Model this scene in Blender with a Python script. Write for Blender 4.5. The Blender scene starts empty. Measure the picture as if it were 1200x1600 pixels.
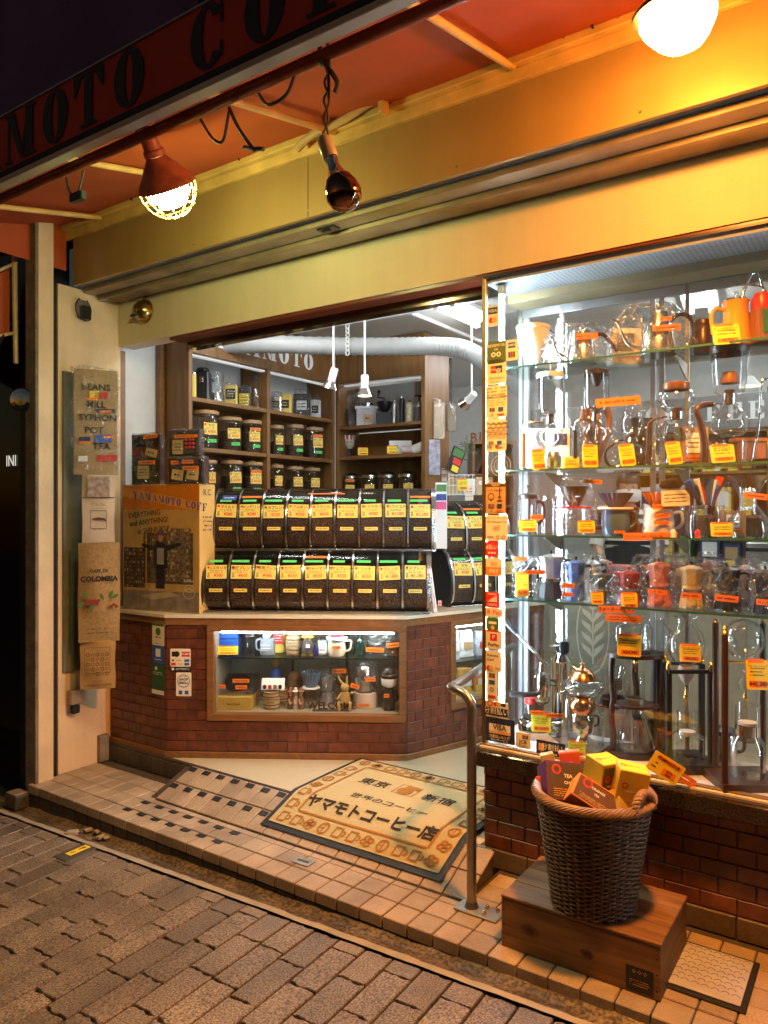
import bpy, math, random
from mathutils import Matrix, Vector
PI = math.pi
scene = bpy.context.scene
COL = scene.collection
# ------------------------------------------------------------------ camera
TH = math.atan(795 / 1163.0)
CZ = 1.633
FPX = 1163.0
cam_data = bpy.data.cameras.new('camera')
cam = bpy.data.objects.new('camera', cam_data)
COL.objects.link(cam)
cam.location = (0, 0, CZ)
cam.rotation_euler = (PI / 2, 0, TH)
cam_data.sensor_fit = 'HORIZONTAL'
cam_data.sensor_width = 36
cam_data.lens = 36 * FPX / 1200
cam_data.clip_start = 0.05
cam_data.clip_end = 500
scene.camera = cam
# ------------------------------------------------------------------ night sky
world = bpy.data.worlds.new('World')
scene.world = world
world.use_nodes = True
wn = world.node_tree
sky = wn.nodes.new('ShaderNodeTexSky')
sky.sky_type = 'NISHITA'
sky.sun_disc = False
sky.sun_elevation = math.radians(0.5)
sky.sun_rotation = math.radians(200)
bg = wn.nodes['Background']
bg.inputs['Strength'].default_value = 0.045
wn.links.new(sky.outputs['Color'], bg.inputs['Color'])
# ------------------------------------------------------------------ exposure
vs = scene.view_settings
vs.view_transform = 'Standard'
vs.look = 'None'
vs.gamma = 1.0
vs.exposure = 0.22
vs.use_curve_mapping = False
cy = scene.cycles
cy.use_denoising = True
cy.max_bounces = 10
cy.diffuse_bounces = 3
cy.glossy_bounces = 5
cy.transmission_bounces = 6
cy.transparent_max_bounces = 28
cy.sample_clamp_indirect = 6
cy.sample_clamp_direct = 0
cy.caustics_reflective = False
cy.caustics_refractive = False
LAMP_ORANGE = (1.0, 0.37, 0.06)
LAMP_GREEN = (1.0, 0.85, 0.48)
COOL = (0.93, 0.97, 1.0)
K_ORANGE, K_GREEN, K_TUBE, K_CASE = 235.0, 135.0, 40.0, 175.0
SPOT_ORANGE, SPOT_GREEN = 300.0, 46.0

# ------------------------------------------------------------------ photo pixel -> point on a known plane
AX = (-math.sin(TH), math.cos(TH)); RX = (math.cos(TH), math.sin(TH))
def ray(u, v):
    k = (u - 600) / FPX
    return (AX[0] + k * RX[0], AX[1] + k * RX[1], (800 - v) / FPX)
def _r(t, d): return Vector((t * d[0], t * d[1], CZ + t * d[2]))
def PZ(u, v, z): d = ray(u, v); return _r((z - CZ) / d[2], d)
def PY(u, v, y): d = ray(u, v); return _r(y / d[1], d)
def PX(u, v, x): d = ray(u, v); return _r(x / d[0], d)
def XU(u, y): return PY(u, 800, y)[0]
def DEP(p): return AX[0] * p[0] + AX[1] * p[1]
def MPP(u, y): return DEP((XU(u, y), y)) / FPX      # metres per photo pixel there
rng = random.Random(7)

# ------------------------------------------------------------------ geometry helpers: a geo is (verts, faces)
def join(*gs):
    V, F = [], []
    for g in gs:
        o = len(V); V += g[0]; F += [tuple(i + o for i in f) for f in g[1]]
    return V, F
def xf(g, M): return [tuple(M @ Vector(v)) for v in g[0]], g[1]
def mv(g, x=0, y=0, z=0): return [(a + x, b + y, c + z) for a, b, c in g[0]], g[1]
def sc(g, x=1, y=1, z=1): return [(a * x, b * y, c * z) for a, b, c in g[0]], g[1]
def rot(g, ax, deg): return xf(g, Matrix.Rotation(math.radians(deg), 4, ax))
def box(x0, x1, y0, y1, z0, z1):
    return ([(x0,y0,z0),(x1,y0,z0),(x1,y1,z0),(x0,y1,z0),(x0,y0,z1),(x1,y0,z1),(x1,y1,z1),(x0,y1,z1)],
            [(0,3,2,1),(4,5,6,7),(0,1,5,4),(1,2,6,5),(2,3,7,6),(3,0,4,7)])
def cb(cx, cy, cz, sx, sy, sz): return box(cx-sx/2, cx+sx/2, cy-sy/2, cy+sy/2, cz-sz/2, cz+sz/2)
def bev(x0, x1, y0, y1, z0, z1, b):
    """box with all edges chamfered"""
    V, idx = [], {}
    for i, (xa, sx) in enumerate(((x0, 1), (x1, -1))):
        for j, (ya, sy) in enumerate(((y0, 1), (y1, -1))):
            for k, (za, sz) in enumerate(((z0, 1), (z1, -1))):
                for a in range(3):
                    p = [xa + sx * b, ya + sy * b, za + sz * b]
                    p[a] = (xa, ya, za)[a]
                    idx[(i, j, k, a)] = len(V); V.append(tuple(p))
    F = []
    for a in range(3):
        o = [t for t in range(3) if t != a]
        for s in range(2):
            q = []
            for m, n in ((0,0),(1,0),(1,1),(0,1)):
                c = [0,0,0]; c[a] = s; c[o[0]] = m; c[o[1]] = n
                q.append(idx[(*c, a)])
            flip = (s == 0) ^ (a == 1)
            F.append(tuple(reversed(q)) if flip else tuple(q))
        for m in range(2):
            for n in range(2):
                c0 = [0,0,0]; c1 = [0,0,0]; c0[a] = 0; c1[a] = 1
                for c in (c0, c1): c[o[0]] = m; c[o[1]] = n
                q = [idx[(*c0, o[0])], idx[(*c1, o[0])], idx[(*c1, o[1])], idx[(*c0, o[1])]]
                F.append(tuple(q) if (m ^ n ^ (a == 1)) else tuple(reversed(q)))
    for i in range(2):
        for j in range(2):
            for k in range(2):
                q = [idx[(i,j,k,0)], idx[(i,j,k,1)], idx[(i,j,k,2)]]
                F.append(tuple(q) if (i ^ j ^ k) else tuple(reversed(q)))
    return V, F
def lathe(prof, n=24, a0=0.0, a1=2*PI, sq=1.0):
    full = abs(a1 - a0) > 2 * PI - 1e-4
    m = n if full else n + 1
    V, F = [], []
    for r, z in prof:
        for i in range(m):
            a = a0 + (a1 - a0) * i / n
            V.append((r * math.cos(a), r * math.sin(a) * sq, z))
    for j in range(len(prof) - 1):
        for i in range(n):
            i2 = (i + 1) % m
            F.append((j*m+i, j*m+i2, (j+1)*m+i2, (j+1)*m+i))
    return V, F
def cyl(r, z0, z1, n=20, r2=None):
    r2 = r if r2 is None else r2
    return lathe([(1e-4, z0), (r, z0), (r2, z1), (1e-4, z1)], n)
def tube(pts, r, n=8, closed=False):
    P = [Vector(p) for p in pts]; V, F = [], []
    m = len(P)
    rr = r if isinstance(r, (list, tuple)) else [r] * m
    up = None
    for i, p in enumerate(P):
        if closed: t = P[(i+1) % m] - P[i-1]
        else: t = P[min(i+1, m-1)] - P[max(i-1, 0)]
        t.normalize()
        if up is None:
            up = Vector((0,0,1)) if abs(t.z) < .9 else Vector((1,0,0))
        s = t.cross(up); s.normalize(); up = s.cross(t)
        for k in range(n):
            a = 2*PI*k/n
            V.append(tuple(p + rr[i] * (s*math.cos(a) + up*math.sin(a))))
    for i in range(m if closed else m-1):
        j = (i+1) % m
        for k in range(n):
            k2 = (k+1) % n
            F.append((i*n+k, i*n+k2, j*n+k2, j*n+k))
    if not closed:
        F.append(tuple(range(n-1, -1, -1))); F.append(tuple((m-1)*n+k for k in range(n)))
    return V, F
def smoothpath(pts, sub=6):
    P = [Vector(p) for p in pts]; out = []
    for i in range(len(P)-1):
        p0 = P[max(i-1,0)]; p1 = P[i]; p2 = P[i+1]; p3 = P[min(i+2,len(P)-1)]
        for s in range(sub):
            t = s/sub
            out.append(.5*((2*p1)+(p2-p0)*t+(2*p0-5*p1+4*p2-p3)*t*t+(3*p1-p0-3*p2+p3)*t**3))
    out.append(P[-1]); return out
def prism(poly, y0, y1):
    """polygon in XZ (counter-clockwise seen from -Y) extruded along Y"""
    n = len(poly)
    V = [(x, y0, z) for x, z in poly] + [(x, y1, z) for x, z in poly]
    F = [tuple(range(n)), tuple(range(2*n-1, n-1, -1))]
    for i in range(n):
        j = (i+1) % n
        F.append((j, i, n+i, n+j))
    return V, F
def rrect(x0, x1, z0, z1, r, n=3):
    out = []
    for cx, cz, a in ((x1-r, z1-r, 0), (x0+r, z1-r, 90), (x0+r, z0+r, 180), (x1-r, z0+r, 270)):
        for i in range(n+1):
            t = math.radians(a + 90*i/n); out.append((cx+r*math.cos(t), cz+r*math.sin(t)))
    return out
def disc(cx, cz, r, n=16, rz=None): 
    rz = rz or r
    return [(cx+r*math.cos(2*PI*i/n), cz+rz*math.sin(2*PI*i/n)) for i in range(n)]
def flat(poly, y=0.0):
    return [(x, y, z) for x, z in poly], [tuple(range(len(poly)))]
def frect(x0, x1, z0, z1, y=0.0): return flat([(x0,z0),(x1,z0),(x1,z1),(x0,z1)], y)
def ring(cx, cz, ro, ri, y=0.0, n=24, a0=0, a1=360, zo=None, zi=None):
    zo = zo or ro; zi = zi or ri; V, F = [], []
    for i in range(n+1):
        t = math.radians(a0+(a1-a0)*i/n)
        V.append((cx+ro*math.cos(t), y, cz+zo*math.sin(t))); V.append((cx+ri*math.cos(t), y, cz+zi*math.sin(t)))
    for i in range(n): F.append((2*i+1, 2*i, 2*i+2, 2*i+3)[::-1])
    return V, F
def curved(prof, x0, x1):
    """profile of (y, z) swept along X"""
    V, F = [], []
    for y, z in prof: V += [(x0, y, z), (x1, y, z)]
    for i in range(len(prof)-1): F.append((2*i, 2*i+1, 2*i+3, 2*i+2))
    return V, F
def bagshape(w, d, h, seed, neck=.55, n=14, rings=7):
    r = random.Random(seed); V, F = [], []
    for j in range(rings):
        t = j/(rings-1)
        k = 1 if t < .6 else 1-(1-neck)*(t-.6)/.4
        for i in range(n):
            a = 2*PI*i/n
            q = k*(1+r.uniform(-.13,.13))
            V.append((w/2*q*math.copysign(abs(math.cos(a))**.7, math.cos(a)), d/2*q*math.copysign(abs(math.sin(a))**.7, math.sin(a)), h*t+(r.uniform(-.05,.05)*h if 0 < j else 0)))
    for j in range(rings-1):
        for i in range(n): F.append((j*n+i, j*n+(i+1) % n, (j+1)*n+(i+1) % n, (j+1)*n+i))
    F.append(tuple((rings-1)*n+i for i in range(n)))
    return V, F
_tc = {}
def text(s, size, align='CENTER', bold=0.0, y=-0.0006, wide=1.0):
    """lettering lying in the XZ plane, facing -Y, centred on the origin in height"""
    k = (s, align, bold)
    if k not in _tc:
        c = bpy.data.curves.new('lettering', 'FONT'); c.body = s; c.align_x = align; c.align_y = 'CENTER'
        c.size = 1; c.resolution_u = 2; c.offset = bold; c.fill_mode = 'FRONT'
        o = bpy.data.objects.new('lettering', c)
        m = bpy.data.meshes.new_from_object(o)
        _tc[k] = ([tuple(v.co) for v in m.vertices], [tuple(p.vertices) for p in m.polygons])
        bpy.data.objects.remove(o); bpy.data.meshes.remove(m); bpy.data.curves.remove(c)
    V, F = _tc[k]
    return [(a*size*wide, y, b*size) for a, b, _ in V], F
def scribble(w, h, rows, seed=0, y=-0.0006, dens=.8, wt=.45):
    """rows of small print"""
    r = random.Random(seed); gs = []
    for j in range(rows):
        z = h/2-(j+.5)*h/rows; x = -w/2; t = h/rows*wt
        while x < w/2-t:
            l = r.uniform(.5, 1.3)*t
            if r.random() < dens:
                gs.append(frect(x, min(x+l*.75, w/2), z-t*r.uniform(.25,.5), z+t*r.uniform(.2,.5), y))
            x += l
    return join(*gs) if gs else ([], [])
# slab letters of the shop sign
def letter(ch):
    """returns (width, [pieces]) in a unit-high box; pieces are polygons or ring strips"""
    R = lambda a, b, c, d: [(a,c),(b,c),(b,d),(a,d)]
    if ch == 'O': return .84, [('ring', .42, .5, .42, .11, .52, .44, 0, 360)]
    if ch == 'C': return .82, [('ring', .42, .5, .42, .13, .52, .45, 38, 322), R(.70,.76,.62,.98), R(.70,.76,.10,.34)]
    if ch == 'M': return 1.12, [R(.10,.17,.06,.94), R(.74,1.0,.06,.94), [(.10,.94),(.36,.94),(.66,.08),(.56,.02)], [(.56,.02),(.66,.08),(.74,.44),(.74,.70)], R(0,.28,0,.06), R(.64,1.1,0,.06), R(0,.36,.94,1), R(.74,1.1,.94,1)]
    if ch == 'T': return .92, [R(.33,.59,.06,.94), R(0,.92,.94,1), [(0,.62),(.05,.62),(.24,.94),(0,.94)], [(.68,.94),(.87,.62),(.92,.62),(.92,.94)], R(.2,.72,0,.06)]
    if ch == 'A': return 1.06, [[(.12,.06),(.19,.06),(.50,.86),(.46,1)], [(.46,1),(.60,1),(.98,.06),(.68,.06)], R(.30,.66,.26,.32), R(0,.32,0,.06), R(.56,1.06,0,.06)]
    if ch == 'Y': return 1.0, [R(.36,.62,.06,.46), [(.36,.46),(.62,.46),(.30,.94),(.02,.94)], [(.56,.46),(.62,.46),(.88,.94),(.82,.94)], R(0,.42,.94,1), R(.70,1.0,.94,1), R(.24,.74,0,.06)]
    if ch == 'F': return .84, [R(.12,.38,.06,.94), R(0,.84,.94,1), [(.60,.94),(.79,.64),(.84,.64),(.84,.94)], R(.38,.56,.48,.54), R(.54,.60,.36,.66), R(0,.54,0,.06)]
    if ch == 'E': return .86, [R(.12,.38,.06,.94), R(0,.86,.94,1), [(.60,.94),(.81,.68),(.86,.68),(.86,.94)], R(.38,.56,.48,.54), R(.54,.60,.36,.66), R(0,.86,0,.06), [(.62,.06),(.86,.06),(.86,.32),(.81,.32)]]
    return .4, []
def signletter(ch, h, wide=1.0, depth=.004):
    w, ps = letter(ch); gs = []
    for i, p in enumerate(ps):
        y = -depth - .0003*i
        if p[0] == 'ring': g = ring(p[1], p[2], p[3], p[4], y, 28, p[7], p[8], p[5], p[6])
        else: g = flat(p, y)
        gs.append(g)
    return w*h*wide, ([(a*h*wide, b, c*h) for a, b, c in join(*gs)[0]], join(*gs)[1]) if gs else ([], [])

# ------------------------------------------------------------------ materials
MATS = {}
def mat(name, col=(.5,.5,.5), rough=.5, metal=0.0, var=.12, vs=14.0, bump=0.0, bs=80.0, rnd=0.0, emit=0.0, spec=.5, coat=0.0, alpha=1.0, col2=None, streak=0.0):
    if name in MATS: return MATS[name]
    m = bpy.data.materials.new(name); m.use_nodes = True
    N = m.node_tree.nodes; L = m.node_tree.links; b = N['Principled BSDF']
    b.inputs['Roughness'].default_value = rough; b.inputs['Metallic'].default_value = metal
    b.inputs['Specular IOR Level'].default_value = spec; b.inputs['Coat Weight'].default_value = coat
    b.inputs['Alpha'].default_value = alpha
    tc = N.new('ShaderNodeTexCoord'); nz = N.new('ShaderNodeTexNoise')
    nz.inputs['Scale'].default_value = vs; nz.inputs['Detail'].default_value = 5
    L.new(tc.outputs['Object'], nz.inputs['Vector'])
    mx = N.new('ShaderNodeMix'); mx.data_type = 'RGBA'
    ra = N.new('ShaderNodeMapRange'); ra.inputs[1].default_value = .3; ra.inputs[2].default_value = .7
    L.new(nz.outputs['Fac'], ra.inputs[0]); L.new(ra.outputs[0], mx.inputs['Factor'])
    c2 = col2 or tuple(min(1, c*(1+var)) for c in col)
    c1 = tuple(c*(1-var) for c in col) if not col2 else col
    mx.inputs['A'].default_value = (*c1, 1); mx.inputs['B'].default_value = (*c2, 1)
    out = mx.outputs['Result']
    if rnd:
        oi = N.new('ShaderNodeObjectInfo'); mr = N.new('ShaderNodeMapRange')
        mr.inputs[3].default_value = 1-rnd; mr.inputs[4].default_value = 1+rnd
        L.new(oi.outputs['Random'], mr.inputs[0])
        hs = N.new('ShaderNodeHueSaturation'); L.new(mr.outputs[0], hs.inputs['Value']); L.new(out, hs.inputs['Color'])
        out = hs.outputs['Color']
    if streak:
        mp = N.new('ShaderNodeMapping'); mp.inputs['Scale'].default_value = (9, 9, .9)
        n3 = N.new('ShaderNodeTexNoise'); n3.inputs['Scale'].default_value = 1.5; n3.inputs['Detail'].default_value = 8; n3.inputs['Roughness'].default_value = .65
        L.new(tc.outputs['Object'], mp.inputs[0]); L.new(mp.outputs[0], n3.inputs['Vector'])
        r3 = N.new('ShaderNodeMapRange'); r3.inputs[1].default_value = .42; r3.inputs[2].default_value = .72; r3.inputs[3].default_value = 1.0; r3.inputs[4].default_value = 1-streak
        L.new(n3.outputs['Fac'], r3.inputs[0])
        h3 = N.new('ShaderNodeHueSaturation'); L.new(r3.outputs[0], h3.inputs['Value']); L.new(out, h3.inputs['Color']); out = h3.outputs['Color']
    L.new(out, b.inputs['Base Color'])
    if bump:
        n2 = N.new('ShaderNodeTexNoise'); n2.inputs['Scale'].default_value = bs; n2.inputs['Detail'].default_value = 4
        L.new(tc.outputs['Object'], n2.inputs['Vector'])
        bp = N.new('ShaderNodeBump'); bp.inputs['Strength'].default_value = bump; bp.inputs['Distance'].default_value = .004
        L.new(n2.outputs['Fac'], bp.inputs['Height']); L.new(bp.outputs['Normal'], b.inputs['Normal'])
    if emit:
        b.inputs['Emission Color'].default_value = (*col, 1); b.inputs['Emission Strength'].default_value = emit
    MATS[name] = m; return m
def emitter(name, col, s):
    if name in MATS: return MATS[name]
    m = bpy.data.materials.new(name); m.use_nodes = True
    N = m.node_tree.nodes; N.remove(N['Principled BSDF']); e = N.new('ShaderNodeEmission')
    e.inputs[0].default_value = (*col, 1); e.inputs[1].default_value = s
    m.node_tree.links.new(e.outputs[0], N['Material Output'].inputs[0]); MATS[name] = m; return m
def glass(name, tint=(.96,.98,.97), refl=1.0, rough=.02, ior=1.45, floor=.04, crinkle=0.0, power=5.0):
    """thin clear sheet: transparent plus a Fresnel reflection"""
    if name in MATS: return MATS[name]
    m = bpy.data.materials.new(name); m.use_nodes = True
    N = m.node_tree.nodes; L = m.node_tree.links; N.remove(N['Principled BSDF'])
    t = N.new('ShaderNodeBsdfTransparent'); t.inputs[0].default_value = (*tint, 1)
    g = N.new('ShaderNodeBsdfGlossy'); g.inputs['Roughness'].default_value = rough
    fr = N.new('ShaderNodeLayerWeight'); fr.inputs['Blend'].default_value = .5
    pw = N.new('ShaderNodeMath'); pw.operation = 'POWER'; pw.inputs[1].default_value = power
    L.new(fr.outputs['Facing'], pw.inputs[0])
    ma = N.new('ShaderNodeMath'); ma.operation = 'MULTIPLY_ADD'; ma.inputs[1].default_value = refl; ma.inputs[2].default_value = floor
    ma.use_clamp = True
    L.new(pw.outputs[0], ma.inputs[0])
    if crinkle:
        tc = N.new('ShaderNodeTexCoord'); vo = N.new('ShaderNodeTexVoronoi'); vo.inputs['Scale'].default_value = 26
        nz = N.new('ShaderNodeTexNoise'); nz.inputs['Scale'].default_value = 9
        L.new(tc.outputs['Object'], nz.inputs['Vector'])
        va = N.new('ShaderNodeVectorMath'); va.operation = 'MULTIPLY_ADD'; va.inputs[1].default_value = (.25,.25,.25)
        L.new(nz.outputs['Color'], va.inputs[0]); L.new(tc.outputs['Object'], va.inputs[2]); L.new(va.outputs[0], vo.inputs['Vector'])
        bp = N.new('ShaderNodeBump'); bp.inputs['Strength'].default_value = crinkle; bp.inputs['Distance'].default_value = .02
        L.new(vo.outputs['Distance'], bp.inputs['Height']); L.new(bp.outputs['Normal'], g.inputs['Normal']); L.new(bp.outputs['Normal'], fr.inputs['Normal'])
    x = N.new('ShaderNodeMixShader'); L.new(ma.outputs[0], x.inputs[0]); L.new(t.outputs[0], x.inputs[1]); L.new(g.outputs[0], x.inputs[2])
    last = x
    if crinkle:
        ve = N.new('ShaderNodeTexVoronoi'); ve.feature = 'DISTANCE_TO_EDGE'; ve.inputs['Scale'].default_value = 13
        L.new(va.outputs[0], ve.inputs['Vector'])
        mr = N.new('ShaderNodeMapRange'); mr.inputs[1].default_value = 0; mr.inputs[2].default_value = .045; mr.inputs[3].default_value = .30; mr.inputs[4].default_value = .0
        L.new(ve.outputs['Distance'], mr.inputs[0])
        df = N.new('ShaderNodeBsdfDiffuse'); df.inputs[0].default_value = (.8,.82,.85,1); tl = N.new('ShaderNodeBsdfTranslucent'); tl.inputs[0].default_value = (.8,.82,.85,1)  # white crease lines painted in for the highlights on folded film
        ad = N.new('ShaderNodeMixShader'); L.new(df.outputs[0], ad.inputs[1]); L.new(tl.outputs[0], ad.inputs[2])
        x2 = N.new('ShaderNodeMixShader'); L.new(mr.outputs[0], x2.inputs[0]); L.new(x.outputs[0], x2.inputs[1]); L.new(ad.outputs[0], x2.inputs[2]); last = x2
    L.new(last.outputs[0], N['Material Output'].inputs[0]); MATS[name] = m; return m
def wood(name, c1, c2, rough=.45, axis='X', scale=1.0):
    if name in MATS: return MATS[name]
    m = bpy.data.materials.new(name); m.use_nodes = True
    N = m.node_tree.nodes; L = m.node_tree.links; b = N['Principled BSDF']; b.inputs['Roughness'].default_value = rough
    tc = N.new('ShaderNodeTexCoord'); mp = N.new('ShaderNodeMapping')
    s = [22*scale]*3; s['XYZ'.index(axis)] = 1.6*scale; mp.inputs['Scale'].default_value = s
    nz = N.new('ShaderNodeTexNoise'); nz.inputs['Scale'].default_value = 1.6; nz.inputs['Detail'].default_value = 6; nz.inputs['Distortion'].default_value = .8
    L.new(tc.outputs['Object'], mp.inputs[0]); L.new(mp.outputs[0], nz.inputs['Vector'])
    r = N.new('ShaderNodeValToRGB'); r.color_ramp.elements[0].position = .3; r.color_ramp.elements[1].position = .7
    r.color_ramp.elements[0].color = (*c1, 1); r.color_ramp.elements[1].color = (*c2, 1)
    L.new(nz.outputs['Fac'], r.inputs[0]); L.new(r.outputs[0], b.inputs['Base Color'])
    bp = N.new('ShaderNodeBump'); bp.inputs['Strength'].default_value = .25; bp.inputs['Distance'].default_value = .003
    L.new(nz.outputs['Fac'], bp.inputs['Height']); L.new(bp.outputs['Normal'], b.inputs['Normal'])
    MATS[name] = m; return m
def speckle(name, c1, c2, scale, rough=.7, rnd=.1, bump=.3, dirt=.35):
    """granite or coarse glazed tile: fine grains, larger stains, per-piece tone"""
    if name in MATS: return MATS[name]
    m = bpy.data.materials.new(name); m.use_nodes = True
    N = m.node_tree.nodes; L = m.node_tree.links; b = N['Principled BSDF']; b.inputs['Roughness'].default_value = rough
    tc = N.new('ShaderNodeTexCoord'); oi = N.new('ShaderNodeObjectInfo')
    of = N.new('ShaderNodeVectorMath'); of.operation = 'ADD'
    L.new(tc.outputs['Object'], of.inputs[0]); L.new(oi.outputs['Location'], of.inputs[1])
    nz = N.new('ShaderNodeTexNoise'); nz.inputs['Scale'].default_value = scale; nz.inputs['Detail'].default_value = 3
    L.new(of.outputs[0], nz.inputs['Vector'])
    r = N.new('ShaderNodeValToRGB'); r.color_ramp.elements[0].position = .38; r.color_ramp.elements[1].position = .62
    r.color_ramp.elements[0].color = (*c1, 1); r.color_ramp.elements[1].color = (*c2, 1)
    L.new(nz.outputs['Fac'], r.inputs[0])
    n2 = N.new('ShaderNodeTexNoise'); n2.inputs['Scale'].default_value = 5; n2.inputs['Detail'].default_value = 5
    L.new(of.outputs[0], n2.inputs['Vector'])
    mr = N.new('ShaderNodeMapRange'); mr.inputs[1].default_value = .3; mr.inputs[2].default_value = .7; mr.inputs[3].default_value = 1-dirt; mr.inputs[4].default_value = 1+dirt*.4
    L.new(n2.outputs['Fac'], mr.inputs[0])
    m2 = N.new('ShaderNodeMapRange'); m2.inputs[3].default_value = 1-rnd; m2.inputs[4].default_value = 1+rnd
    L.new(oi.outputs['Random'], m2.inputs[0])
    mu = N.new('ShaderNodeMath'); mu.operation = 'MULTIPLY'; L.new(mr.outputs[0], mu.inputs[0]); L.new(m2.outputs[0], mu.inputs[1])
    hs = N.new('ShaderNodeHueSaturation'); L.new(r.outputs[0], hs.inputs['Color']); L.new(mu.outputs[0], hs.inputs['Value'])
    L.new(hs.outputs[0], b.inputs['Base Color'])
    bp = N.new('ShaderNodeBump'); bp.inputs['Strength'].default_value = bump; bp.inputs['Distance'].default_value = .003
    L.new(nz.outputs['Fac'], bp.inputs['Height']); L.new(bp.outputs['Normal'], b.inputs['Normal'])
    MATS[name] = m; return m
def beansmat(name, c=(.055,.025,.012)):
    if name in MATS: return MATS[name]
    m = bpy.data.materials.new(name); m.use_nodes = True
    N = m.node_tree.nodes; L = m.node_tree.links; b = N['Principled BSDF']; b.inputs['Roughness'].default_value = .45
    tc = N.new('ShaderNodeTexCoord'); v = N.new('ShaderNodeTexVoronoi'); v.inputs['Scale'].default_value = 110
    L.new(tc.outputs['Object'], v.inputs['Vector'])
    r = N.new('ShaderNodeValToRGB'); r.color_ramp.elements[0].color = (c[0]*2.4, c[1]*2.4, c[2]*2.4, 1); r.color_ramp.elements[1].color = (c[0]*.3, c[1]*.3, c[2]*.3, 1)
    r.color_ramp.elements[1].position = .65
    L.new(v.outputs['Distance'], r.inputs[0]); L.new(r.outputs[0], b.inputs['Base Color'])
    bp = N.new('ShaderNodeBump'); bp.invert = True; bp.inputs['Strength'].default_value = .8; bp.inputs['Distance'].default_value = .005
    L.new(v.outputs['Distance'], bp.inputs['Height']); L.new(bp.outputs['Normal'], b.inputs['Normal'])
    MATS[name] = m; return m

# ------------------------------------------------------------------ object helpers
def obj(name, g, m, parent=None, M=None, smooth=None, loc=None, rz=None):
    if isinstance(g, bpy.types.Mesh): me = g
    else:
        if M is not None: g = xf(g, M)
        me = bpy.data.meshes.new(name); me.from_pydata(g[0], [], g[1])
        if smooth:
            me.polygons.foreach_set('use_smooth', [True]*len(me.polygons))
            me.set_sharp_from_angle(angle=math.radians(smooth))
        me.materials.append(m); me.update()
    o = bpy.data.objects.new(name, me); COL.objects.link(o)
    if parent: o.parent = parent
    if loc is not None: o.location = loc
    if rz is not None: o.rotation_euler = (0, 0, math.radians(rz))
    return o
def tag(o, label, cat, group=None):
    o['label'] = label; o['category'] = cat
    if group: o['group'] = group
    return o
def thing(name, label, cat, loc=(0,0,0), rz=0, group=None):
    o = bpy.data.objects.new(name, None); COL.objects.link(o); o.empty_display_size = .05
    o.location = loc; o.rotation_euler = (0, 0, math.radians(rz))
    return tag(o, label, cat, group)
def struct(name, g, m, **k):
    o = obj(name, g, m, **k); o['kind'] = 'structure'; return o
def copytree(o, parent=None):
    c = o.copy(); COL.objects.link(c); c.parent = parent
    for ch in list(o.children): copytree(ch, c)
    return c
# ------------------------------------------------------------------ shared materials
m_paver = speckle('granite paver', (.075,.056,.042), (.32,.245,.18), 150, .52, .22, .15)
m_joint = mat('dark joint sand', (.035,.028,.022), .95, bump=.5)
m_gutter = speckle('wet gutter stone', (.05,.037,.025), (.24,.175,.11), 75, .42, .1, .6, .6)
m_mortar = mat('pale mortar line', (.36,.30,.23), .85, bump=.5, bs=50)
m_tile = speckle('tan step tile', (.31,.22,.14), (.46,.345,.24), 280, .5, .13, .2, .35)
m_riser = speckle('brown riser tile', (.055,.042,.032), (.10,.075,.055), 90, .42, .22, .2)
m_grout = mat('dark grout', (.06,.047,.035), .95, bump=.3)
m_black = mat('black rubber', (.012,.012,.013), .6)
m_brick = speckle('red brick tile', (.105,.030,.016), (.165,.048,.024), 22, .34, .13, .12, .35)
m_bgrout = mat('brick grout', (.12,.058,.036), .95)
m_cream = mat('cream plaster', (.72,.59,.41), .7, var=.07, vs=2.2, bump=.5, bs=120, streak=.05)
m_pier = mat('pier plaster', (.72,.52,.30), .75, var=.12, vs=4, bump=.5, bs=60, streak=.10)
m_conc = mat('rough concrete', (.22,.17,.12), .9, var=.25, bump=1, bs=70)
m_boxpaint = mat('shutter box paint', (.36,.235,.085), .36, metal=.2, var=.08, vs=3, bump=.08, bs=10, streak=.07)
m_rail = mat('aged aluminium rail', (.34,.26,.16), .42, metal=.6, var=.25, vs=6)
m_dark = mat('dark void paint', (.012,.010,.009), .7)
m_orange = mat('orange awning fabric', (.40,.065,.009), .75, var=.10, vs=5, bump=.3, bs=300)
m_valance = mat('red valance fabric', (.50,.045,.016), .7, var=.15, vs=4)
m_ink = mat('black ink', (.010,.009,.010), .55)
m_white = mat('white paint', (.80,.79,.76), .5, var=.04)
m_cool = mat('pale grey wall paint', (.62,.61,.58), .6, var=.04)
m_ceil = mat('white ceiling board', (.70,.69,.66), .7, var=.03)
m_shelf = wood('brown shelf veneer', (.15,.066,.017), (.23,.11,.032), .45, 'Z', .8)
m_shelfb = wood('brown shelf board', (.16,.072,.018), (.25,.12,.036), .42, 'Y', .8)
m_oak = wood('oak trim', (.15,.062,.018), (.24,.105,.033), .45, 'X', 1.2)
m_steel = mat('brushed steel', (.62,.61,.59), .24, metal=1, var=.06)
m_dsteel = mat('dull steel', (.40,.38,.34), .38, metal=1, var=.15)
m_chrome = mat('chrome', (.78,.77,.75), .08, metal=1, var=.03)
m_brass = mat('brass', (.72,.46,.14), .22, metal=1, var=.1)
m_copper = mat('copper', (.78,.34,.15), .2, metal=1, var=.1)
m_alu = mat('aluminium extrusion', (.55,.58,.62), .34, metal=.9, var=.05)
m_blackmetal = mat('black metal', (.015,.015,.016), .35, metal=.3)
m_blackpl = mat('black plastic', (.014,.014,.015), .3)
m_pane = glass('window glass', (.97,.985,.98), .9, .0, 1.45, .075)
m_shelfglass = glass('shelf glass', (.90,.96,.94), .8, .0, 1.45, .03)
m_edge = mat('green glass edge', (.05,.15,.125), .15, var=.1)
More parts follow.
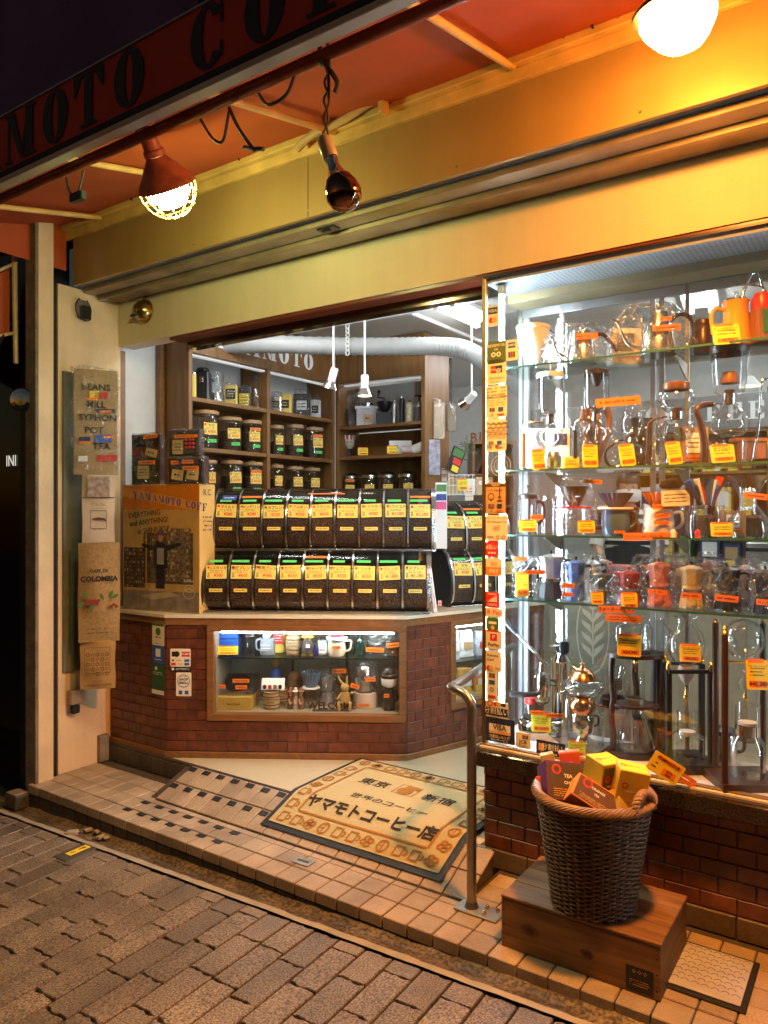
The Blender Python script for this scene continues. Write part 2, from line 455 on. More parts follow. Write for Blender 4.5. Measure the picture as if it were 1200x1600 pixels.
m_glass = glass('vessel glass', (.96,.972,.978), 1.0, .012, 1.5, .11, power=2.5)
m_bag = glass('clear cellophane', (.97,.98,.985), .6, .10, 1.45, .07, crinkle=.9, power=3.0)
m_yel = mat('yellow card', (.86,.62,.03), .6, var=.03)
m_card = mat('yellow shop card', (.86,.63,.13), .6, var=.04)
m_org = mat('orange label', (.90,.20,.012), .6, var=.03)
m_grn = mat('green label', (.09,.62,.13), .6, var=.03)
m_red = mat('red ink', (.66,.03,.02), .55)
m_wht = mat('white card', (.82,.80,.76), .6, var=.03)
m_cork = mat('cork lid', (.40,.24,.12), .8, var=.25, vs=60, bump=.3)
m_beans = beansmat('roasted coffee beans')
m_tan = mat('kraft paper', (.42,.27,.12), .8, var=.14, vs=9, bump=.25, bs=40)
m_knit = mat('blue ink', (.03,.06,.28), .6)
m_navy = mat('navy print', (.018,.03,.10), .5)

# ------------------------------------------------------------------ the street (falls gently to the left)
SL = .027
def street(x): return .076 + SL*(x+1.13)
def tilt(g, dz=0.0): return [(x, y, z+street(x)+dz) for x, y, z in g[0]], g[1]
m_far = mat('far street paving', (.15,.12,.095), .75, var=.4, vs=30, bump=.5)
gnd = struct('ground', tilt(([(-60,-60,-.02),(60,-60,-.02),(60,2.7,-.02),(-60,2.7,-.02)], [(0,1,2,3)])), m_joint)
gv, gf = [], []
for x0, x1, y0, y1 in ((-60,-5.2,-60,2.16),(.6,60,-60,2.16),(-5.2,.6,-60,.66)):
    o = len(gv); gv += [(x0,y0,-.008),(x1,y0,-.008),(x1,y1,-.008),(x0,y1,-.008)]; gf.append((o,o+1,o+2,o+3))
struct('street', tilt((gv, gf)), m_far)
pav = thing('pavement', 'granite block paving', 'pavement'); del pav['label'], pav['category']; pav['kind'] = 'structure'
PW, PL = .118, .238
def paver(l, seed):
    r = random.Random(seed); w = PW/2-.0042; n = 6; h = l/2-.0042
    bot = [(-w+2*w*i/n, -h+r.uniform(-.006,.006)) for i in range(n+1)]
    top = [(w-2*w*i/n, h+r.uniform(-.006,.006)) for i in range(n+1)]
    p = bot+top; m = len(p)
    ins = [(x*.955, y*.98) for x, y in p]
    V = [(x,y,-.02) for x, y in p]+[(x,y,-.004) for x, y in p]+[(x,y,0) for x, y in ins]
    F = [tuple(2*m+i for i in range(m))]
    for k in (0, m):
        for i in range(m): F.append((k+i, k+(i+1) % m, k+m+(i+1) % m, k+m+i))
    return V, F
pm = [obj('paver', paver(PL, s), m_paver, pav) for s in range(5)]
ph = [obj('paver', paver(PL*.5, s+20), m_paver, pav) for s in range(2)]
pmesh = [o.data for o in pm]; phm = [o.data for o in ph]
for o in pm+ph: bpy.data.objects.remove(o)
ANG = math.radians(1.2)
for c in range(48):
    x = -5.15+c*PW
    y = .66 + (PL*.5 if c % 2 else 0) + rng.uniform(-.035,.035)
    line = 2.165+.018*(x+3.94)/2.7
    half = rng.random() < .3
    while y < line-.03:
        l = PL*.5 if (half and rng.random() < .25) else PL
        if y+l > line-.01:
            l2 = line-.012-y
            if l2 < .022: break
            me = rng.choice(pmesh); s = l2/PL
        else: me = rng.choice(phm if l < PL else pmesh); s = 1
        lx = (x if True else x)+ (y-1.6)*-math.tan(ANG)
        ll = l if s == 1 else l2
        if not (lx < -3.1 and y+ll < 1.0) and not (lx > -.5 and y+ll < 1.55) and not (y+ll < .85):
            o = obj('paver', me, None, pav, loc=(lx, y+ll/2, street(lx)+rng.uniform(-.0008,.0008)))
            o.rotation_euler = (rng.uniform(-.003,.003), -math.atan(SL)+rng.uniform(-.005,.005), ANG+rng.uniform(-.003,.003))
            o.scale = (1, s, 1)
        y += ll
# near strip that the camera never sees block by block
struct('paving_strip', tilt(([(-5.2,.66,-.006),(.6,.66,-.006),(.6,.86,-.006),(-5.2,.86,-.006)], [(0,1,2,3)])), m_far)
# mortar line and gutter
def ylin(x): return 2.165+.018*(x+3.94)/2.7
gs = []
r2 = random.Random(3)
xs = [-5.2+.05*i for i in range(130)]
V, F = [], []
for x in xs: V += [(x, ylin(x)-.004+r2.uniform(-.002,.002), .004), (x, ylin(x)+.022+r2.uniform(-.003,.003), .006+r2.uniform(-.002,.002))]
for i in range(len(xs)-1): F.append((2*i, 2*i+2, 2*i+3, 2*i+1))
struct('mortar_line', tilt((V, F)), m_mortar)
V, F = [], []
ny = 7
for x in xs:
    for j in range(ny):
        t = j/(ny-1); V.append((x, ylin(x)+.02+t*(2.30-ylin(x)-.02), .003-.012*math.sin(t*PI)+r2.uniform(-.004,.004)))
for i in range(len(xs)-1):
    for j in range(ny-1): F.append((i*ny+j, (i+1)*ny+j, (i+1)*ny+j+1, i*ny+j+1))
struct('gutter', tilt((V, F)), m_gutter, smooth=60)
# gutter rubble chips
for i, (u, v, s) in enumerate(((113,1301,.055),(138,1297,.036),(151,1300,.03),(158,1309,.036),(166,1310,.028))):
    p = PZ(u, v, street(-3.4)+.008)
    g = [(a*s*rng.uniform(.8,1.2), b*s*.7*rng.uniform(.8,1.2), c*s*.4) for a, b, c in bev(-.5,.5,-.5,.5,-.5,.5,.14)[0]], bev(-.5,.5,-.5,.5,-.5,.5,.14)[1]
    tag(obj('stone_chip', g, m_mortar, loc=(p.x, p.y, street(p.x)+.008), rz=rng.uniform(0,90)), 'broken mortar chip lying in the gutter below the step', 'stone', 'mortar chips in the gutter')
p = PZ(122,1331,street(-3.3))
mp_ = thing('marker_plate', 'yellow gas marker plate set in a dark paving block', 'marker plate', (p.x, p.y, street(p.x)+.002), 91)
mp_.rotation_euler = (0, -math.atan(SL), math.radians(1.2))
obj('block', bev(-.052,.052,-.10,.10,-.012,.002,.002), mat('dark marker block', (.06,.055,.05), .6, bump=.4), mp_)
obj('plate', bev(-.022,.022,-.055,.055,.0022,.004,.0006), m_yel, mp_)
obj('arrow', ([(-.004,.005,.0045),(.004,.005,.0045),(.004,.03,.0045),(-.004,.03,.0045),(-.012,.028,.0046),(.012,.028,.0046),(0,.046,.0046)], [(0,1,2,3),(4,5,6)]), m_ink, mp_)
obj('lettering', [[(a, c, .0046) for a, b_, c in text('G',.03,bold=.01)[0]], text('G',.03,bold=.01)[1]], m_ink, mp_, M=Matrix.Translation((0,-.028,0)))
kb = thing('kerb_block', 'small dark stone block at the foot of the pier', 'stone block', (-4.0,2.26,street(-4.0)), 0)
obj('block', bev(-.06,.05,-.045,.04,0,.075,.006), m_riser, kb); obj('cap', bev(-.055,.045,-.04,.035,.0752,.085,.004), m_conc, kb)
# ------------------------------------------------------------------ tiled step
TZ, FZ = .122, .223
Y0, YR0, YR1 = 2.295, 2.555, 2.81
XL, XR = -3.965, .62
RXL, RXR = -3.25, -1.372
stp = struct('entrance_step', join(box(XL+.002,XR,Y0+.012,YR0,-.05,TZ-.004), box(XL+.002,RXL,YR0,2.82,-.05,TZ-.004), box(RXR,XR,YR0,2.92,-.05,TZ-.004)), m_grout)
rv = [(RXL,YR0,.05),(RXR,YR0,.05),(RXR,YR1,.05),(RXL,YR1,.05),(RXL,YR0,TZ-.003),(RXR,YR0,TZ-.003),(RXR,YR1,FZ-.004),(RXL,YR1,FZ-.004)]
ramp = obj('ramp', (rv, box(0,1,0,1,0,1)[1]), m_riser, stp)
TP = .1085
_tm = {}
def tilebox(w, d, h, mname, m, b=.003):
    k = (round(w,3), round(d,3), round(h,3), mname)
    if k not in _tm:
        o = obj('tile', bev(-w/2, w/2, -d/2, d/2, -h, 0, b), m); _tm[k] = o.data; bpy.data.objects.remove(o)
    return _tm[k]
ncol = int((XR-XL)/TP)
for c in range(ncol):
    x = XL+(c+.5)*TP
    w = TP-.005
    o = obj('tile', tilebox(w, .108, .048, 'nose', m_tile), None, stp, loc=(x, Y0+.054, TZ+rng.uniform(-.0008,.0008)))
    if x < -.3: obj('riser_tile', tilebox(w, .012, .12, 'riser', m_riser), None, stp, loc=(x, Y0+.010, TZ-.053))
    obj('tile', tilebox(w, TP-.005, .01, 't', m_tile), None, stp, loc=(x, Y0+.112+TP/2, TZ+rng.uniform(-.0008,.0008)))
    if x < RXL: ys = (2.57, 2.6785)
    elif x < RXR: ys = ()
    else: ys = (2.57, 2.6785)
    if RXL < x < RXR:
        obj('tile', tilebox(w, .036, .01, 'n', m_tile), None, stp, loc=(x, 2.533, TZ))
        sl = math.atan2(FZ-TZ, YR1-YR0); L_ = math.hypot(FZ-TZ, YR1-YR0)
        for k in range(2):
            t = (k+.5)*L_/2
            o = obj('ramp_tile', tilebox(w, L_/2-.005, .01, 'r', m_tile), None, stp, loc=(x, YR0+t*math.cos(sl), TZ+t*math.sin(sl)+.005))
            o.rotation_euler = (sl, 0, 0)
    for y in ys: obj('tile', tilebox(w, TP-.005, .01, 't', m_tile), None, stp, loc=(x, y-.002+.001*rng.random()+.0, TZ+rng.uniform(-.0008,.0008)))
    if x > RXR: obj('tile', tilebox(w, .105, .01, 'b', m_tile), None, stp, loc=(x, 2.787, TZ))
# anti-slip pads
pad = tilebox(.052, .030, .002, 'pad', m_black, .0006)
for i in range(7):
    x = -3.225+i*TP
    obj('grip_pad', pad, None, stp, loc=(x+.02, 2.385, TZ+.0035)); obj('grip_pad', pad, None, stp, loc=(x+.02, 2.495, TZ+.0035))
    for k in range(2):
        t = (k+.80)*L_/2
        o = obj('grip_pad', pad, None, stp, loc=(x+.05, YR0+t*math.cos(sl)-.002, TZ+t*math.sin(sl)+.0085)); o.rotation_euler = (sl, 0, 0)
# riser below the shop floor at the left, metal nosing
for i in range(7):
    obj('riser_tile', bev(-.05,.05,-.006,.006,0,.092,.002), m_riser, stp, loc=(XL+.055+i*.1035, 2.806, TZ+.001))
struct('floor_nosing', join(bev(XL,RXR,2.806,2.829,FZ-.006,FZ+.006,.003)), mat('dark metal nosing', (.10,.085,.07), .35, metal=.6))
fl = mat('speckled vinyl floor', (.50,.42,.28), .45, var=.12, vs=180, bump=.05)
struct('floor', join(box(-4.1,-1.446,2.83,7.4,FZ-.15,FZ), box(-1.446,2.0,2.90,7.4,FZ-.15,FZ)), fl)
m_dpl = mat('drain plate metal', (.30,.26,.21), .4, metal=.7, var=.2)
p = PZ(474,1347,TZ)
dp = thing('drain_plate', 'small square metal floor socket plate set in the step tiles', 'plate', (p.x, p.y, TZ+.001), 2)
obj('plate', bev(-.045,.045,-.03,.03,0,.004,.001), m_dpl, dp); obj('slot', box(-.03,.03,-.006,.006,.004,.0048), m_black, dp)
# ------------------------------------------------------------------ shop building
sh = thing('shop_building', 'ground floor shop front with cream fascia and wide open entrance', 'building', (0,0,0))
FY = 2.886
obj('fascia', box(-3.97,1.4,FY,FY+.11,2.659,2.955), m_cream, sh)
obj('lintel_trim', bev(-3.5,1.4,FY+.006,FY+.10,2.640,2.658,.002), wood('lintel wood', (.10,.022,.010), (.17,.04,.016), .3, 'X', 1.5), sh)
obj('lintel_mirror', box(-3.45,-1.45,FY+.10,FY+.16,2.60,2.70), mat('dark mirror steel', (.16,.12,.09), .12, metal=1, var=.4, vs=5), sh)
# side wall and pier at the left
obj('side_wall', box(-4.18,-3.97,2.48,2.90,.118,2.95), m_pier, sh)
obj('shutter_guide', join(box(-4.0,-3.962,2.425,2.445,.12,2.95), box(-4.02,-3.985,2.445,2.48,.12,2.95)), m_dark, sh)
obj('pier', box(-4.03,-3.925,2.335,2.424,.02,3.36), m_pier, sh)
obj('pier_edge', bev(-4.03,-3.9255,2.318,2.3345,-.02,3.36,.004), m_conc, sh)
obj('wall_base', bev(-3.985,-3.94,2.735,2.80,TZ+.001,FZ+.06,.003), m_conc, sh)
# shutter box
BY, BZ0, BZ1 = 2.55, 2.947, 3.372
obj('shutter_box', join(box(-3.93,1.4,BY,BY+.02,BZ0,BZ1), box(-3.93,1.4,BY+.021,2.9,BZ1-.03,BZ1-.001)), m_boxpaint, sh)
obj('box_seam', join(box(-2.155,-2.152,BY-.001,BY,BZ0,BZ1-.02), box(-3.93,1.4,BY-.0012,BY-.0002,BZ1-.075,BZ1-.072)), m_dark, sh)
for x in (-3.6,-2.9,-2.15,-1.4,-.7,0): obj('screw', cyl(.005,0,.003,8), m_dsteel, sh, M=Matrix.Translation((x,BY,BZ0+.03))@Matrix.Rotation(PI/2,4,'X'))
obj('slot', box(-3.93,1.4,BY+.02,2.60,2.975,2.99), m_dark, sh)
obj('shutter_slats', curved([(2.595,2.965),(2.605,2.955),(2.615,2.965)], -3.93, 1.4), m_rail, sh)
obj('shutter_channel', join(bev(-3.95,1.4,2.625,2.715,2.930,2.96,.003), bev(-3.95,1.4,2.722,2.742,2.908,2.95,.003), bev(-3.95,1.4,2.760,2.873,2.926,2.955,.003)), m_rail, sh)
obj('channel_gap', box(-3.95,1.4,2.70,2.885,2.956,2.962), m_dark, sh)
obj('shutter_lock', join(bev(-2.18,-2.08,2.64,2.69,2.922,2.934,.002), bev(-2.16,-2.12,2.655,2.675,2.915,2.924,.002)), m_blackmetal, sh)
# upper storey
m_upper = mat('dark wall with violet glow', (.10,.05,.20), .6, var=.3, vs=2)  # violet glow on the wall is put into its base colour
obj('upper_wall', join(box(-8,1.6,BY+.03,2.9,BZ1+.001,7.5), box(-2.9,-2.86,BY-.01,BY+.04,BZ1+.2,7.5)), m_upper, sh)
# interior shell
obj('wall', box(-4.12,-4.04,2.90,7.4,FZ,3.02), m_cool, sh)
obj('wall', box(1.5,1.6,3.0,7.4,FZ,3.02), m_cool, sh)
obj('wall', box(-4.04,1.5,7.2,7.3,FZ,3.02), m_cool, sh)
obj('ceiling', box(-4.12,1.6,FY+.11,7.4,3.0,3.1), m_ceil, sh)
obj('ceiling_trim', join(bev(-4.0,1.4,4.20,4.23,2.962,2.999,.003), bev(-2.72,-2.69,4.24,7.2,2.975,2.999,.003)), m_white, sh)
obj('reveal', join(box(-4.04,-3.975,2.901,2.94,FZ,2.64), bev(-4.039,-3.99,3.22,3.258,FZ,2.99,.004)), m_oak, sh)
# ------------------------------------------------------------------ neighbour at the left
nb = thing('neighbouring_shop', 'unlit dark glass shopfront next to the plaster pier', 'building', (-4.2,2.4,0))
m_dglass = mat('dark shop glass', (.008,.009,.013), .08, var=.3)
obj('glass_front', box(-4.0,-.06,.25,.28,.05,2.9), m_dglass, nb)
obj('frame', join(box(-.06,.0,.02,.30,-.1,3.3), box(-.28,-.24,.20,.26,0,2.9), box(-4,-.06,.2,.3,2.9,3.3), box(-4,0,.2,.3,-.15,.06)), m_blackmetal, nb)
obj('lettering', text('INI', .10, 'RIGHT', .01), mat('glowing sign white', (.75,.72,.6), .5, emit=.8), nb, M=Matrix.Translation((-.50,.245,1.965)))  # letters given a glow of their own to show on dark glass
obj('door_handle', bev(-.225,-.205,.12,.14,.85,1.45,.005), m_steel, nb)
mr = thing('door_mirror', 'small convex mirror on a bracket at the concrete pier edge', 'mirror', (-4.04,2.31,2.263), 40)
obj('shell', lathe([(.001,-.0),(.035,.01),(.06,.05),(.066,.085),(.062,.09)],16), m_blackpl, mr, M=Matrix.Rotation(PI/2,4,'X')@Matrix.Translation((0,0,-.06)))
obj('mirror_face', lathe([(.001,.006),(.035,.004),(.06,0)],16), m_chrome, mr, M=Matrix.Translation((0,-.028,0))@Matrix.Rotation(PI/2,4,'X'))
na = thing('neighbouring_awning', 'end of an orange awning with metal tubing beyond the pier', 'awning', (-4.16,1.75,2.6))
obj('fabric', ([(0,-.0,.02),(0,.55,.42),(0,.55,.05),(0,.0,-.16),(-1.5,0,.02),(-1.5,.55,.42),(-1.5,.55,.05),(-1.5,0,-.16)], [(0,1,2,3),(4,5,6,7),(0,4,5,1),(0,3,7,4)]), m_orange, na)
obj('frame_tube', join(tube([(.02,-.02,-.17),(.02,.58,.06),(.02,.58,.46),(.02,-.02,.03)],.011,8), tube([(.03,.56,.5),(.03,.57,-.12)],.014,8)), mat('cream tube paint', (.62,.45,.24), .45, var=.15), na)
obj('cable', join(*[tube(smoothpath([(.03,.1+i*.12,.0),(.05,.16+i*.12,-.09-.03*i),(.03,.3+i*.1,.03)]),.006,6) for i in range(3)]), m_blackpl, na)
# ------------------------------------------------------------------ awning
VY, VZ0, VZ1 = 1.69, 3.043, 3.306
aw = thing('shop_awning', 'orange fabric awning with red valance and black slab lettering', 'awning', (0,0,0))
def sag(n=24):
    V, F = [], []; m = 7
    for i in range(n+1):
        x = -3.98+5.5*i/n
        for j in range(m):
            t = j/(m-1)
            V.append((x, 1.75+t*(2.545-1.75), 3.115+t*(3.30-3.115)+.012*math.sin(x*5)*math.sin(t*PI)))
    for i in range(n):
        for j in range(m-1): F.append((i*m+j, i*m+j+1, (i+1)*m+j+1, (i+1)*m+j))
    return V, F
obj('fabric', sag(), m_orange, aw, smooth=60)
obj('end_panel', prism([(0,0),(.8,0),(.8,.27),(0,.08)],-.003,0), m_orange, aw, M=Matrix.Translation((-3.985,1.74,3.04))@Matrix.Rotation(PI/2,4,'Z'))
val = obj('valance', box(-3.99,1.55,VY,VY+.004,VZ0+.012,VZ1-.006), m_valance, aw)
obj('valance_trim', join(box(-3.99,1.55,VY-.004,VY-.001,VZ0+.006,VZ0+.03),), m_dark, aw)
obj('bottom_strip', join(bev(-3.99,1.55,VY-.006,VY+.042,VZ0-.018,VZ0+.005,.003)), mat('pale metal strip', (.50,.46,.40), .5, metal=.2, var=.12, vs=4), aw)
obj('top_strip', bev(-3.99,1.55,VY-.008,VY+.01,VZ1-.006,VZ1+.004,.002), m_dsteel, aw)
xl = {'Y':-4.02,}
word = [('Y',-4.1),('A',-3.85),('M',-3.59),('A',-3.33),('M',-3.085),('O',-2.805),('T',-2.595),('O',-2.345),('C',-1.935),('O',-1.685),('F',-1.43),('F',-1.22),('E',-1.01),('E',-.79)]
for ch, x in word:
    if x < -3.98: continue
    w, g = signletter(ch, .205, .98 if ch != 'M' else 1.02)
    obj('letter', g, m_ink, val, M=Matrix.Translation((x, VY-.001, VZ0+.045)))
m_pipe = mat('rust red pipe', (.22,.045,.018), .4, metal=.3, var=.3, vs=8)
obj('pipe', join(tube([(-3.99,1.775,3.028),(1.55,1.775,3.028)],.021,10), tube([(-3.99,1.752,3.072),(1.55,1.752,3.072)],.012,8)), m_pipe, aw, smooth=60)
m_bar = mat('yellowed steel bar', (.60,.38,.12), .5, var=.2, vs=10)
obj('wall_rail', join(bev(-3.98,1.5,2.50,2.548,3.262,3.318,.004), bev(-3.98,1.5,2.528,2.5495,3.215,3.262,.002)), m_bar, aw)
for x in (-3.62,-2.83,-1.98,-1.15,-.4,.4):
    obj('rib', tube([(x,1.79,3.095),(x,2.515,3.262)],.014,8), m_bar, aw, smooth=60)
    obj('hook', tube([(x+.3,2.497,3.29),(x+.3,2.485,3.31),(x+.31,2.487,3.275)],.004,5), m_blackmetal, aw)
for k_ in range(28): obj('rivet', lathe([(.001,.004),(.004,.003),(.005,0)],8), m_dsteel, aw, M=Matrix.Translation((-3.8+k_*.19,2.5,3.29))@Matrix.Rotation(PI/2,4,'X'))
# cables under the awning
m_cable = mat('brown cable', (.035,.02,.013), .6)
def cable(pts, r=.007): return tube(smoothpath(pts,5), r, 6)
cb_ = thing('awning_cable', 'brown flex looped along the awning pipe between the lamps', 'cable', (-1.93,1.78,3.0))
for g_ in (cable([(-.86,0,.0),(-.83,.0,-.07),(-.78,0,-.08),(-.74,0,.0)],.005), cable([(-.06,0,0),(-.02,.02,-.07),(.03,.02,-.09),(.08,0,-.01)],.005), cable([(.08,0,-.0),(.11,.01,-.07),(.15,.02,-.13),(.17,.03,-.16)],.006), cable([(.12,.03,-.135),(.16,.03,-.15),(.21,.03,-.165)],.007), cable([(.2,.01,.02),(.25,.01,-.04),(.33,.01,-.03),(.38,0,.03)],.006)): obj('flex_loop', g_, m_cable, cb_, smooth=60)
obj('clamp', bev(-.82,-.74,-.015,.015,-.115,-.08,.004), m_blackpl, cb_)
cd = thing('conduit_pipe', 'old corrugated conduit clipped along the cream awning rail', 'conduit', (-1.9,2.47,3.28))
obj('conduit', tube(smoothpath([(-.25,0,-.06),(-.15,-.01,-.03),(0,-.01,-.02),(.14,-.01,.01),(.2,0,.03)]),.017,8), m_tan, cd, smooth=60)
obj('clip', bev(.20,.225,-.03,.02,-.05,.05,.003), m_bar, cd)
# ------------------------------------------------------------------ lamps under the awning
def aim(p, d): return Matrix.Translation(p) @ Vector(d).to_track_quat('-Z','Y').to_matrix().to_4x4()
def spot(name, p, d, col, watts, size, blend, r):
    l = bpy.data.lights.new(name, 'SPOT'); l.energy = watts; l.color = col; l.spot_size = math.radians(size); l.spot_blend = blend; l.shadow_soft_size = r
    o = bpy.data.objects.new(name, l); COL.objects.link(o); o.matrix_world = aim(p, d); return o
m_lampred = mat('rusty red enamel', (.50,.12,.045), .45, var=.35, vs=22, bump=.2)
N_ = PY(226,200,1.775); B_ = PY(268,310,1.93)
ax = (B_-N_).normalized()
rl = thing('floodlight', 'rusty red conical floodlight with wire guard hanging from awning pipe', 'lamp', N_)
Mq = ax.to_track_quat('-Z','Y').to_matrix().to_4x4()
L1 = (B_-N_).length
obj('neck', lathe([(.001,.03),(.029,.03),(.033,-.075),(.041,-.078),(.042,-.098),(.036,-.10)],18), m_lampred, rl, M=Mq, smooth=25)
obj('shade', lathe([(.036,-.10),(.041,-.106),(.108,-L1+.062),(.113,-L1+.05),(.115,-L1+.044),(.108,-L1+.046),(.05,-.13),(.033,-.11)],28), m_lampred, rl, M=Mq, smooth=25)
em_g = emitter('metal halide glow', (.90,1.0,.40), K_GREEN)
obj('bulb', lathe([(.001,-L1+.085),(.06,-L1+.08),(.080,-L1+.045),(.076,-L1+.005),(.05,-L1-.028),(.001,-L1-.038)],24), em_g, rl, M=Mq, smooth=60)
wires = []
for k in range(4):
    a = k*PI/4; c, s = math.cos(a), math.sin(a)
    wires.append(tube([(c*.112*math.cos(t), s*.112*math.cos(t), -L1+.045-.118*math.sin(t)) for t in [PI*i/14 for i in range(15)]],.003,5))
for t in (.35,.8): wires.append(tube([(.112*math.cos(t)*math.cos(q), .112*math.cos(t)*math.sin(q), -L1+.045-.118*math.sin(t)) for q in [2*PI*i/24 for i in range(24)]],.003,5,True))
obj('wire_guard', join(*wires), mat('yellow wire guard', (.62,.55,.16), .4, metal=.5), rl, M=Mq)
obj('bracket', join(bev(-.02,.02,-.03,.03,-.02,.05,.004)), m_lampred, rl)
o = spot('floodlight_beam', B_+Vector((0,0,-.10)), (.15,.05,-1), LAMP_GREEN, SPOT_GREEN, 120, .7, .08)
o.parent = rl; o.matrix_parent_inverse = Matrix.Translation(-N_)
# heat bulb on twisted flex
T_ = PY(512,95,1.775); S_ = PY(508,222,1.78); E_ = PY(536,300,1.80)
hb = thing('reflector_bulb', 'unlit silvered reflector bulb dangling from twisted brown flex', 'lamp', T_)
def rel(p): return Vector(p)-T_
tw = []
for ph in (0, PI):
    tw.append(tube([rel(T_.lerp(S_, i/16))+Vector((.008*math.cos(ph+i*.9), .008*math.sin(ph+i*.9), 0)) for i in range(17)],.0038,5))
obj('flex', join(*tw, cable([(-.03,0,.06),(-.02,-.01,.0),(.0,0,-.02),(.03,.01,-.07),(.02,.01,-.1)],.008), tube([(0,0,.06),(.005,0,-.12)],.005,5)), m_cable, hb, smooth=60)
ax2 = (E_-S_).normalized(); M2 = Matrix.Translation(rel(S_)) @ ax2.to_track_quat('-Z','Y').to_matrix().to_4x4(); l2 = (E_-S_).length
obj('socket', lathe([(.001,.02),(.012,.02),(.024,.005),(.025,-.05),(.021,-.055)],16), mat('beige porcelain', (.62,.42,.22), .35), hb, M=M2, smooth=40)
obj('bulb_neck', lathe([(.019,-.05),(.019,-.085),(.028,-.11),(.04,-.125)],20), m_chrome, hb, M=M2, smooth=60)
obj('bulb_face', lathe([(.04,-.125),(.052,-.15),(.056,-.18),(.048,-.205),(.028,-.222),(.001,-.228)],24), mat('smoked lamp glass', (.30,.16,.09), .06, metal=1, var=.4, vs=6), hb, M=M2, smooth=60)
# big warm lamp
Q_ = PY(1062,42,2.16)
wl = thing('warm_lamp', 'bright warm floodlight with dark cap in front of the shutter box', 'lamp', Q_)
M3 = Matrix.Diagonal((1.12,1.12,.76,1)) @ Matrix.Rotation(math.radians(-7),4,'Y') @ Matrix.Rotation(math.radians(12),4,'X')
obj('cap', lathe([(.001,.16),(.035,.155),(.045,.10),(.095,.074),(.104,.064),(.104,.054),(.09,.054),(.001,.056)],28), mat('dark lamp cap', (.05,.028,.015), .4, metal=.4), wl, M=M3, smooth=40)
obj('bulb', lathe([(.001,.045),(.088,.045),(.092,.03),(.085,.0),(.062,-.045),(.045,-.066),(.001,-.072)],28), emitter('warm lamp glow', (1.0,.37,.06), K_ORANGE), wl, M=M3, smooth=50)
obj('hanger', join(tube([(0,0,.15),(0,-.10,.24),(0,-.38,.10)],.012,8)), m_blackmetal, wl)
o = spot('warm_lamp_beam', Q_+Vector((0,0,-.10)), (-.22,.12,-1), LAMP_ORANGE, SPOT_ORANGE, 128, .7, .08)
o.parent = wl; o.matrix_parent_inverse = Matrix.Translation(-Q_)
# vent cap and sensor on the fascia
p = PY(227,487,FY)
vc = thing('vent_cap', 'round brass-toned vent hood on the cream fascia', 'vent', (p.x, FY, p.z))
obj('flange', cyl(.075,0,.008,28), m_brass, vc, M=Matrix.Rotation(PI/2,4,'X'), smooth=40)
obj('hood', ([(x, y, z) for x, y, z in lathe([(.068*math.cos(t), .068*math.sin(t)) for t in [PI/2*i/8 for i in range(9)]],24)[0]], lathe([(1,1)]*9,24)[1]), mat('aged brass hood', (.36,.26,.10), .26, metal=1, var=.2), vc, M=Matrix.Translation((0,-.008,0))@Matrix.Rotation(PI/2,4,'X'), smooth=60)
obj('opening', cyl(.036,0,.01,20), m_dark, vc, M=Matrix.Translation((-.012,-.055,-.028))@Matrix.Rotation(math.radians(35),4,'X'))
obj('tab', bev(-.01,.01,-.012,-.001,.07,.11,.002), m_brass, vc)
p = PX(128,485,-3.97)
se = thing('motion_sensor', 'grimy bracket with corroded wiring at top of side wall', 'sensor', (-3.968,p.y,p.z), 90)
obj('plate', bev(-.035,.035,-.012,0,-.05,.06,.003), m_dsteel, se); obj('box', bev(-.025,.03,-.05,-.012,-.06,.02,.004), m_blackpl, se)
obj('wire', join(cable([(-.03,-.02,.06),(-.06,-.03,.02),(-.05,-.03,-.04),(0,-.04,-.07)],.004), cable([(.02,-.02,.06),(.04,-.03,.0),(.02,-.03,-.06)],.004)), m_blackpl, se)
p = PX(113,1093,-3.97)
sb = thing('outlet_box', 'weatherproof outlet box with open flap on plaster side wall', 'outlet', (-3.968,p.y,p.z), 90)
obj('base', bev(-.04,.04,-.02,0,-.075,.06,.004), m_dsteel, sb); obj('flap', bev(-.042,.042,-.055,-.021,-.02,.062,.006), mat('aged steel flap', (.42,.30,.18), .4, metal=.5, var=.2), sb)
obj('socket', bev(-.025,.02,-.045,-.02,-.075,-.03,.004), m_dark, sb)
# ------------------------------------------------------------------ ceiling lights
em_tube = emitter('fluorescent tube glow', COOL, K_TUBE)
def ceiling_light(x, y, l, rz, label):
    t = thing('ceiling_light', label, 'ceiling light', (x, y, 2.998), rz, 'fluorescent ceiling lights in the shop')
    obj('housing', bev(-.11,.11,-l/2,l/2,-.03,0,.005), m_white, t)
    for s in (-1, 1):
        obj('tube', tube([(s*.06,-l/2+.02,-.05),(s*.06,l/2-.02,-.05)],.014,10), em_tube, t, smooth=60)
        for e in (-1, 1): obj('end_cap', bev(s*.06-.018,s*.06+.018,e*(l/2-.01)-.01,e*(l/2-.01)+.01,-.068,-.03,.003), m_white, t)
ceiling_light(-2.36, 4.42, .60, 0, 'short twin-tube fluorescent light on ceiling beside the brown shelves')
ceiling_light(-3.0, 3.35, .9, 90, 'twin-tube fluorescent light hidden behind the entrance lintel')
ceiling_light(-2.36, 5.9, 1.1, 0, 'twin-tube fluorescent light above the passage near the B1 sign')
ceiling_light(-.95, 4.6, 1.2, 8, 'long twin-tube fluorescent light above the bar behind display case')
ceiling_light(.1, 4.5, 1.2, 8, 'long twin-tube fluorescent light at the right end of the bar')
ceiling_light(-.6, 6.2, 1.2, 8, 'long twin-tube fluorescent light in front of the packaged goods shelves')
ceiling_light(.7, 6.3, 1.2, 8, 'long twin-tube fluorescent light above the far end of goods shelves')
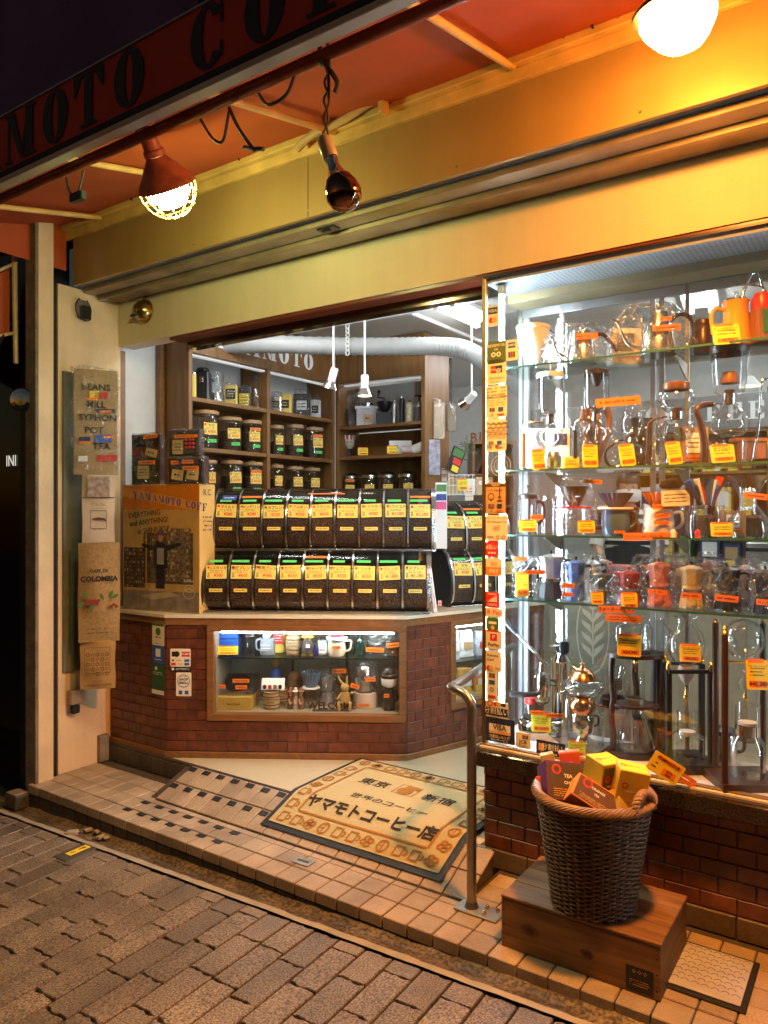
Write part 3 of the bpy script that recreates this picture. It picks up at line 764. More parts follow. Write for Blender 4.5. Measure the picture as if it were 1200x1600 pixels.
dl = thing('downlight', 'round recessed downlight in ceiling beyond the carved panel', 'downlight', (-2.55,6.1,2.999))
obj('rim', lathe([(.06,0),(.095,0),(.10,-.012),(.085,-.016),(.062,-.004)],24), m_white, dl, smooth=40)
obj('lens', cyl(.06,-.006,-.002,24), emitter('downlight glow', (1,.95,.85), 6), dl)
# ------------------------------------------------------------------ brown shelf units
SX, SXB = -3.76, -4.036
SA, SB, SCZ = 2.385, 2.06, 1.745
su = thing('shelf_unit', 'brown wooden shelf unit along left wall with coffee jars', 'shelves', (0,0,0))
for y in (3.262, 3.995, 4.757): obj('upright', bev(SXB,SX,y,y+.032,FZ,2.99,.002), m_shelf, su)
for i, (y0, y1) in enumerate(((3.295,3.994),(4.028,4.756))):
    for z in (SA, SB, SCZ, 1.40): obj('shelf', bev(SXB,SX-.004,y0,y1,z-.028,z,.002), m_shelfb, su)
    obj('light_strip', bev(SX-.06,SX-.02,y0,y1,2.655,2.668,.003), mat('frosted diffuser', (.7,.7,.68), .5, emit=.4), su)
    obj('back_panel', box(SXB,SXB+.006,y0,y1,SA+.001,2.68), m_cool, su)
    obj('back_panel', box(SXB,SXB+.006,y0,y1,1.4,SA-.03), m_shelf, su)
hd = obj('header', bev(SX-.02,SX+.002,3.262,4.789,2.672,2.99,.002), m_shelf, su)
yy = 3.28
for ch in 'YAMAMOTO':
    w, g = signletter(ch, .125, 1.05)
    obj('letter', g, m_white, hd, M=Matrix.Translation((SX+.002, yy, 2.742))@Matrix.Rotation(PI/2,4,'Z')); yy += w+.026
BYF = 4.79
sb2 = thing('shelf_unit', 'brown wooden shelf unit facing the entrance with hand grinders', 'shelves', (0,0,0))
obj('upright', bev(-3.755,-3.722,BYF,5.08,FZ,2.99,.002), m_shelf, sb2)
obj('end_panel', bev(-2.935,-2.90,BYF,5.16,FZ,2.99,.002), m_shelf, sb2)
for z in (2.325, 2.08, 1.75, 1.40): obj('shelf', bev(-3.721,-2.936,BYF+.006,5.08,z-.026,z,.002), m_oak, sb2)
obj('header', bev(-3.721,-2.936,BYF+.002,BYF+.025,2.672,2.99,.002), m_shelf, sb2)
obj('light_strip', bev(-3.7,-2.95,BYF+.04,BYF+.08,2.655,2.668,.003), MATS['frosted diffuser'], sb2)
obj('back_panel', box(-3.721,-2.936,5.075,5.08,2.33,2.68), m_cool, sb2)
obj('back_panel', box(-3.721,-2.936,5.076,5.081,1.4,2.29), m_shelf, sb2)
# duct
m_duct = mat('white foil duct', (.38,.38,.37), .45, var=.06)
def corr(pts, r):
    P = smoothpath(pts, 16); n = len(P)
    return tube(P, [r*(1+.05*(1 if i % 2 else -1)) for i in range(n)], 16)
du = thing('air_duct', 'white corrugated air duct hung below ceiling over brown shelves', 'duct', (-3.0,4.0,2.77))
obj('hose', corr([(-.95,-.55,.0),(-.6,-.25,.02),(-.2,.05,.01),(.2,.28,0),(.46,.40,-.01),(.65,.42,-.06),(.85,.40,-.19),(1.1,.36,-.38)],.062), m_duct, du, smooth=50)
ch = []
ch = [tube([(-.07+.012*math.cos(q)*(1 if i % 2 else .3), .12-.07+.0*i+.012*math.cos(q)*(.3 if i % 2 else 1), .22-.03*i-.02*math.sin(q)) for q in [2*PI*k/10 for k in range(10)]],.004,5,True) for i in range(10)]
obj('chain', join(*ch), m_white, du)['kind'] = 'stuff'
def pendant(u, vt, vb, y, tilt_, label, lit=True, side=0):
    x = XU(u, y); D = DEP((x, y)); zt = CZ+(800-vt)/FPX*D; zb = CZ+(800-vb)/FPX*D
    t = thing('pendant_spotlight', label, 'spotlight', (x, y, zb), 0, 'spotlights hanging on rods')
    obj('rod', tube([(0,0,.10),(0,0,min(2.99, zt+.4)-zb)],.007,8), m_white, t, smooth=60)
    M = Matrix.Translation((0,0,.07))@Matrix.Rotation(math.radians(tilt_),4,'Y')@Matrix.Rotation(math.radians(side),4,'X')
    obj('holder', lathe([(.001,.04),(.022,.038),(.026,.03),(.026,-.045),(.03,-.05)],16), m_white, t, M=M, smooth=40)
    obj('reflector', lathe([(.028,-.05),(.045,-.085),(.052,-.10),(.048,-.10),(.026,-.055)],20), m_chrome, t, M=M, smooth=40)
    obj('bulb', lathe([(.001,-.07),(.03,-.075),(.044,-.096),(.001,-.101)],16), emitter('spot bulb glow', (1,.86,.62), 14) if lit else m_glass, t, M=M, smooth=60)
pendant(521, 505, 600, 3.9, 20, 'lit white spotlight on a rod tilting left before brown shelves')
pendant(570, 500, 612, 3.9, 0, 'lit white spotlight hanging straight down before back shelf unit')
pendant(737, 560, 635, 4.7, 60, 'white spotlight turned sideways in front of the B1 wall', side=20)
# ------------------------------------------------------------------ jars
m_jar = glass('jar glass', (.95,.965,.96), .8, .02, 1.5, .06, power=3.0)
NAMES = ['モカ','ブラジル','ジャワ','ペルー','ハワイ','キリマン','コナ','グアテマラ','ブレンド','トラジャ','ケニア','カフェ']
PRICES = ['¥580','¥650','¥550','¥500','¥720','¥980']
def pricecard(parent, M, w, h, name, price, seed, lvl=True):
    """yellow hand-written shop card: card, red dot, name in black, price in red"""
    rr_ = random.Random(seed*13+5); M = M@Matrix.Translation((rr_.uniform(-.004,.004),-.0005*0,rr_.uniform(-.004,.004)))@Matrix.Rotation(rr_.uniform(-.05,.05),4,'Y')
    c = obj('price_card', prism([(-w/2,-h/2),(w/2,-h/2),(w/2,h/2),(-w/2,h/2)],-.0012,0), m_card, parent, M=M)
    tgt = c if lvl else parent
    ink = join(mv(text(name, h*.27, bold=.012), w*.06, -.0014, h*.27), mv(scribble(w*.62, h*.2, 2, seed), .0, -.0014, h*.03), mv(ring(0,0,h*.07,h*.035,0,8,), -w*.38, -.0018, -h*.12), mv(ring(0,0,h*.09,h*.05,0,8), -w*.38, -.0018, -h*.3))
    obj('lettering', ink, m_ink, tgt, M=M)
    obj('price', mv(text(price, h*.34, bold=.015, wide=.95), w*.1, -.0015, -h*.26), m_red, tgt, M=M); obj('red_dot', mv(flat(disc(0,0,h*.09,10)), -w*.39, -.0018, h*.33), m_red, tgt, M=M)
def strip(parent, name, m, M, w, h, ink=None, seed=1, rows=1):
    s = obj(name, prism([(-w/2,-h/2),(w/2,-h/2),(w/2,h/2),(-w/2,h/2)],-.0012,0), m, parent, M=M)
    obj('print', mv(scribble(w*.84, h*.62, rows, seed),0,-.0014,0), ink or m_ink, s, M=M)
    return s
def jar(x, y, z, r, h, rz, label, fill=.6, seed=0, lid='cork', orange=False, group='bean jars on the brown shelves', low=False):
    t = thing('bean_jar', label, 'jar', (x,y,z), rz, group)
    hb_ = h*.86
    obj('glass', lathe([(.001,.002),(r*.94,.002),(r,.012),(r,hb_*.93),(r*.93,hb_)],24), m_jar, t, smooth=40)
    obj('beans', lathe([(.001,.004),(r*.92,.004),(r*.95,.014),(r*.95,hb_*fill),(r*.5,hb_*fill*1.05),(.001,hb_*fill*1.02)],20), m_beans, t, smooth=40)
    if lid == 'cork':
        obj('lid', lathe([(.001,hb_),(r*1.04,hb_),(r*1.06,hb_+.006),(r*1.06,hb_+.02),(r*1.02,hb_+.024),(.001,hb_+.024)],24), m_cork, t, smooth=40)
        obj('knob', lathe([(.001,hb_+.024),(r*.3,hb_+.024),(r*.33,h-.002),(r*.2,h),(.001,h)],14), m_cork, t, smooth=40)
    else:
        obj('lid', lathe([(r*1.0,hb_-.02),(r*1.03,hb_-.018),(r*1.03,hb_+.005),(r*.7,hb_+.025),(r*.2,hb_+.035),(.001,hb_+.036)],24), m_steel, t, smooth=40)
        obj('knob', lathe([(.001,hb_+.035),(r*.1,hb_+.036),(r*.08,h-.01),(r*.16,h-.005),(r*.1,h),(.001,h)],10), m_steel, t, smooth=40)
    Mc = Matrix.Translation((r*.12,-r-.002,hb_*(.56 if not low else .42)))
    pricecard(t, Mc, r*1.05, hb_*.34, NAMES[seed % 12], PRICES[seed % 6], seed)
    if not low: strip(t, 'green_label', m_grn, Matrix.Translation((r*.25,-r-.002,hb_*.22)), r*.72, .022, seed=seed)
    if orange: strip(t, 'orange_label', m_org, Matrix.Translation((r*.12,-r-.0035,hb_*.80)), r*1.05, .022, seed=seed)
RJ = 62
row1 = [(3.497,.085,.27,False),(3.719,.083,.245,False),(3.930,.075,.245,True),(4.20,.056,.235,False),(4.406,.072,.26,False),(4.632,.078,.26,True)]
o1 = ['first jar from the doorway, half empty','second jar from the doorway','third from the doorway, orange strip','slim jar beside the divider','middle jar past the divider','last jar, with an orange strip']
for i, (y, r, h, og) in enumerate(row1): jar(-3.862, y, SB+.001, r, h, RJ, 'cork-lidded coffee bean jar on upper brown shelf, '+o1[i], (.2,.65,.68,.5,.42,.68)[i], i, orange=og)
row2 = [(3.50,.07,.25),(3.735,.078,.26),(3.938,.077,.26),(4.195,.055,.255),(4.402,.07,.25),(4.61,.07,.25)]
for i, (y, r, h) in enumerate(row2): jar(-3.862, y, SCZ+.001, r, h, RJ, 'cork-lidded coffee bean jar on lower brown shelf, '+o1[i].replace(', half empty','').replace(', with an orange strip',''), .62, i+5, orange=(i == 2), low=False)
for i, (u, og) in enumerate(((547,True),(578,False),(605,False),(637,False))):
    jar(XU(u,4.9), 4.9, 1.751, .072, .20, 30, ['steel-lidded bean jar with an orange lid band on back shelf','steel-lidded bean jar next to the orange-banded one','steel-lidded bean jar, third on the back shelf from the divider','steel-lidded bean jar beside the end panel of back shelf'][i], .8, i+3, 'steel', og, 'steel-lidded jars on the back shelf', low=True)
# ------------------------------------------------------------------ tiled counter
C1, C2, C3 = Vector((-3.968,2.830,0)), Vector((-3.45,2.832,0)), Vector((-2.28,3.561,0))
E2 = (C3-C2).normalized(); A2 = math.degrees(math.atan2(E2.y, E2.x)); L2 = (C3-C2).length
A3 = 70.9; E3 = Vector((math.cos(math.radians(A3)), math.sin(math.radians(A3)), 0)); L3 = 1.15
C4 = C3+E3*L3
co = thing('counter', 'low red brick-tiled shop counter with cream worktop', 'counter', (0,0,0))
CT = 1.045
def frame(o, a): return Matrix.Translation(o)@Matrix.Rotation(math.radians(a),4,'Z')
def footprint(ins, back=.5):
    n2 = Vector((-math.sin(math.radians(A2)), math.cos(math.radians(A2)),0)); n3 = Vector((-math.sin(math.radians(A3)), math.cos(math.radians(A3)),0))
    q1 = C1+Vector((0,ins,0)); q2 = C2+(Vector((0,1,0))+n2).normalized()*ins; q3 = C3+(n2+n3).normalized()*ins; q4 = C4+n3*ins
    return [q1,q2,q3,q4]
def worktop(ins, z0, z1, back=.48):
    a = footprint(ins); b = footprint(back); p = a+b[::-1]; p[-1] = C1+Vector((0,back,0)); n = len(p)
    V = [(v.x,v.y,z0) for v in p]+[(v.x,v.y,z1) for v in p]
    F = [tuple(range(n))[::-1], tuple(range(n,2*n))]+[(i,(i+1) % n, n+(i+1) % n, n+i) for i in range(n)]
    return V, F
obj('worktop', worktop(-.022,1.026,CT), mat('cream laminate', (.66,.58,.44), .3, var=.04), co)
obj('worktop_edge', worktop(-.012,.985,1.0255), m_oak, co)
def wallpanel(L, holes, y0=0.0, th=.02, z0=FZ, z1=.985):
    """panel with at most one window (x0,x1,z0,z1)"""
    if not holes: return box(0,L,y0,y0+th,z0,z1)
    a, b, c, d = holes
    return join(box(0,a,y0,y0+th,z0,z1), box(a,b,y0,y0+th,z0,c), box(a,b,y0,y0+th,d,z1), box(b,L,y0,y0+th,z0,z1) if b < L-.005 else ([],[]))
BP, BH = .1165, .0585
_bm = {}
def brickmesh(w, h=None, m=None):
    h = h or BH-.0045
    k = (round(w,3), round(h,3))
    if k not in _bm:
        o = obj('brick', bev(0,k[0],-.006,.0,0,k[1],.0016), m_brick); _bm[k] = o.data; bpy.data.objects.remove(o)
    return _bm[k]
def bricks(parent, M, L, z0, z1, hole=None, x0=0.0):
    r = 0; z = z0
    while z < z1-.012:
        h = min(BH-.0045, z1-z-.003)
        iv = [(x0, L)]
        if hole and z+h > hole[2]-.002 and z < hole[3]+.002: iv = [(x0, hole[0])]+([(hole[1], L)] if hole[1] < L-.01 else [])
        for a, b in iv:
            x = a-(BP/2 if r % 2 else 0)-(.0)
            x = math.floor((a+ (BP/2 if r % 2 else 0))/BP)*BP-(BP/2 if r % 2 else 0)
            while x < b:
                s, e = max(x+.002, a+.001), min(x+BP-.002, b-.001)
                if e-s > .012:
                    w = round((e-s)/.004)*.004 if e-s < BP-.006 else BP-.004
                    o = obj('brick', brickmesh(min(w,e-s), h), None, parent)
                    o.matrix_local = M@Matrix.Translation((s, 0, z))
                x += BP
        z += BH; r += 1
segs = [(C1,0.22,(C2-C1).length,None,'a'),(C2,A2,L2,(.235,L2,.438,.985),'b'),(C3,A3,L3,(.325,.80,.455,.985),'c')]
pan = []
for o_, a_, l_, h_, k_ in segs:
    M = frame(o_, a_)
    f = obj('front_panel', wallpanel(l_, h_), m_bgrout, co, M=M); pan.append(f)
    bricks(f, M, l_, FZ+.04, .985, h_)
    obj('skirting', bev(-.004,l_+.006,-.014,-.001,FZ,FZ+.036,.003), m_oak, f, M=M)
# showcase windows in the counter
def showcase(M, x0, x1, z0, z1, zs, dep, label):
    t = thing('counter_showcase', label, 'showcase', M.translation, math.degrees(M.to_euler().z))
    fw = .042
    for nm, g in (('frame', bev(x0,x1,-.016,.03,z0,z0+fw,.003)), ('frame', bev(x0,x1,-.016,.03,z1-fw*.8,z1,.003)), ('frame', bev(x0,x0+fw,-.015,.03,z0+fw,z1-fw*.8,.003)), ('frame', bev(x1-fw,x1,-.015,.03,z0+fw,z1-fw*.8,.003))): obj(nm, g, m_oak, t)
    a, b, c, d = x0+fw, x1-fw, z0+fw, z1-fw*.8
    ml = mat('beige showcase lining', (.25,.21,.15), .6)
    obj('lining', join(box(a-.01,b+.01,dep,dep+.01,c-.01,d+.01), box(a-.012,a-.002,.03,dep,c-.01,d+.01), box(b+.002,b+.012,.03,dep,c-.01,d+.01), box(a,b,.03,dep,d+.001,d+.012)), ml, t)
    obj('base_board', bev(a,b,.03,dep-.002,c-.02,c,.002), mat('pale base board', (.34,.27,.18), .5), t)
    obj('glass_shelf', box(a+.004,b-.004,.05,dep-.03,zs-.008,zs), m_shelfglass, t)
    obj('shelf_edge', box(a+.004,b-.004,.046,.0499,zs-.008,zs), mat('dark glass edge', (.02,.035,.03), .15), t)
    obj('glass_pane', box(a,b,.008,.012,c,d), m_pane, t)
    obj('light_tube', tube([(a+.03,.05,d-.012),(b-.03,.05,d-.012)],.008,8), emitter('showcase light glow', (.86,.95,1.0), K_CASE*.36), t, smooth=60)
    obj('tube_holder', bev(a+.02,b-.02,.036,.066,d-.004,d,.001), m_alu, t)
    for q in (.36,.68): obj('slot_rail', bev(a+(b-a)*q,a+(b-a)*q+.012,dep-.01,dep-.001,c,d,.001), m_blackmetal, t)
    return t, (a,b,c,d)
M2s, M3s = frame(C2, A2), frame(C3, A3)
SHOW, (sa,sb_,sz0,sz1) = showcase(M2s, .235, L2-.0, .438, .984, .79, .40, 'lit glass-fronted showcase of mugs and drippers set in the counter')
SHOW3, (ta,tb,tz0,tz1) = showcase(M3s, .325, .80, .455, .984, .72, .36, 'lit glass-fronted showcase of coffee bags beside the handrail')
# ------------------------------------------------------------------ bean dispensers
m_cover = glass('smoked bin cover', (.94,.90,.86), .8, .06, 1.5, .05, power=3.5)
m_bin = mat('dark bin interior', (.030,.018,.010), .35)
m_beans4 = beansmat('house roast beans', (.062,.027,.012)); m_beans2 = beansmat('dark roast beans', (.050,.022,.010)); m_beans3 = beansmat('medium roast beans', (.080,.035,.015))
PROF = [(.045,.0),(.012,.035),(.0,.09),(.002,.16),(.016,.225),(.045,.28),(.09,.325),(.15,.352),(.23,.362)]
def at_prof(z):
    for (y0,z0),(y1,z1) in zip(PROF, PROF[1:]):
        if z0 <= z <= z1: t = (z-z0)/(z1-z0); return y0+t*(y1-y0), math.atan2(y1-y0, z1-z0)
    return PROF[-1][0], 1.2
def on_cover(x, z, off=-.003):
    y, a = at_prof(z)
    return Matrix.Translation((x, y+off*math.cos(a), z-off*math.sin(a)*-1 if False else z))@Matrix.Rotation(-a,4,'X')
def dispenser(t, cols, W, tiers, names, prices):
    for k, (dx, dy, dz, sh_) in enumerate(tiers):
        T = Matrix.Translation((dx,dy,dz))
        for c in range(cols):
            x0 = c*W; w = W-.012
            b = obj('bin', curved(PROF, 0.006, w+.006), m_cover, t, M=T@Matrix.Translation((x0,0,0)), smooth=50)
            obj('beans', curved([(.06,.004),(.022,.04),(.01,.09),(.012,.16),(.016,.175+.022*((c*7+k*3) % 4)*.5),(.022,.19+.016*((c*7+k*3) % 4)),(.10,.235)], .008, w+.004), (m_beans4,m_beans2,m_beans3)[(c*5+k) % 3], b, M=T@Matrix.Translation((x0,0,0)), smooth=50)
            xm = x0+W/2
            j = k*cols+c
            h_ = .080; w_ = W*.84
            pricecard(b, T@on_cover(xm, .222,-.004), w_, h_, names[j], prices[j], j, False)
            strip_w = W*(.6,.7,.9)[(c+k) % 3]
            obj('green_label', prism([(-strip_w*.4,-.009),(strip_w*.4,-.009),(strip_w*.4,.009),(-strip_w*.4,.009)],-.001,0), m_grn, b, M=T@on_cover(xm-.01, .283,-.004))
            obj('name_strip', prism([(-W*.27,-.010),(W*.27,-.010),(W*.27,.010),(-W*.27,.010)],-.001,0), m_card, b, M=T@on_cover(xm, .118,-.004))
            obj('strip_print', mv(scribble(W*.42,.011,1,j+3),0,-.0014,0), m_ink, b, M=T@on_cover(xm, .118,-.004))
            if (c*3+k*5) % 7 == 3: obj('orange_label', prism([(-W*.42,-.008),(W*.42,-.008),(W*.42,.008),(-W*.42,.008)],-.001,0), m_org, b, M=T@on_cover(xm, .306,-.004))
        for c in range(cols+1):
            obj('divider', curved([(y-.006, z) for y, z in PROF], c*W-.0055, c*W+.0055), m_steel, t, M=T, smooth=50)
        obj('tray', join(box(-.004,cols*W+.004,.03,.30,-.008,-.001), box(-.004,cols*W+.004,.235,.245,0,.36)), m_bin, t, M=T)
        obj('rail', bev(-.01,cols*W+.01,.01,.05,-.016,-.002,.003), m_steel, t, M=T)
        e = PROF+[(.30,.362),(.30,-.016),(.045,-.016)]
        for sx, nm in ((-.022,'end_panel'),(cols*W+.006,'end_panel')):
            g = prism([(y-.008, z) for y, z in e], 0, .016)
            obj(nm, g, m_blackpl if sx < 0 else m_steel, t, M=T@Matrix.Translation((sx+(.016 if True else 0),0,0))@Matrix.Rotation(PI/2,4,'Z')@Matrix.Scale(1,4), smooth=30)
ds = thing('bean_dispenser', 'two-tier coffee bean dispenser with eighteen curved bins on counter', 'bean dispenser', M2s.translation, A2)
n9 = ['マイルド','マンデリン','モカブレンド','ブルボン','ブラジル','トラジャ','モカマタリ','ハワイコナ','ブルーマウンテン','コスタリカ','炭焼ブレンド','喫茶用ブレンド','モカブレンド','ジャーマン','カフェブレンド','リッチ','ブレンド','エスプレッソ']
p9 = ['¥580','¥580','¥550','¥500','¥600','¥720','¥980','¥3,080','¥2,580','¥580','¥650','¥980','¥550','¥550','¥550','¥550','¥1,880','¥1,280']
W9 = (1.500-.205)/9
order = n9, p9
dispenser(ds, 9, W9, [(.235,.135,CT+.372,0),(.205,.03,CT+.018,0)], n9, p9)
lb = strip(ds, 'photo_sticker', m_knit, Matrix.Translation((.235,.135,CT+.372))@on_cover(W9*.55,.30,-.004), .085, .04, m_wht)
strip(ds, 'long_orange_label', m_org, Matrix.Translation((.235,.135,CT+.372))@on_cover(W9*4.6,.325,-.005), .22, .009)
d3 = thing('bean_dispenser', 'smaller dark bean dispenser behind the handrail side of counter', 'bean dispenser', C3+E3*.40+Vector((0,0,0)), 58)
dispenser(d3, 3, .15, [(.02,.20,CT+.30,0),(.02,.10,CT+.012,0)], ['スペシャル','ブレンド','ケニア','モカ','ブルボン','キリマン'], ['¥550','¥550','¥600','¥780','¥620','¥580'])
# ------------------------------------------------------------------ display case
XC0, XC1 = -1.447, 1.25
CY0, CY1 = 2.886, 3.262
dc = thing('display_case', 'tall glass display case with glass shelves on red brick base', 'display case', (XC0,CY0,0))
Td = Matrix.Translation((-XC0,-CY0,0))
def case(name, g, m, parent=None, **k):
    return obj(name, g, m, parent or dc, M=(Td if not parent else Td), **k)
bw = case('base_wall', box(XC0+.001,XC1,CY0+.001,CY1-.001,TZ,.564), m_bgrout)
def cbricks(M, L):
    z = .205; r = 0; H = .0602; P = .124
    while z < .56:
        h = min(H-.0045, .563-z)
        x = -(P/2 if r % 2 else 0)
        while x < L:
            s, e = max(x+.0025, .001), min(x+P-.0025, L-.001)
            if e-s > .012:
                k = ('c', round(e-s,3), round(h,3))
                if k not in _bm:
                    o = obj('brick', bev(0,k[1],-.006,0,0,k[2],.0016), m_brick); _bm[k] = o.data; bpy.data.objects.remove(o)
                o = obj('brick', _bm[k], None, bw); o.matrix_local = M@Matrix.Translation((s,0,z))
            x += P
        z += H; r += 1
cbricks(Matrix.Translation((0,0,0)), 1.95)
cbricks(Matrix.Translation((0,CY1-CY0,0))@Matrix.Rotation(-PI/2,4,'Z'), CY1-CY0)
for i in range(10): obj('skirting_tile', bev(i*.198+.002,i*.198+.196,-.014,-.001,TZ+.0005,.201,.003), m_riser if False else mat('brown skirting stone', (.115,.078,.048), .55, var=.2, vs=60, bump=.3, rnd=.1), bw)
m_gran = speckle('polished dark granite', (.014,.009,.006), (.038,.025,.016), 120, .08, .05, .02, .3)
case('sill', bev(XC0-.028,XC1,2.80,CY1+.02,.566,.631,.004), m_gran)
case('base_board', box(XC0-.006,XC1,2.845,CY1-.002,.6315,.639), mat('pink-white board', (.70,.62,.56), .4))
GY = 2.872
pane = case('front_pane', box(XC0+.012,XC1,GY,GY+.005,.6395,2.638), m_pane)
case('side_pane', box(XC0-.002,XC0+.003,GY+.02,CY1-.03,.64,2.638), m_pane)
case('back_pane', box(XC0+.04,XC1,CY1-.012,CY1-.008,.66,2.56), m_pane)
case('front_post', bev(XC0-.006,XC0+.012,GY-.004,GY+.02,.64,2.638,.002), mat('bronze post', (.30,.20,.10), .3, metal=.9))
case('back_post', join(bev(XC0-.004,XC0+.02,CY1-.03,CY1,.64,2.6,.002), bev(XC0+.022,XC0+.045,CY1-.024,CY1-.004,.64,2.6,.002)), m_alu)
case('pane_edge', box(XC0-.01,XC1,GY-.012,GY+.014,.6392,.6455), mat('clear sill strip', (.20,.15,.10), .25))
m_perf = mat('perforated white panel', (.40,.41,.42), .5, var=.02)
case('top_panel', box(XC0+.003,XC1,GY+.012,3.10,2.612,2.622), m_perf)
hg = []
for i in range(60):
    for j in range(9): hg.append(mv(flat([(-.004,-.004),(.004,-.004),(.004,.004),(-.004,.004)]), 0, 0, 0))
V, F = [], []
for i in range(64):
    for j in range(10):
        x, y = XC0+.02+i*.019, GY+.03+j*.019; o = len(V)
        V += [(x-.0045,y-.0045,2.6112),(x+.0045,y-.0045,2.6112),(x+.0045,y+.0045,2.6112),(x-.0045,y+.0045,2.6112)]; F.append((o,o+1,o+2,o+3))
pf = case('perforation', (V, F), mat('hole grey', (.22,.23,.24), .7)); pf['kind'] = 'stuff'
case('top_rail', bev(XC0+.003,XC1,3.101,CY1,2.575,2.63,.003), mat('khaki board', (.36,.29,.16), .5, var=.06))
case('head_frame', bev(XC0-.004,XC1,CY1-.028,CY1-.004,2.535,2.574,.002), m_alu)
case('head_wire', box(XC0,XC1,GY-.006,GY-.001,2.63,2.639), m_blackmetal)
for u in (879, 1075): case('slot_rail', bev(XU(u,3.25)-.008,XU(u,3.25)+.008,3.232,3.249,.64,2.57,.001), m_dsteel)
for u in (1020, 1034): case('door_stile', bev(XU(u,3.25)-.011,XU(u,3.25)+.011,3.249,3.262,.64,2.54,.001), m_alu)
em_case = emitter('case tube glow', (.72,.87,1.0), K_CASE)
case('case_tube', tube([(-1.386,2.925,.72),(-1.386,2.925,2.58)],.0105,10), em_case, smooth=60)
case('case_tube', tube([(1.18,2.925,.72),(1.18,2.925,2.58)],.0105,10), em_case, smooth=60)  # right-end tube, out of view, added to brighten the case
for z in (.70, 2.585): case('tube_cap', bev(-1.40,-1.372,2.912,2.938,z-.02,z+.02,.002), m_alu)
case('led_column', bev(XU(874,3.215)-.004,XU(874,3.215)+.004,3.205,3.212,.66,2.5,.001), emitter('led column glow', (.72,.87,1.0), 40))
SHZ = {1:2.253, 2:1.813, 3:1.537, 4:1.263}
for k, z in SHZ.items():
    s = case('shelf', box(XC0+.03,XC1,2.935,3.225,z-.008,z), m_shelfglass)
    obj('edge', box(XC0+.03,XC1,2.931,2.9348,z-.008,z), m_edge, s, M=Td)
    for u in (879, 1075):
        x = XU(u,3.25)
        obj('bracket', prism([(0,-.01),(.20,-.01),(.20,-.016),(.02,-.075),(0,-.075)],-.003,.003), m_dsteel, s, M=Td@Matrix.Translation((x,3.235,z))@Matrix.Rotation(-PI/2,4,'Z'))
# stickers on the glass
m_pr = {'k':m_ink, 'n':m_navy, 'w':m_wht, 'r':mat('red print',(.62,.025,.02),.5), 'o':mat('orange print',(.85,.25,.02),.5), 'y':m_yel, 'g':mat('green print',(.05,.16,.03),.5), 'b':mat('brown print',(.10,.045,.018),.5), 'B':mat('blue print',(.03,.10,.42),.5), 'G':mat('grey print',(.22,.22,.22),.5), 'O':mat('pale orange print',(.80,.42,.12),.5)}
m_stk = mat('sticker white', (.78,.68,.50), .4, var=.02)
def decal(parent, M, w, h, bg, els, rad=.12):
    s = obj('sticker', prism(rrect(-w/2,w/2,-h/2,h/2,min(w,h)*rad),-.0012,0), bg, parent, M=M)
    by = {}
    for i, e in enumerate(els):
        y = -.0016-.0003*i
        if e[0] == 't': g = mv(text(e[1], e[4]*h, bold=e[6] if len(e) > 6 else .01, y=0), e[2]*w, y, e[3]*h)
        elif e[0] == 'r': g = frect(e[1]*w, e[2]*w, e[3]*h, e[4]*h, y)
        elif e[0] == 'c': g = flat(disc(e[1]*w, e[2]*h, e[3]*w, 14), y)
        elif e[0] == 'q': g = ring(e[1]*w, e[2]*h, e[3]*w, e[4]*w, y, 20, e[6] if len(e) > 6 else 0, e[7] if len(e) > 7 else 360)
        elif e[0] == 's': g = mv(scribble((e[2]-e[1])*w, (e[4]-e[3])*h, e[6], i), (e[1]+e[2])/2*w, y, (e[3]+e[4])/2*h)
        by.setdefault(e[5], []).append(g)
    for k, gs in by.items(): obj('print', join(*gs), m_pr[k], s, M=M)
    return s
def gst(u0, u1, v0, v1, bg, els, rad=.12):
    p = PY((u0+u1)/2, (v0+v1)/2, GY); a = PY(u0, (v0+v1)/2, GY); b = PY(u1, (v0+v1)/2, GY); c = PY((u0+u1)/2, v0, GY); d = PY((u0+u1)/2, v1, GY)
    decal(pane, Td@Matrix.Translation((p.x, GY-.0005, p.z)), b.x-a.x, c.z-d.z, bg, els, rad)
MC = lambda x, z, r: [('c',x-r*.6,z,r,0,'r'),('c',x+r*.6,z,r,0,'O')]
JC = lambda x, z, w, h: [('r',x-w,x-w*.38,z-h,z+h,'B'),('r',x-w*.30,x+w*.30,z-h,z+h,'r'),('r',x+w*.38,x+w,z-h,z+h,'g')]
gst(762,779,478,510,m_stk,[('r',-.42,.42,.1,.42,'n'),('t','VISA',0,.25,.22,'w')]+MC(0,-.2,.24))
gst(761,790,533,568,mat('olive sticker',(.09,.13,.02),.5),[('t','REVIEW US',0,.30,.17,'w'),('t','ON',0,.12,.12,'w'),('q',-.14,-.10,.12,.06,'w'),('q',.14,-.10,.12,.06,'w'),('t','tripadvisor',0,-.36,.15,'k')])
gst(791,809,531,563,m_stk,[('r',-.32,.32,.1,.38,'B'),('t','AMEX',0,.24,.15,'w')]+JC(0,-.22,.30,.14))
gst(761,791,566,600,m_stk,[('r',-.30,-.05,.0,.34,'r'),('r',-.05,.30,.0,.34,'n'),('t','UnionPay',0,.17,.13,'w'),('t','银联',.1,.06,.12,'w'),('t','信用卡取現卡',0,-.24,.12,'G'),('s',-.3,.3,-.44,-.34,'G',1)],.05)
gst(760,792,602,653,m_stk,[('s',-.46,.46,.16,.46,'r',3),('r',-.5,.5,.10,.17,'G'),('t','TOKYO',0,.135,.07,'w'),('s',-.46,.46,-.14,.08,'o',3)]+JC(-.2,-.24,.13,.06)+[('r',.1,.34,-.30,-.18,'B'),('q',-.2,-.4,.07,.04,'G'),('r',.06,.38,-.42,-.38,'r')])
fan = []
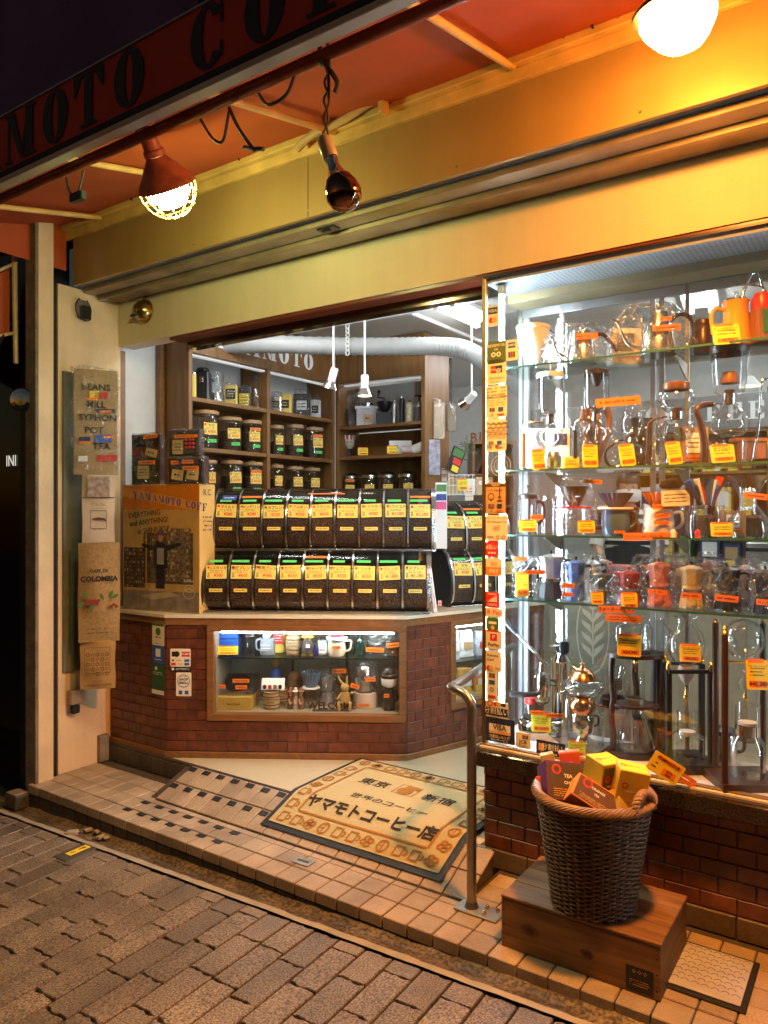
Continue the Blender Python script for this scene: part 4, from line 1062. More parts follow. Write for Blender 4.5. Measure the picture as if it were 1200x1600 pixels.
for j in range(4):
    for i in range(4):
        cx, cz = -.40+.27*i+(.13 if j % 2 else 0), .34-.115*j
        fan += [('q',cx,cz-.04,.13,.095,'b',0,180),('q',cx,cz-.04,.07,.045,'b',0,180)]
gst(760,791,654,706,m_stk,fan+JC(-.2,-.24,.13,.06)+[('r',.1,.34,-.30,-.18,'B'),('q',-.2,-.4,.07,.04,'G'),('r',.06,.38,-.42,-.38,'r')])
gst(759,790,754,803,mat('tan sticker',(.50,.30,.12),.45),[('r',-.5,.5,.36,.46,'b'),('t','TOKYO',0,.41,.08,'w'),('q',-.22,.05,.17,.13,'b'),('r',-.235,-.205,-.1,.05,'b'),('r',.20,.24,-.1,.34,'b'),('r',.13,.31,.02,.05,'b'),('r',.09,.35,-.1,-.06,'b'),('s',-.42,.42,.22,.3,'b',1)]+JC(-.2,-.24,.14,.06)+[('r',.1,.34,-.30,-.18,'n'),('q',-.2,-.4,.07,.04,'G'),('r',.06,.38,-.42,-.38,'r')])
gst(759,793,805,845,m_stk,[('t','おもてなしをしよう!',0,.38,.11,'G'),('t','We Welcome You',0,.24,.11,'b'),('s',-.2,.2,-.12,.12,'b',4),('t','VISA',-.28,-.36,.14,'n'),('q',.06,-.36,.08,.05,'G'),('q',.32,-.36,.08,.05,'G')])
gst(758,780,846,870,m_pr['r'],[('t','d払い',0,.12,.36,'w'),('c',-.2,-.24,.07,0,'w'),('c',0,-.24,.07,0,'w'),('c',.2,-.24,.07,0,'w')],.28)
gst(759,785,872,900,m_stk,[('r',-.48,.48,-.46,.0,'o'),('t','au',0,.22,.42,'o'),('t','PAY',0,-.24,.32,'w')])
gst(758,781,925,949,m_pr['r'],[('t','Rakuten',0,.38,.18,'w')]+[('r',-.3+.13*i,-.21+.13*i,-.14,-.08+.09*i,'w') for i in range(5)]+[('t','つながる',0,-.34,.18,'w')],.05)
gst(758,786,950,964,m_stk,[('t','R Pay',0,0,.75,'r')])
gst(760,780,965,985,m_pr['g'],[('r',-.3,.3,0,.2,'w'),('c',0,-.28,.16,0,'O')],.2)
gst(758,785,985,1014,m_stk,[('r',-.5,.5,.42,.5,'r'),('r',-.2,.2,-.05,.32,'r'),('t','P',0,.13,.32,'w'),('t','PayPay',0,-.27,.24,'k')],.08)
gst(759,784,1017,1050,m_stk,[('t','Rakuten',-.05,.28,.18,'k'),('t','Card',-.2,.08,.18,'k')]+MC(-.22,-.32,.14)+[('t','VISA',.26,-.32,.13,'n')],.05)
gst(761,777,1049,1094,m_stk,JC(0,.36,.28,.08)+[('r',-.28,.28,.06,.20,'B'),('q',0,-.12,.2,.12,'G'),('r',-.36,.36,-.40,-.32,'r')],.05)
gst(758,794,1096,1122,m_stk,[('q',-.28,.34,.12,.08,'r')]+MC(.02,.34,.09)+[('r',.2,.4,.26,.42,'n'),('r',-.5,.5,-.34,.12,'n'),('t','分割払い',0,-.11,.42,'w')],.05)
gst(758,804,1122,1160,m_navy,[('r',-.36,.36,-.16,.36,'w'),('r',-.36,.36,.24,.36,'n'),('r',-.36,.36,-.16,-.05,'O'),('t','VISA',0,.10,.30,'n',.02),('t','分割払い&リボ',0,-.28,.14,'w'),('t','払いサービス',0,-.41,.13,'w')],.03)
gst(806,829,1145,1169,m_stk,JC(.15,.24,.2,.12)+[('t','JCB',-.0,-.10,.34,'k'),('t','PREMO',0,-.36,.2,'G')],.1)
gst(838,883,1159,1182,m_navy,[('r',-.42,-.22,-.2,.3,'O'),('t','分割払い',.12,.1,.46,'w'),('s',-.4,.4,-.42,-.22,'w',1)],.03)
def ringdecal():
    p = PY(776,728,GY)
    s = obj('sticker', join(ring(0,0,.046,.0445,-.0006,28), ring(0,0,.032,.031,-.0006,28), mv(scribble(.035,.03,2,9),0,0,0)), m_pr['w'], pane, M=Td@Matrix.Translation((p.x+.02,GY-.001,p.z)))
ringdecal()
# ------------------------------------------------------------------ item builder: sizes read from the photograph at the item's own depth
VR = math.degrees(TH)
class It:
    def __init__(s, name, label, cat, u, vb, y, z, group=None, xy=None, rz=None):
        s.u, s.vb = u, vb
        x, y = xy if xy else (XU(u, y), y)
        s.k = DEP((x, y))/FPX; s.rz = VR if rz is None else rz
        s.t = thing(name, label, cat, (x, y, z), s.rz, group)
        s.off = (vb - (800-(z-CZ)/s.k))
    def P(s, u, v, dy=0): return ((u-s.u)*s.k, dy, max(0.0, (s.vb-v)*s.k))
    def lat(s, name, prof, m, u=None, n=20, dy=0, sm=45, sq=1.0, par=None):
        g = lathe([(max(.0006, w*s.k), (s.vb-v)*s.k) for w, v in prof], n, sq=sq)
        return obj(name, mv(g, ((u or s.u)-s.u)*s.k, dy), m, par or s.t, smooth=sm)
    def tub(s, name, pts, r, m, smooth=True, sub=5, n=8, par=None):
        P = [s.P(*p) for p in pts]; P = smoothpath(P, sub) if smooth else P
        rr = r*s.k if not isinstance(r, (list,tuple)) else [q*s.k for q in r]
        if isinstance(rr, list) and len(rr) != len(P):
            rr = [rr[0]+(rr[-1]-rr[0])*i/(len(P)-1) for i in range(len(P))]
        return obj(name, tube(P, rr, n), m, par or s.t, smooth=60)
    def bx(s, name, u0, u1, v0, v1, d, m, dy=0, b=.0015, rz=0, par=None):
        w = (u1-u0)*s.k; h = (v1-v0)*s.k
        M = Matrix.Translation(((((u0+u1)/2)-s.u)*s.k, dy, (s.vb-v1)*s.k))@Matrix.Rotation(math.radians(rz),4,'Z')
        return obj(name, bev(-w/2,w/2,-d/2,d/2,0,h,min(b,w/5,h/5,d/5)), m, par or s.t, M=M)
    def label(s, name, m, u0, u1, v0, v1, dy=-.03, roll=0, ink=None, rows=1, seed=1, dens=.8):
        w = (u1-u0)*s.k; h = (v1-v0)*s.k
        M = Matrix.Translation((((u0+u1)/2-s.u)*s.k, dy, (s.vb-(v0+v1)/2)*s.k))@Matrix.Rotation(math.radians(roll),4,'Y')
        c = obj(name, prism(rrect(-w/2,w/2,-h/2,h/2,min(w,h)*.08),-.0014,0), m, s.t, M=M)
        if ink is not False: obj('print', mv(scribble(w*.82,h*.66,rows,seed,dens=dens),0,-.0016,0), ink or m_ink, c, M=M)
        return c
    def price(s, u0, u1, v0, v1, dy=-.05, roll=0, m=None, seed=1, title=None, price='¥2,980'):
        """yellow price ticket with an orange heading and orange price strip"""
        w = (u1-u0)*s.k; h = (v1-v0)*s.k
        M = Matrix.Translation((((u0+u1)/2-s.u)*s.k, dy, (s.vb-(v0+v1)/2)*s.k))@Matrix.Rotation(math.radians(roll),4,'Y')@Matrix.Rotation(math.radians(-8),4,'X')
        c = obj('price_ticket', prism(rrect(-w/2,w/2,-h/2,h/2,min(w,h)*.1),-.0016,0), m or m_yel, s.t, M=M)
        obj('price_strip', join(frect(-w*.36,w*.42,-h*.42,-h*.2,-.002), frect(-w*.42,w*.30,h*.40,h*.54,-.002)), m_org, c, M=M)
        ink = [mv(text(price, min(h*.2,w*.26), bold=.015), w*.03, -.0022, -h*.31), mv(scribble(w*.7,h*.34,3 if h > w*.8 else 2,seed),0,-.002,h*.1)]
        if title: ink.append(mv(text(title, min(h*.2, w*.9/len(title)*1.0), bold=.01), 0, -.002, h*.28))
        obj('lettering', join(*ink), m_ink, c, M=M)
    def bag(s, u0, u1, v0, v1, d, seed=1, neck=.6, dy=0):
        g = bagshape((u1-u0)*s.k, d, (v1-v0)*s.k, seed, neck)
        obj('cellophane_bag', mv(g, ((u0+u1)/2-s.u)*s.k, dy, (s.vb-v1)*s.k), m_bag, s.t)
m_wood = wood('handle wood', (.22,.085,.03), (.34,.15,.06), .4, 'Z', 1.5)
m_dwood = wood('dark tower wood', (.028,.012,.008), (.055,.024,.014), .35, 'Z', 1.2)
m_brown = mat('dark brown plastic', (.045,.018,.010), .35)
m_copperlid = mat('copper brown lid', (.30,.13,.06), .3, metal=.6)
GRP = 'coffee brewers in the display case'
Y = 3.05
# --- top shelf
i = It('cloth_drip_filter', 'white cloth drip filter hanging on a wire handle, top glass shelf', 'coffee filter', 833, 566, Y, SHZ[1])
i.lat('cloth', [(24,503),(25,507),(22,525),(15,545),(8,556),(1,559)], mat('white flannel', (.78,.76,.72), .85, var=.06, bump=.4), sm=60)
i.lat('hem', [(23,505),(26,503),(26,498),(23,497),(22,504)], MATS['white flannel'])
i.tub('wire_handle', [(856,503),(866,510),(868,535),(880,553),(900,560)], 1.6, m_chrome)
i.tub('wire_stand', [(845,566,.05),(835,566,-.05),(830,520,.03)], 1.0, m_chrome, smooth=False)
def kettle(u, vb, vt, hw0, hw1, label, spout, handle, bag, labels):
    i = It('gooseneck_kettle', label, 'kettle', u, vb, Y, SHZ[1], 'steel kettles on the top shelf')
    i.lat('body', [(1,vb),(hw0,vb),(hw0+.5,vb-2),(hw1,vt+3),(hw1-1,vt+1)], m_steel, n=32)
    i.lat('lid', [(hw1-.5,vt+1.5),(hw1-1,vt-1),(3,vt-3),(2.5,vt-5),(4,vt-8),(2,vt-10),(.5,vt-10)], m_steel, n=24)
    i.tub('spout', spout, [2.6,1.6], m_chrome)
    i.tub('handle', handle, [3.6,3.0], m_brown)
    i.bag(*bag)
    for j, q in enumerate(labels): i.label('orange_label', m_org, *q, dy=-.075, roll=-3, seed=j)
kettle(909,563,514,23,18,'steel drip kettle with straight dark handle in cellophane, top shelf',[(890,553),(872,545),(865,528),(858,516)],[(926,517),(942,516),(955,530),(964,543)],(850,968,500,563,.17,3,.5),[(890,926,521,530)])
kettle(1028,551,486,27,18,'tall steel gooseneck kettle with curved brown handle, top shelf',[(1005,540),(982,534),(972,515),(963,498),(954,495)],[(1046,497),(1062,486),(1078,492),(1084,515),(1078,538)],(950,1088,476,551,.19,5,.55),[(1020,1038,498,504),(1009,1052,510,519)])
i = It('canister', 'dark brown lidded canister between kettle and yellow pot', 'canister', 1099, 542, 3.12, SHZ[1])
i.lat('body', [(1,542),(13,542),(14,540),(14,498),(13,497)], m_brown); i.lat('lid', [(14.5,498),(15,494),(13,489),(1,488)], m_brown)
i = It('enamel_pot', 'orange-yellow enamel drip pot with swan-neck spout, top shelf', 'coffee pot', 1150, 533, Y, SHZ[1])
my = mat('yellow orange enamel', (.80,.36,.04), .22, coat=.5, var=.04)
i.lat('body', [(1,533),(22,533),(22.5,530),(19,490),(18.5,470),(21,463),(20,462.5),(17.5,470)], my, n=32)
i.lat('lid', [(19,464),(16,459),(4,456),(3,452),(4,449),(1,447)], m_glass)
i.tub('handle', [(1132,476),(1118,474),(1111,484),(1113,505),(1114,514)], [3.5,3], my)
i.tub('spout', [(1156,470),(1163,445),(1172,423),(1180,418),(1187,423),(1192,440),(1199,451)], [3,1.6], m_chrome)
i.price(1097,1138,507,538,dy=-.09,roll=-4,title='おしゃれなポット',price='¥2,750')
i = It('coffee_mill', 'small red-topped wooden mill at the case end, top shelf', 'coffee mill', 1192, 528, Y, SHZ[1])
i.bx('body', 1176,1212,476,528,.09,m_wood); i.lat('hopper', [(16,476),(17,462),(13,450),(2,447)], mat('red enamel',(.55,.04,.02),.3)); i.tub('crank', [(1192,448),(1192,440),(1172,436),(1150,437)],1.6,m_steel); i.bx('panel',1182,1206,480,515,.002,m_pr['g'],dy=-.048)
# --- second shelf: syphons
def syphon(u, label, vb, top, neck, bulb, handle, mh, lid=None, collar=(6,8), base=True, tick=None, lens=True, ch=None, title='サイフォン', price='¥12,980', roll=-6, extra=None):
    i = It('syphon', label, 'syphon', u, vb, Y, SHZ[2], 'syphons on the second shelf')
    i.lat('upper_glass', top, m_glass, n=28)
    i.lat('collar', [(collar[0],neck[0]),(collar[0]+.6,neck[0]),(collar[1],neck[1]),(collar[1]-1,neck[1])], ch or m_chrome, n=20)
    i.lat('stopper', [(1,neck[0]-5),(collar[0]-1,neck[0]-6),(collar[0]-1,neck[0])], m_brown if ch is None else m_blackpl, n=16)
    i.lat('lower_bulb', bulb, m_glass, n=28)
    i.lat('stem', [(1.4,neck[1]),(1.4,bulb[-1][1]-4)], m_glass, n=8)
    if lid: i.lat('lid', lid[0], lid[1], n=24)
    i.tub('arm', handle[0], 1.5, m_chrome)
    i.tub('handle', handle[1], handle[2], mh)
    if base:
        i.lat('foot', [(1,vb),(20,vb),(20,vb-2),(4,vb-3.5),(1,vb-3.5)], m_chrome, n=24)
        i.tub('stand_rod', [(handle[0][0][0],vb-2),(handle[0][0][0],handle[0][0][1])] if False else [handle[1][-1][:2],(handle[1][-1][0],vb-2),(u,vb-2)], 1.5, m_chrome, smooth=False)
    if tick: i.price(*tick, dy=-.09, roll=roll, title=title, price=price, seed=int(u))
    return i
i = syphon(860,'tall-cylinder syphon with white lid and wooden grip, second shelf',732,[(6,650),(7,646),(18,642),(20,632),(20,588),(21,584)],(650,659),[(5,659),(8,662),(19,670),(22,681),(18,691),(10,696),(1,697)],([(850,657),(830,657),(820,660),(817,676)],[(817,675),(817,728)],[4,4.6]),m_wood,lid=([(21,588),(22,584),(20,580),(4,578),(1,578)],m_wht),tick=(825,845,703,734),price='¥15,380',roll=-4)
i.lat('burner', [(1,728),(14,728),(15,712),(12,704),(10,704)], m_steel, u=862)
i = It('product_box', 'white syphon carton with printed photo behind first syphon', 'box', 852, 730, 3.16, SHZ[2]); i.bx('carton',822,886,664,730,.10,m_wht); i.bx('photo_panel',826,846,668,718,.002,m_pr['G'],dy=-.052); i.bx('photo_panel',862,882,672,690,.002,m_navy,dy=-.052)
i = It('small_box', 'small plain yellow box beside the black-gripped syphon', 'box', 891, 732, 3.0, SHZ[2]); i.bx('carton',880,903,714,732,.04,m_yel); i.label('label',m_card,882,901,717,724,dy=-.024)
i = syphon(932,'tall-cylinder syphon with black grip and dark filter, second shelf',731,[(6,646),(8,642),(18,638),(19,628),(19,585),(21,578)],(645,656),[(5,656),(8,659),(19,667),(21,677),(17,688),(9,693),(1,694)],([(925,657),(906,655),(899,661),(898,672)],[(898,671),(898,716)],[3.6,4.2]),m_blackpl,lid=([(20,585),(20,579),(17,577),(12,577),(9,590),(4,602),(1,603)],m_brown),tick=(901,924,697,731),price='¥13,980',roll=0,ch=m_chrome)
i = It('wooden_paddles', 'bag of wooden stirring paddles behind the black-gripped syphon', 'paddles', 940, 730, 3.15, SHZ[2])
for q, (ux, tx) in enumerate(((915,-9),(935,2),(948,10),(925,-4))): i.tub('paddle', [(930+tx*.3,728,q*.004),(ux+tx*.4,660,q*.004),(ux,632,q*.004)], [3,7], m_wood)
i.bag(905,965,635,730,.08,11,.9)
i = syphon(988,'small round-bowled syphon with black looped grip, second shelf',730,[(6,684),(9,681),(17,674),(18,660),(14,648),(14,644)],(684,690),[(5,690),(9,692),(19,699),(19,706),(12,712),(1,713)],([(976,688),(966,688),(958,694)],[(958,693),(946,705),(947,720),(955,729)],[2.4,2.4]),m_blackpl,tick=(957,980,697,730),price='¥11,870',base=True)
i = It('brush_bag', 'bag of dark cleaning brushes behind the small syphon', 'brushes', 1005, 729, 3.16, SHZ[2])
for q in range(5): i.tub('brush', [(995+q*5,725,0),(992+q*6,650,q*.004)], [3,7], m_blackpl)
i.bag(975,1030,628,728,.09,13,.9)
i = syphon(1057,'stacked twin-orb syphon with copper brown lid, second shelf',727,[(8,645),(16,642),(24,632),(27,622),(24,611),(20,607)],(643,654),[(8,653),(16,655),(24,663),(26,673),(22,683),(12,689),(1,690)],([(1042,650),(1032,652),(1020,656)],[(1021,655),(1014,662),(1012,690),(1011,724)],[2.5,2.5]),m_brown,lid=([(19,609),(20,606),(20,599),(15,596),(1,595)],m_copperlid),collar=(10,10),tick=(1028,1050,693,727),price='¥9,790',roll=-8,base=False)
i.lat('burner', [(1,724),(20,724),(20,716),(17,712),(17,695),(16,694)], m_glass, n=24); i.lat('base', [(1,727),(24,727),(24,722),(1,721)], m_brown, n=28)
i = syphon(1140,'large tapered syphon with thick curved brown grip, second shelf',724,[(8,622),(11,617),(22,611),(24,603),(27,565),(29,546)],(614,630),[(8,630),(13,634),(23,645),(28,660),(27,670),(20,678),(8,681),(1,681)],([(1128,629),(1118,630),(1112,631)],[(1114,630),(1097,632),(1088,640),(1094,658),(1100,690),(1100,722)],[4.5,6.5]),m_brown,lid=([(28,552),(30,547),(30,541),(26,539),(1,538)],m_brown),collar=(9,9),tick=(1094,1130,697,724),price='¥18,150',roll=-4,base=False)
i.lat('filter_disc', [(1,600),(13,598),(14,590),(10,580),(1,579)], m_wood); i.lat('burner', [(1,722),(17,722),(18,715),(20,690),(20,688)], m_glass, u=1147, n=24)
i = It('wooden_stand', 'plain orange-brown wooden box stand behind the large syphon', 'stand', 1170, 722, 3.17, SHZ[2]); i.bx('panel',1148,1192,686,722,.05,m_oak if False else m_wood); i.bx('top',1144,1196,680,686,.06,m_wood)
i = It('drip_stand', 'bent chrome wire drip stand by the case end, second shelf', 'stand', 1192, 722, 3.0, SHZ[2]); i.tub('wire_frame', [(1176,720),(1186,660),(1190,600),(1197,592),(1215,592),(1222,610),(1218,720)], 1.8, m_chrome); i.bx('foot',1176,1222,717,722,.06,m_blackpl); i.price(1191,1214,690,722,dy=-.04,price='¥6,050')
sg = It('shelf_sign', 'long orange paper sign propped across the second shelf syphons', 'sign', 965, 640, 2.97, SHZ[2]+.24); sg.label('paper', m_org, 931,1000,634,647, dy=0, roll=-5, rows=1, seed=5); sg.tub('wire', [(965,640),(965,632)], .6, m_chrome, smooth=False)
sg.t.location.z = CZ+(800-621)*sg.k-.015; sg.t.location = sg.t.location
# --- third shelf: drippers and servers
i = It('french_press', 'black-framed french press with plunger, third glass shelf', 'french press', 825, 838, Y, SHZ[3])
i.lat('glass', [(1,836),(15,836),(15,783),(16,781)], m_glass); i.lat('lid', [(16,783),(16,778),(10,775),(1,774)], m_blackpl); i.lat('knob', [(1,774),(1.2,766),(3,764),(1,761)], m_blackpl)
for q in (-14,0,14): i.tub('frame_bar', [(825+q,838,-.02 if q == 0 else .02),(825+q*.95,782,-.02 if q == 0 else .02)], 1.6, m_blackpl, smooth=False)
i.tub('handle', [(838,788),(848,790),(850,810),(840,824)], 2.6, m_blackpl); i.price(807,834,816,834,dy=-.06,price='¥2,200'); i.label('orange_label',m_org,824,844,808,815,dy=-.062)
def server(u, label, body, vb=840, handle=None, **k):
    i = It('glass_server', label, 'coffee server', u, vb, Y, SHZ[3], 'glass servers on the third shelf'); i.lat('jug', body, m_glass, n=28)
    if handle: i.tub('handle', handle, 2.0, m_glass)
    return i
i = server(897,'glass server topped with black dripper on red collar, third shelf',[(1,839),(24,839),(26,834),(25,815),(20,800),(21,797)],handle=[(918,806),(930,804),(932,820),(922,832)])
i.lat('red_collar',[(10,799),(27,799),(27,796),(10,796)],m_pr['r']); i.lat('dripper',[(8,796),(10,792),(22,768),(23,765),(21,766)],m_blackpl,n=24); i.bag(868,930,752,838,.14,21,.7); i.price(894,920,818,836,dy=-.09,price='¥1,980',m=mat('lime card',(.62,.66,.05),.6)); i.label('orange_label',m_org,904,932,755,761,dy=-.08,roll=4)
def ridged(i, v0, v1, r0, r1, m, nr=20, name='dripper'):
    V, F = [], []; n = nr*2; pr = [(r0,v0),(r0*.45+r1*.55,(v0+v1)/2),(r1,v1),(r1-1.2,v1),(r0-1,v0)]
    for r, v in pr:
        for q in range(n):
            a = 2*PI*q/n; rr = r*(1+(.06 if q % 2 else -.06))*i.k
            V.append((rr*math.cos(a), rr*math.sin(a), (i.vb-v)*i.k))
    for j in range(len(pr)-1):
        for q in range(n): F.append((j*n+q, j*n+(q+1) % n, (j+1)*n+(q+1) % n, (j+1)*n+q))
    return obj(name, (V,F), m, i.t)
i = It('dripper_cup', 'blue ceramic server cup under ridged navy dripper, third shelf', 'cup', 962, 840, Y, SHZ[3], 'ceramic cups with drippers')
mb = mat('blue glaze',(.06,.15,.28),.2,coat=.6); i.lat('cup',[(1,840),(17,840),(20,836),(22,820),(21,800),(20,797),(19,800)],mb,n=28); i.lat('collar',[(10,799),(27,799),(27,796),(10,796)],m_wht,n=28); ridged(i,796,774,10,26,m_navy); i.tub('handle',[(982,806),(993,805),(994,820),(983,828)],2.4,mb); i.label('orange_label',m_org,952,968,832,836,dy=-.066)
i = It('dripper_cup', 'white ceramic server cup under ridged orange dripper, third shelf', 'cup', 1029, 841, Y, SHZ[3], 'ceramic cups with drippers')
mw = mat('white glaze',(.76,.72,.66),.2,coat=.6); i.lat('cup',[(1,841),(18,841),(22,835),(24,820),(21,800),(20,797),(19,800)],mw,n=28); ridged(i,797,773,9,24,mat('orange glaze',(.80,.16,.02),.25,coat=.5)); i.tub('handle',[(1049,806),(1064,804),(1066,822),(1050,832)],2.6,mw); i.label('orange_label',m_org,1010,1046,791,799,dy=-.066); i.label('orange_label',m_org,1013,1038,805,812,dy=-.066,roll=-5); i.label('orange_label',m_org,1013,1036,817,822,dy=-.066)
i.label('notice_card',m_stk,1021,1064,770,794,dy=-.085,roll=-3,rows=3,dens=.95)
i = It('bear_ornament', 'little brown bear figurine behind the white cup', 'figurine', 985, 838, 3.15, SHZ[3]); i.lat('body',[(1,838),(16,838),(18,826),(13,815)],m_wood,sm=60); i.lat('head',[(8,817),(13,810),(12,801),(5,797),(1,796)],mat('brown fur',(.10,.05,.025),.9),sm=60)
for q in (-9,9): i.lat('ear',[(1,806),(5,802),(4,796),(1,794)],MATS['brown fur'],u=985+q)
i = It('knit_doll', 'doll figurine with brown knitted beret behind notice card', 'figurine', 1048, 838, 3.2, SHZ[3]); i.lat('body',[(1,838),(14,838),(15,810),(9,785)],m_pr['G'],sm=60); i.lat('head',[(6,787),(13,778),(14,768),(10,760),(1,757)],mat('doll skin',(.55,.34,.22),.7),sm=60); i.lat('beret',[(13,765),(17,761),(16,754),(6,750),(1,749)],mat('brown knit',(.12,.055,.025),.95,bump=.8),sm=60)
for q in (-5,5): i.lat('eye',[(1,774),(1.6,773),(1,772)],m_ink,u=1048+q,dy=-.035)
i = server(1103,'squat glass server holding blue, white and red folded cones',[(1,841),(28,841),(30,832),(29,805),(26,793),(27,790)],handle=[(1128,800),(1142,799),(1143,818),(1130,828)])
for q, (du_, tu, tv, c) in enumerate(((-8,-28,752,'B'),(-3,-16,750,'w'),(2,-5,757,'r'),(4,6,749,'B'),(8,16,751,'w'),(12,28,747,'r'),(-10,-20,762,'n'),(10,20,760,'B'))):
    i.tub('folded_cone', [(1103+du_,790,.01*(q % 3)),(1103+(du_+tu)/2,768,.01*(q % 3)),(1103+tu,tv,.01*(q % 3))], [3.5,8], m_pr[c], n=4)
i.price(1094,1128,817,838,dy=-.09,price='¥1,430',m=MATS['lime card'])
i = server(1170,'hourglass glass coffee maker with tall flared neck, third shelf',[(1,842),(30,842),(33,834),(30,812),(12,788),(11,782),(20,760),(31,743),(32,742)]); i.label('orange_label',m_org,1148,1183,771,780,dy=-.075,roll=6); i.tub('handle',[(1145,755),(1136,757),(1136,766),(1150,772)],2.2,m_glass)
i = It('shelf_sign', 'orange handwritten strip along front edge of third shelf', 'sign', 1016, 841, 2.928, SHZ[3]-.012)
i.label('paper', m_org, 974,1058,829,841, dy=0, roll=-1, ink=False); w_ = text('今日はコーヒーの香りに癒されて過ごしませんか?', .0092, bold=.01); obj('lettering', mv(w_,0,-.003,.0145), m_ink, i.t)
for q, (u, c) in enumerate(((1052,'w'),(1090,'r'),(1010,'w'))):
    i = It('tiny_ornament', ['tiny white ceramic ornament beside the orange strip','tiny red ornament below the squat server','tiny silver ornament at the foot of the white cup'][q], 'ornament', u, 842, 2.95, SHZ[3]); i.lat('body',[(1,842),(4,842),(3,838),(4.5,834),(2,830),(1,829)],m_pr[c],sm=60)
# --- fourth shelf: moka pots in bags
def moka(u, w, vt, vb, label, mb_, mt_, bag=True, tickets=(), price=None, seed=1, tall=1.0, open_=False, lidm=None):
    i = It('moka_pot', label, 'moka pot', u, vb, Y-.01, SHZ[4], 'moka pots on the fourth shelf')
    h = vb-vt; hw = w/2
    i.lat('boiler', [(1,vb),(hw*.95,vb),(hw*.98,vb-2),(hw*.78,vb-h*.36)], mb_, n=8, sm=10)
    i.lat('band', [(hw*.80,vb-h*.36),(hw*.84,vb-h*.37),(hw*.84,vb-h*.43),(hw*.78,vb-h*.44)], m_steel, n=24)
    i.lat('jug', [(hw*.74,vb-h*.44),(hw*.72,vb-h*.5),(hw*.92,vb-h*.84),(hw*.93,vb-h*.86)], mt_, n=8, sm=10)
    i.lat('lid', [(hw*.94,vb-h*.86),(hw*.9,vb-h*.89),(hw*.2,vb-h*.95),(1,vb-h*.95)], lidm or mt_, n=8, sm=10)
    i.lat('knob', [(1.4,vb-h*.95),(2.6,vb-h*.985),(2.2,vb-h*1.03),(.8,vb-h*1.04)], m_blackpl, n=12)
    hm = m_blackpl if mt_ is not MATS.get('cream enamel') else mt_
    i.tub('handle', [(u+hw*.85,vb-h*.80),(u+hw*1.45,vb-h*.80),(u+hw*1.5,vb-h*.66),(u+hw*1.3,vb-h*.42)], [2.6,2.2], hm)
    i.tub('spout', [(u-hw*.8,vb-h*.74),(u-hw*1.15,vb-h*.87)], [3,1.8], mt_, smooth=False)
    if bag: i.bag(u-hw*1.55,u+hw*1.75,vt-6,vb,w*i.k*1.25,seed,.75)
    for q, t in enumerate(tickets): i.label('orange_label', m_org, *t[:4], dy=-hw*i.k*1.25-.004, roll=t[4] if len(t) > 4 else 0, seed=seed+q)
    if price: i.price(*price, dy=-hw*i.k*1.25-.01, seed=seed)
    return i
ck = mat('graphite enamel',(.035,.038,.045),.3); sil = mat('cast aluminium',(.55,.56,.58),.35,metal=.9)
moka(822,26,880,935,'dark bagged moka pot with orange tags at case corner, fourth shelf',ck,ck,tickets=((800,820,872,878),),price=(802,822,896,933),seed=31)
moka(861,40,864,937,'silver moka pot with a black boiler, unbagged, fourth shelf',ck,sil,bag=False,tickets=((815,846,891,897),),seed=32,lidm=sil)
moka(900,32,872,938,'royal blue bagged moka pot, fourth shelf',m_pr['B'],m_pr['B'],tickets=((873,892,910,917,4),(874,890,924,930,4)),seed=33)
moka(942,36,894,942,'squat black bagged moka pot beside the red one',ck,ck,price=(916,935,924,942),seed=34)
moka(983,40,884,940,'bright red bagged moka pot, fourth shelf',mat('red lacquer',(.42,.015,.012),.25,coat=.6),MATS['red lacquer'],seed=35,price=(962,986,920,944))
moka(1030,40,880,952,'salmon pink bagged moka pot, fourth shelf',mat('salmon enamel',(.74,.20,.16),.35),MATS['salmon enamel'],tickets=((1003,1032,924,931,6),),seed=36)
moka(1080,40,886,956,'cream bagged moka pot with cream handle, fourth shelf',mat('cream enamel',(.66,.52,.28),.35),MATS['cream enamel'],tickets=((1054,1084,930,938,3),),seed=37)
moka(1136,44,890,962,'glossy black bagged moka pot past the cream one',m_blackpl,m_blackpl,tickets=((1104,1140,935,945,6),),seed=38)
moka(1196,40,894,966,'deep navy bagged moka pot at the case end',mat('navy enamel',(.02,.03,.12),.3),MATS['navy enamel'],tickets=((1168,1202,942,951,5),),seed=39)
i = It('shelf_sign', 'two orange strips reading water drip under fourth shelf', 'sign', 968, 975, 2.93, SHZ[4]-.075)
i.label('paper', m_org, 935,991,947,958, dy=0, roll=2, ink=False); obj('lettering', text('ウォータードリップ', .016, bold=.02, y=-.0024), m_ink, i.t, M=Matrix.Translation(((963-968)*i.k,0,(975-952.5)*i.k))@Matrix.Rotation(math.radians(2),4,'Y'))
i.label('paper', m_org, 946,1002,961,972, dy=0, roll=3, rows=2, seed=8)
i.t.location.z = CZ+(800-975)*i.k
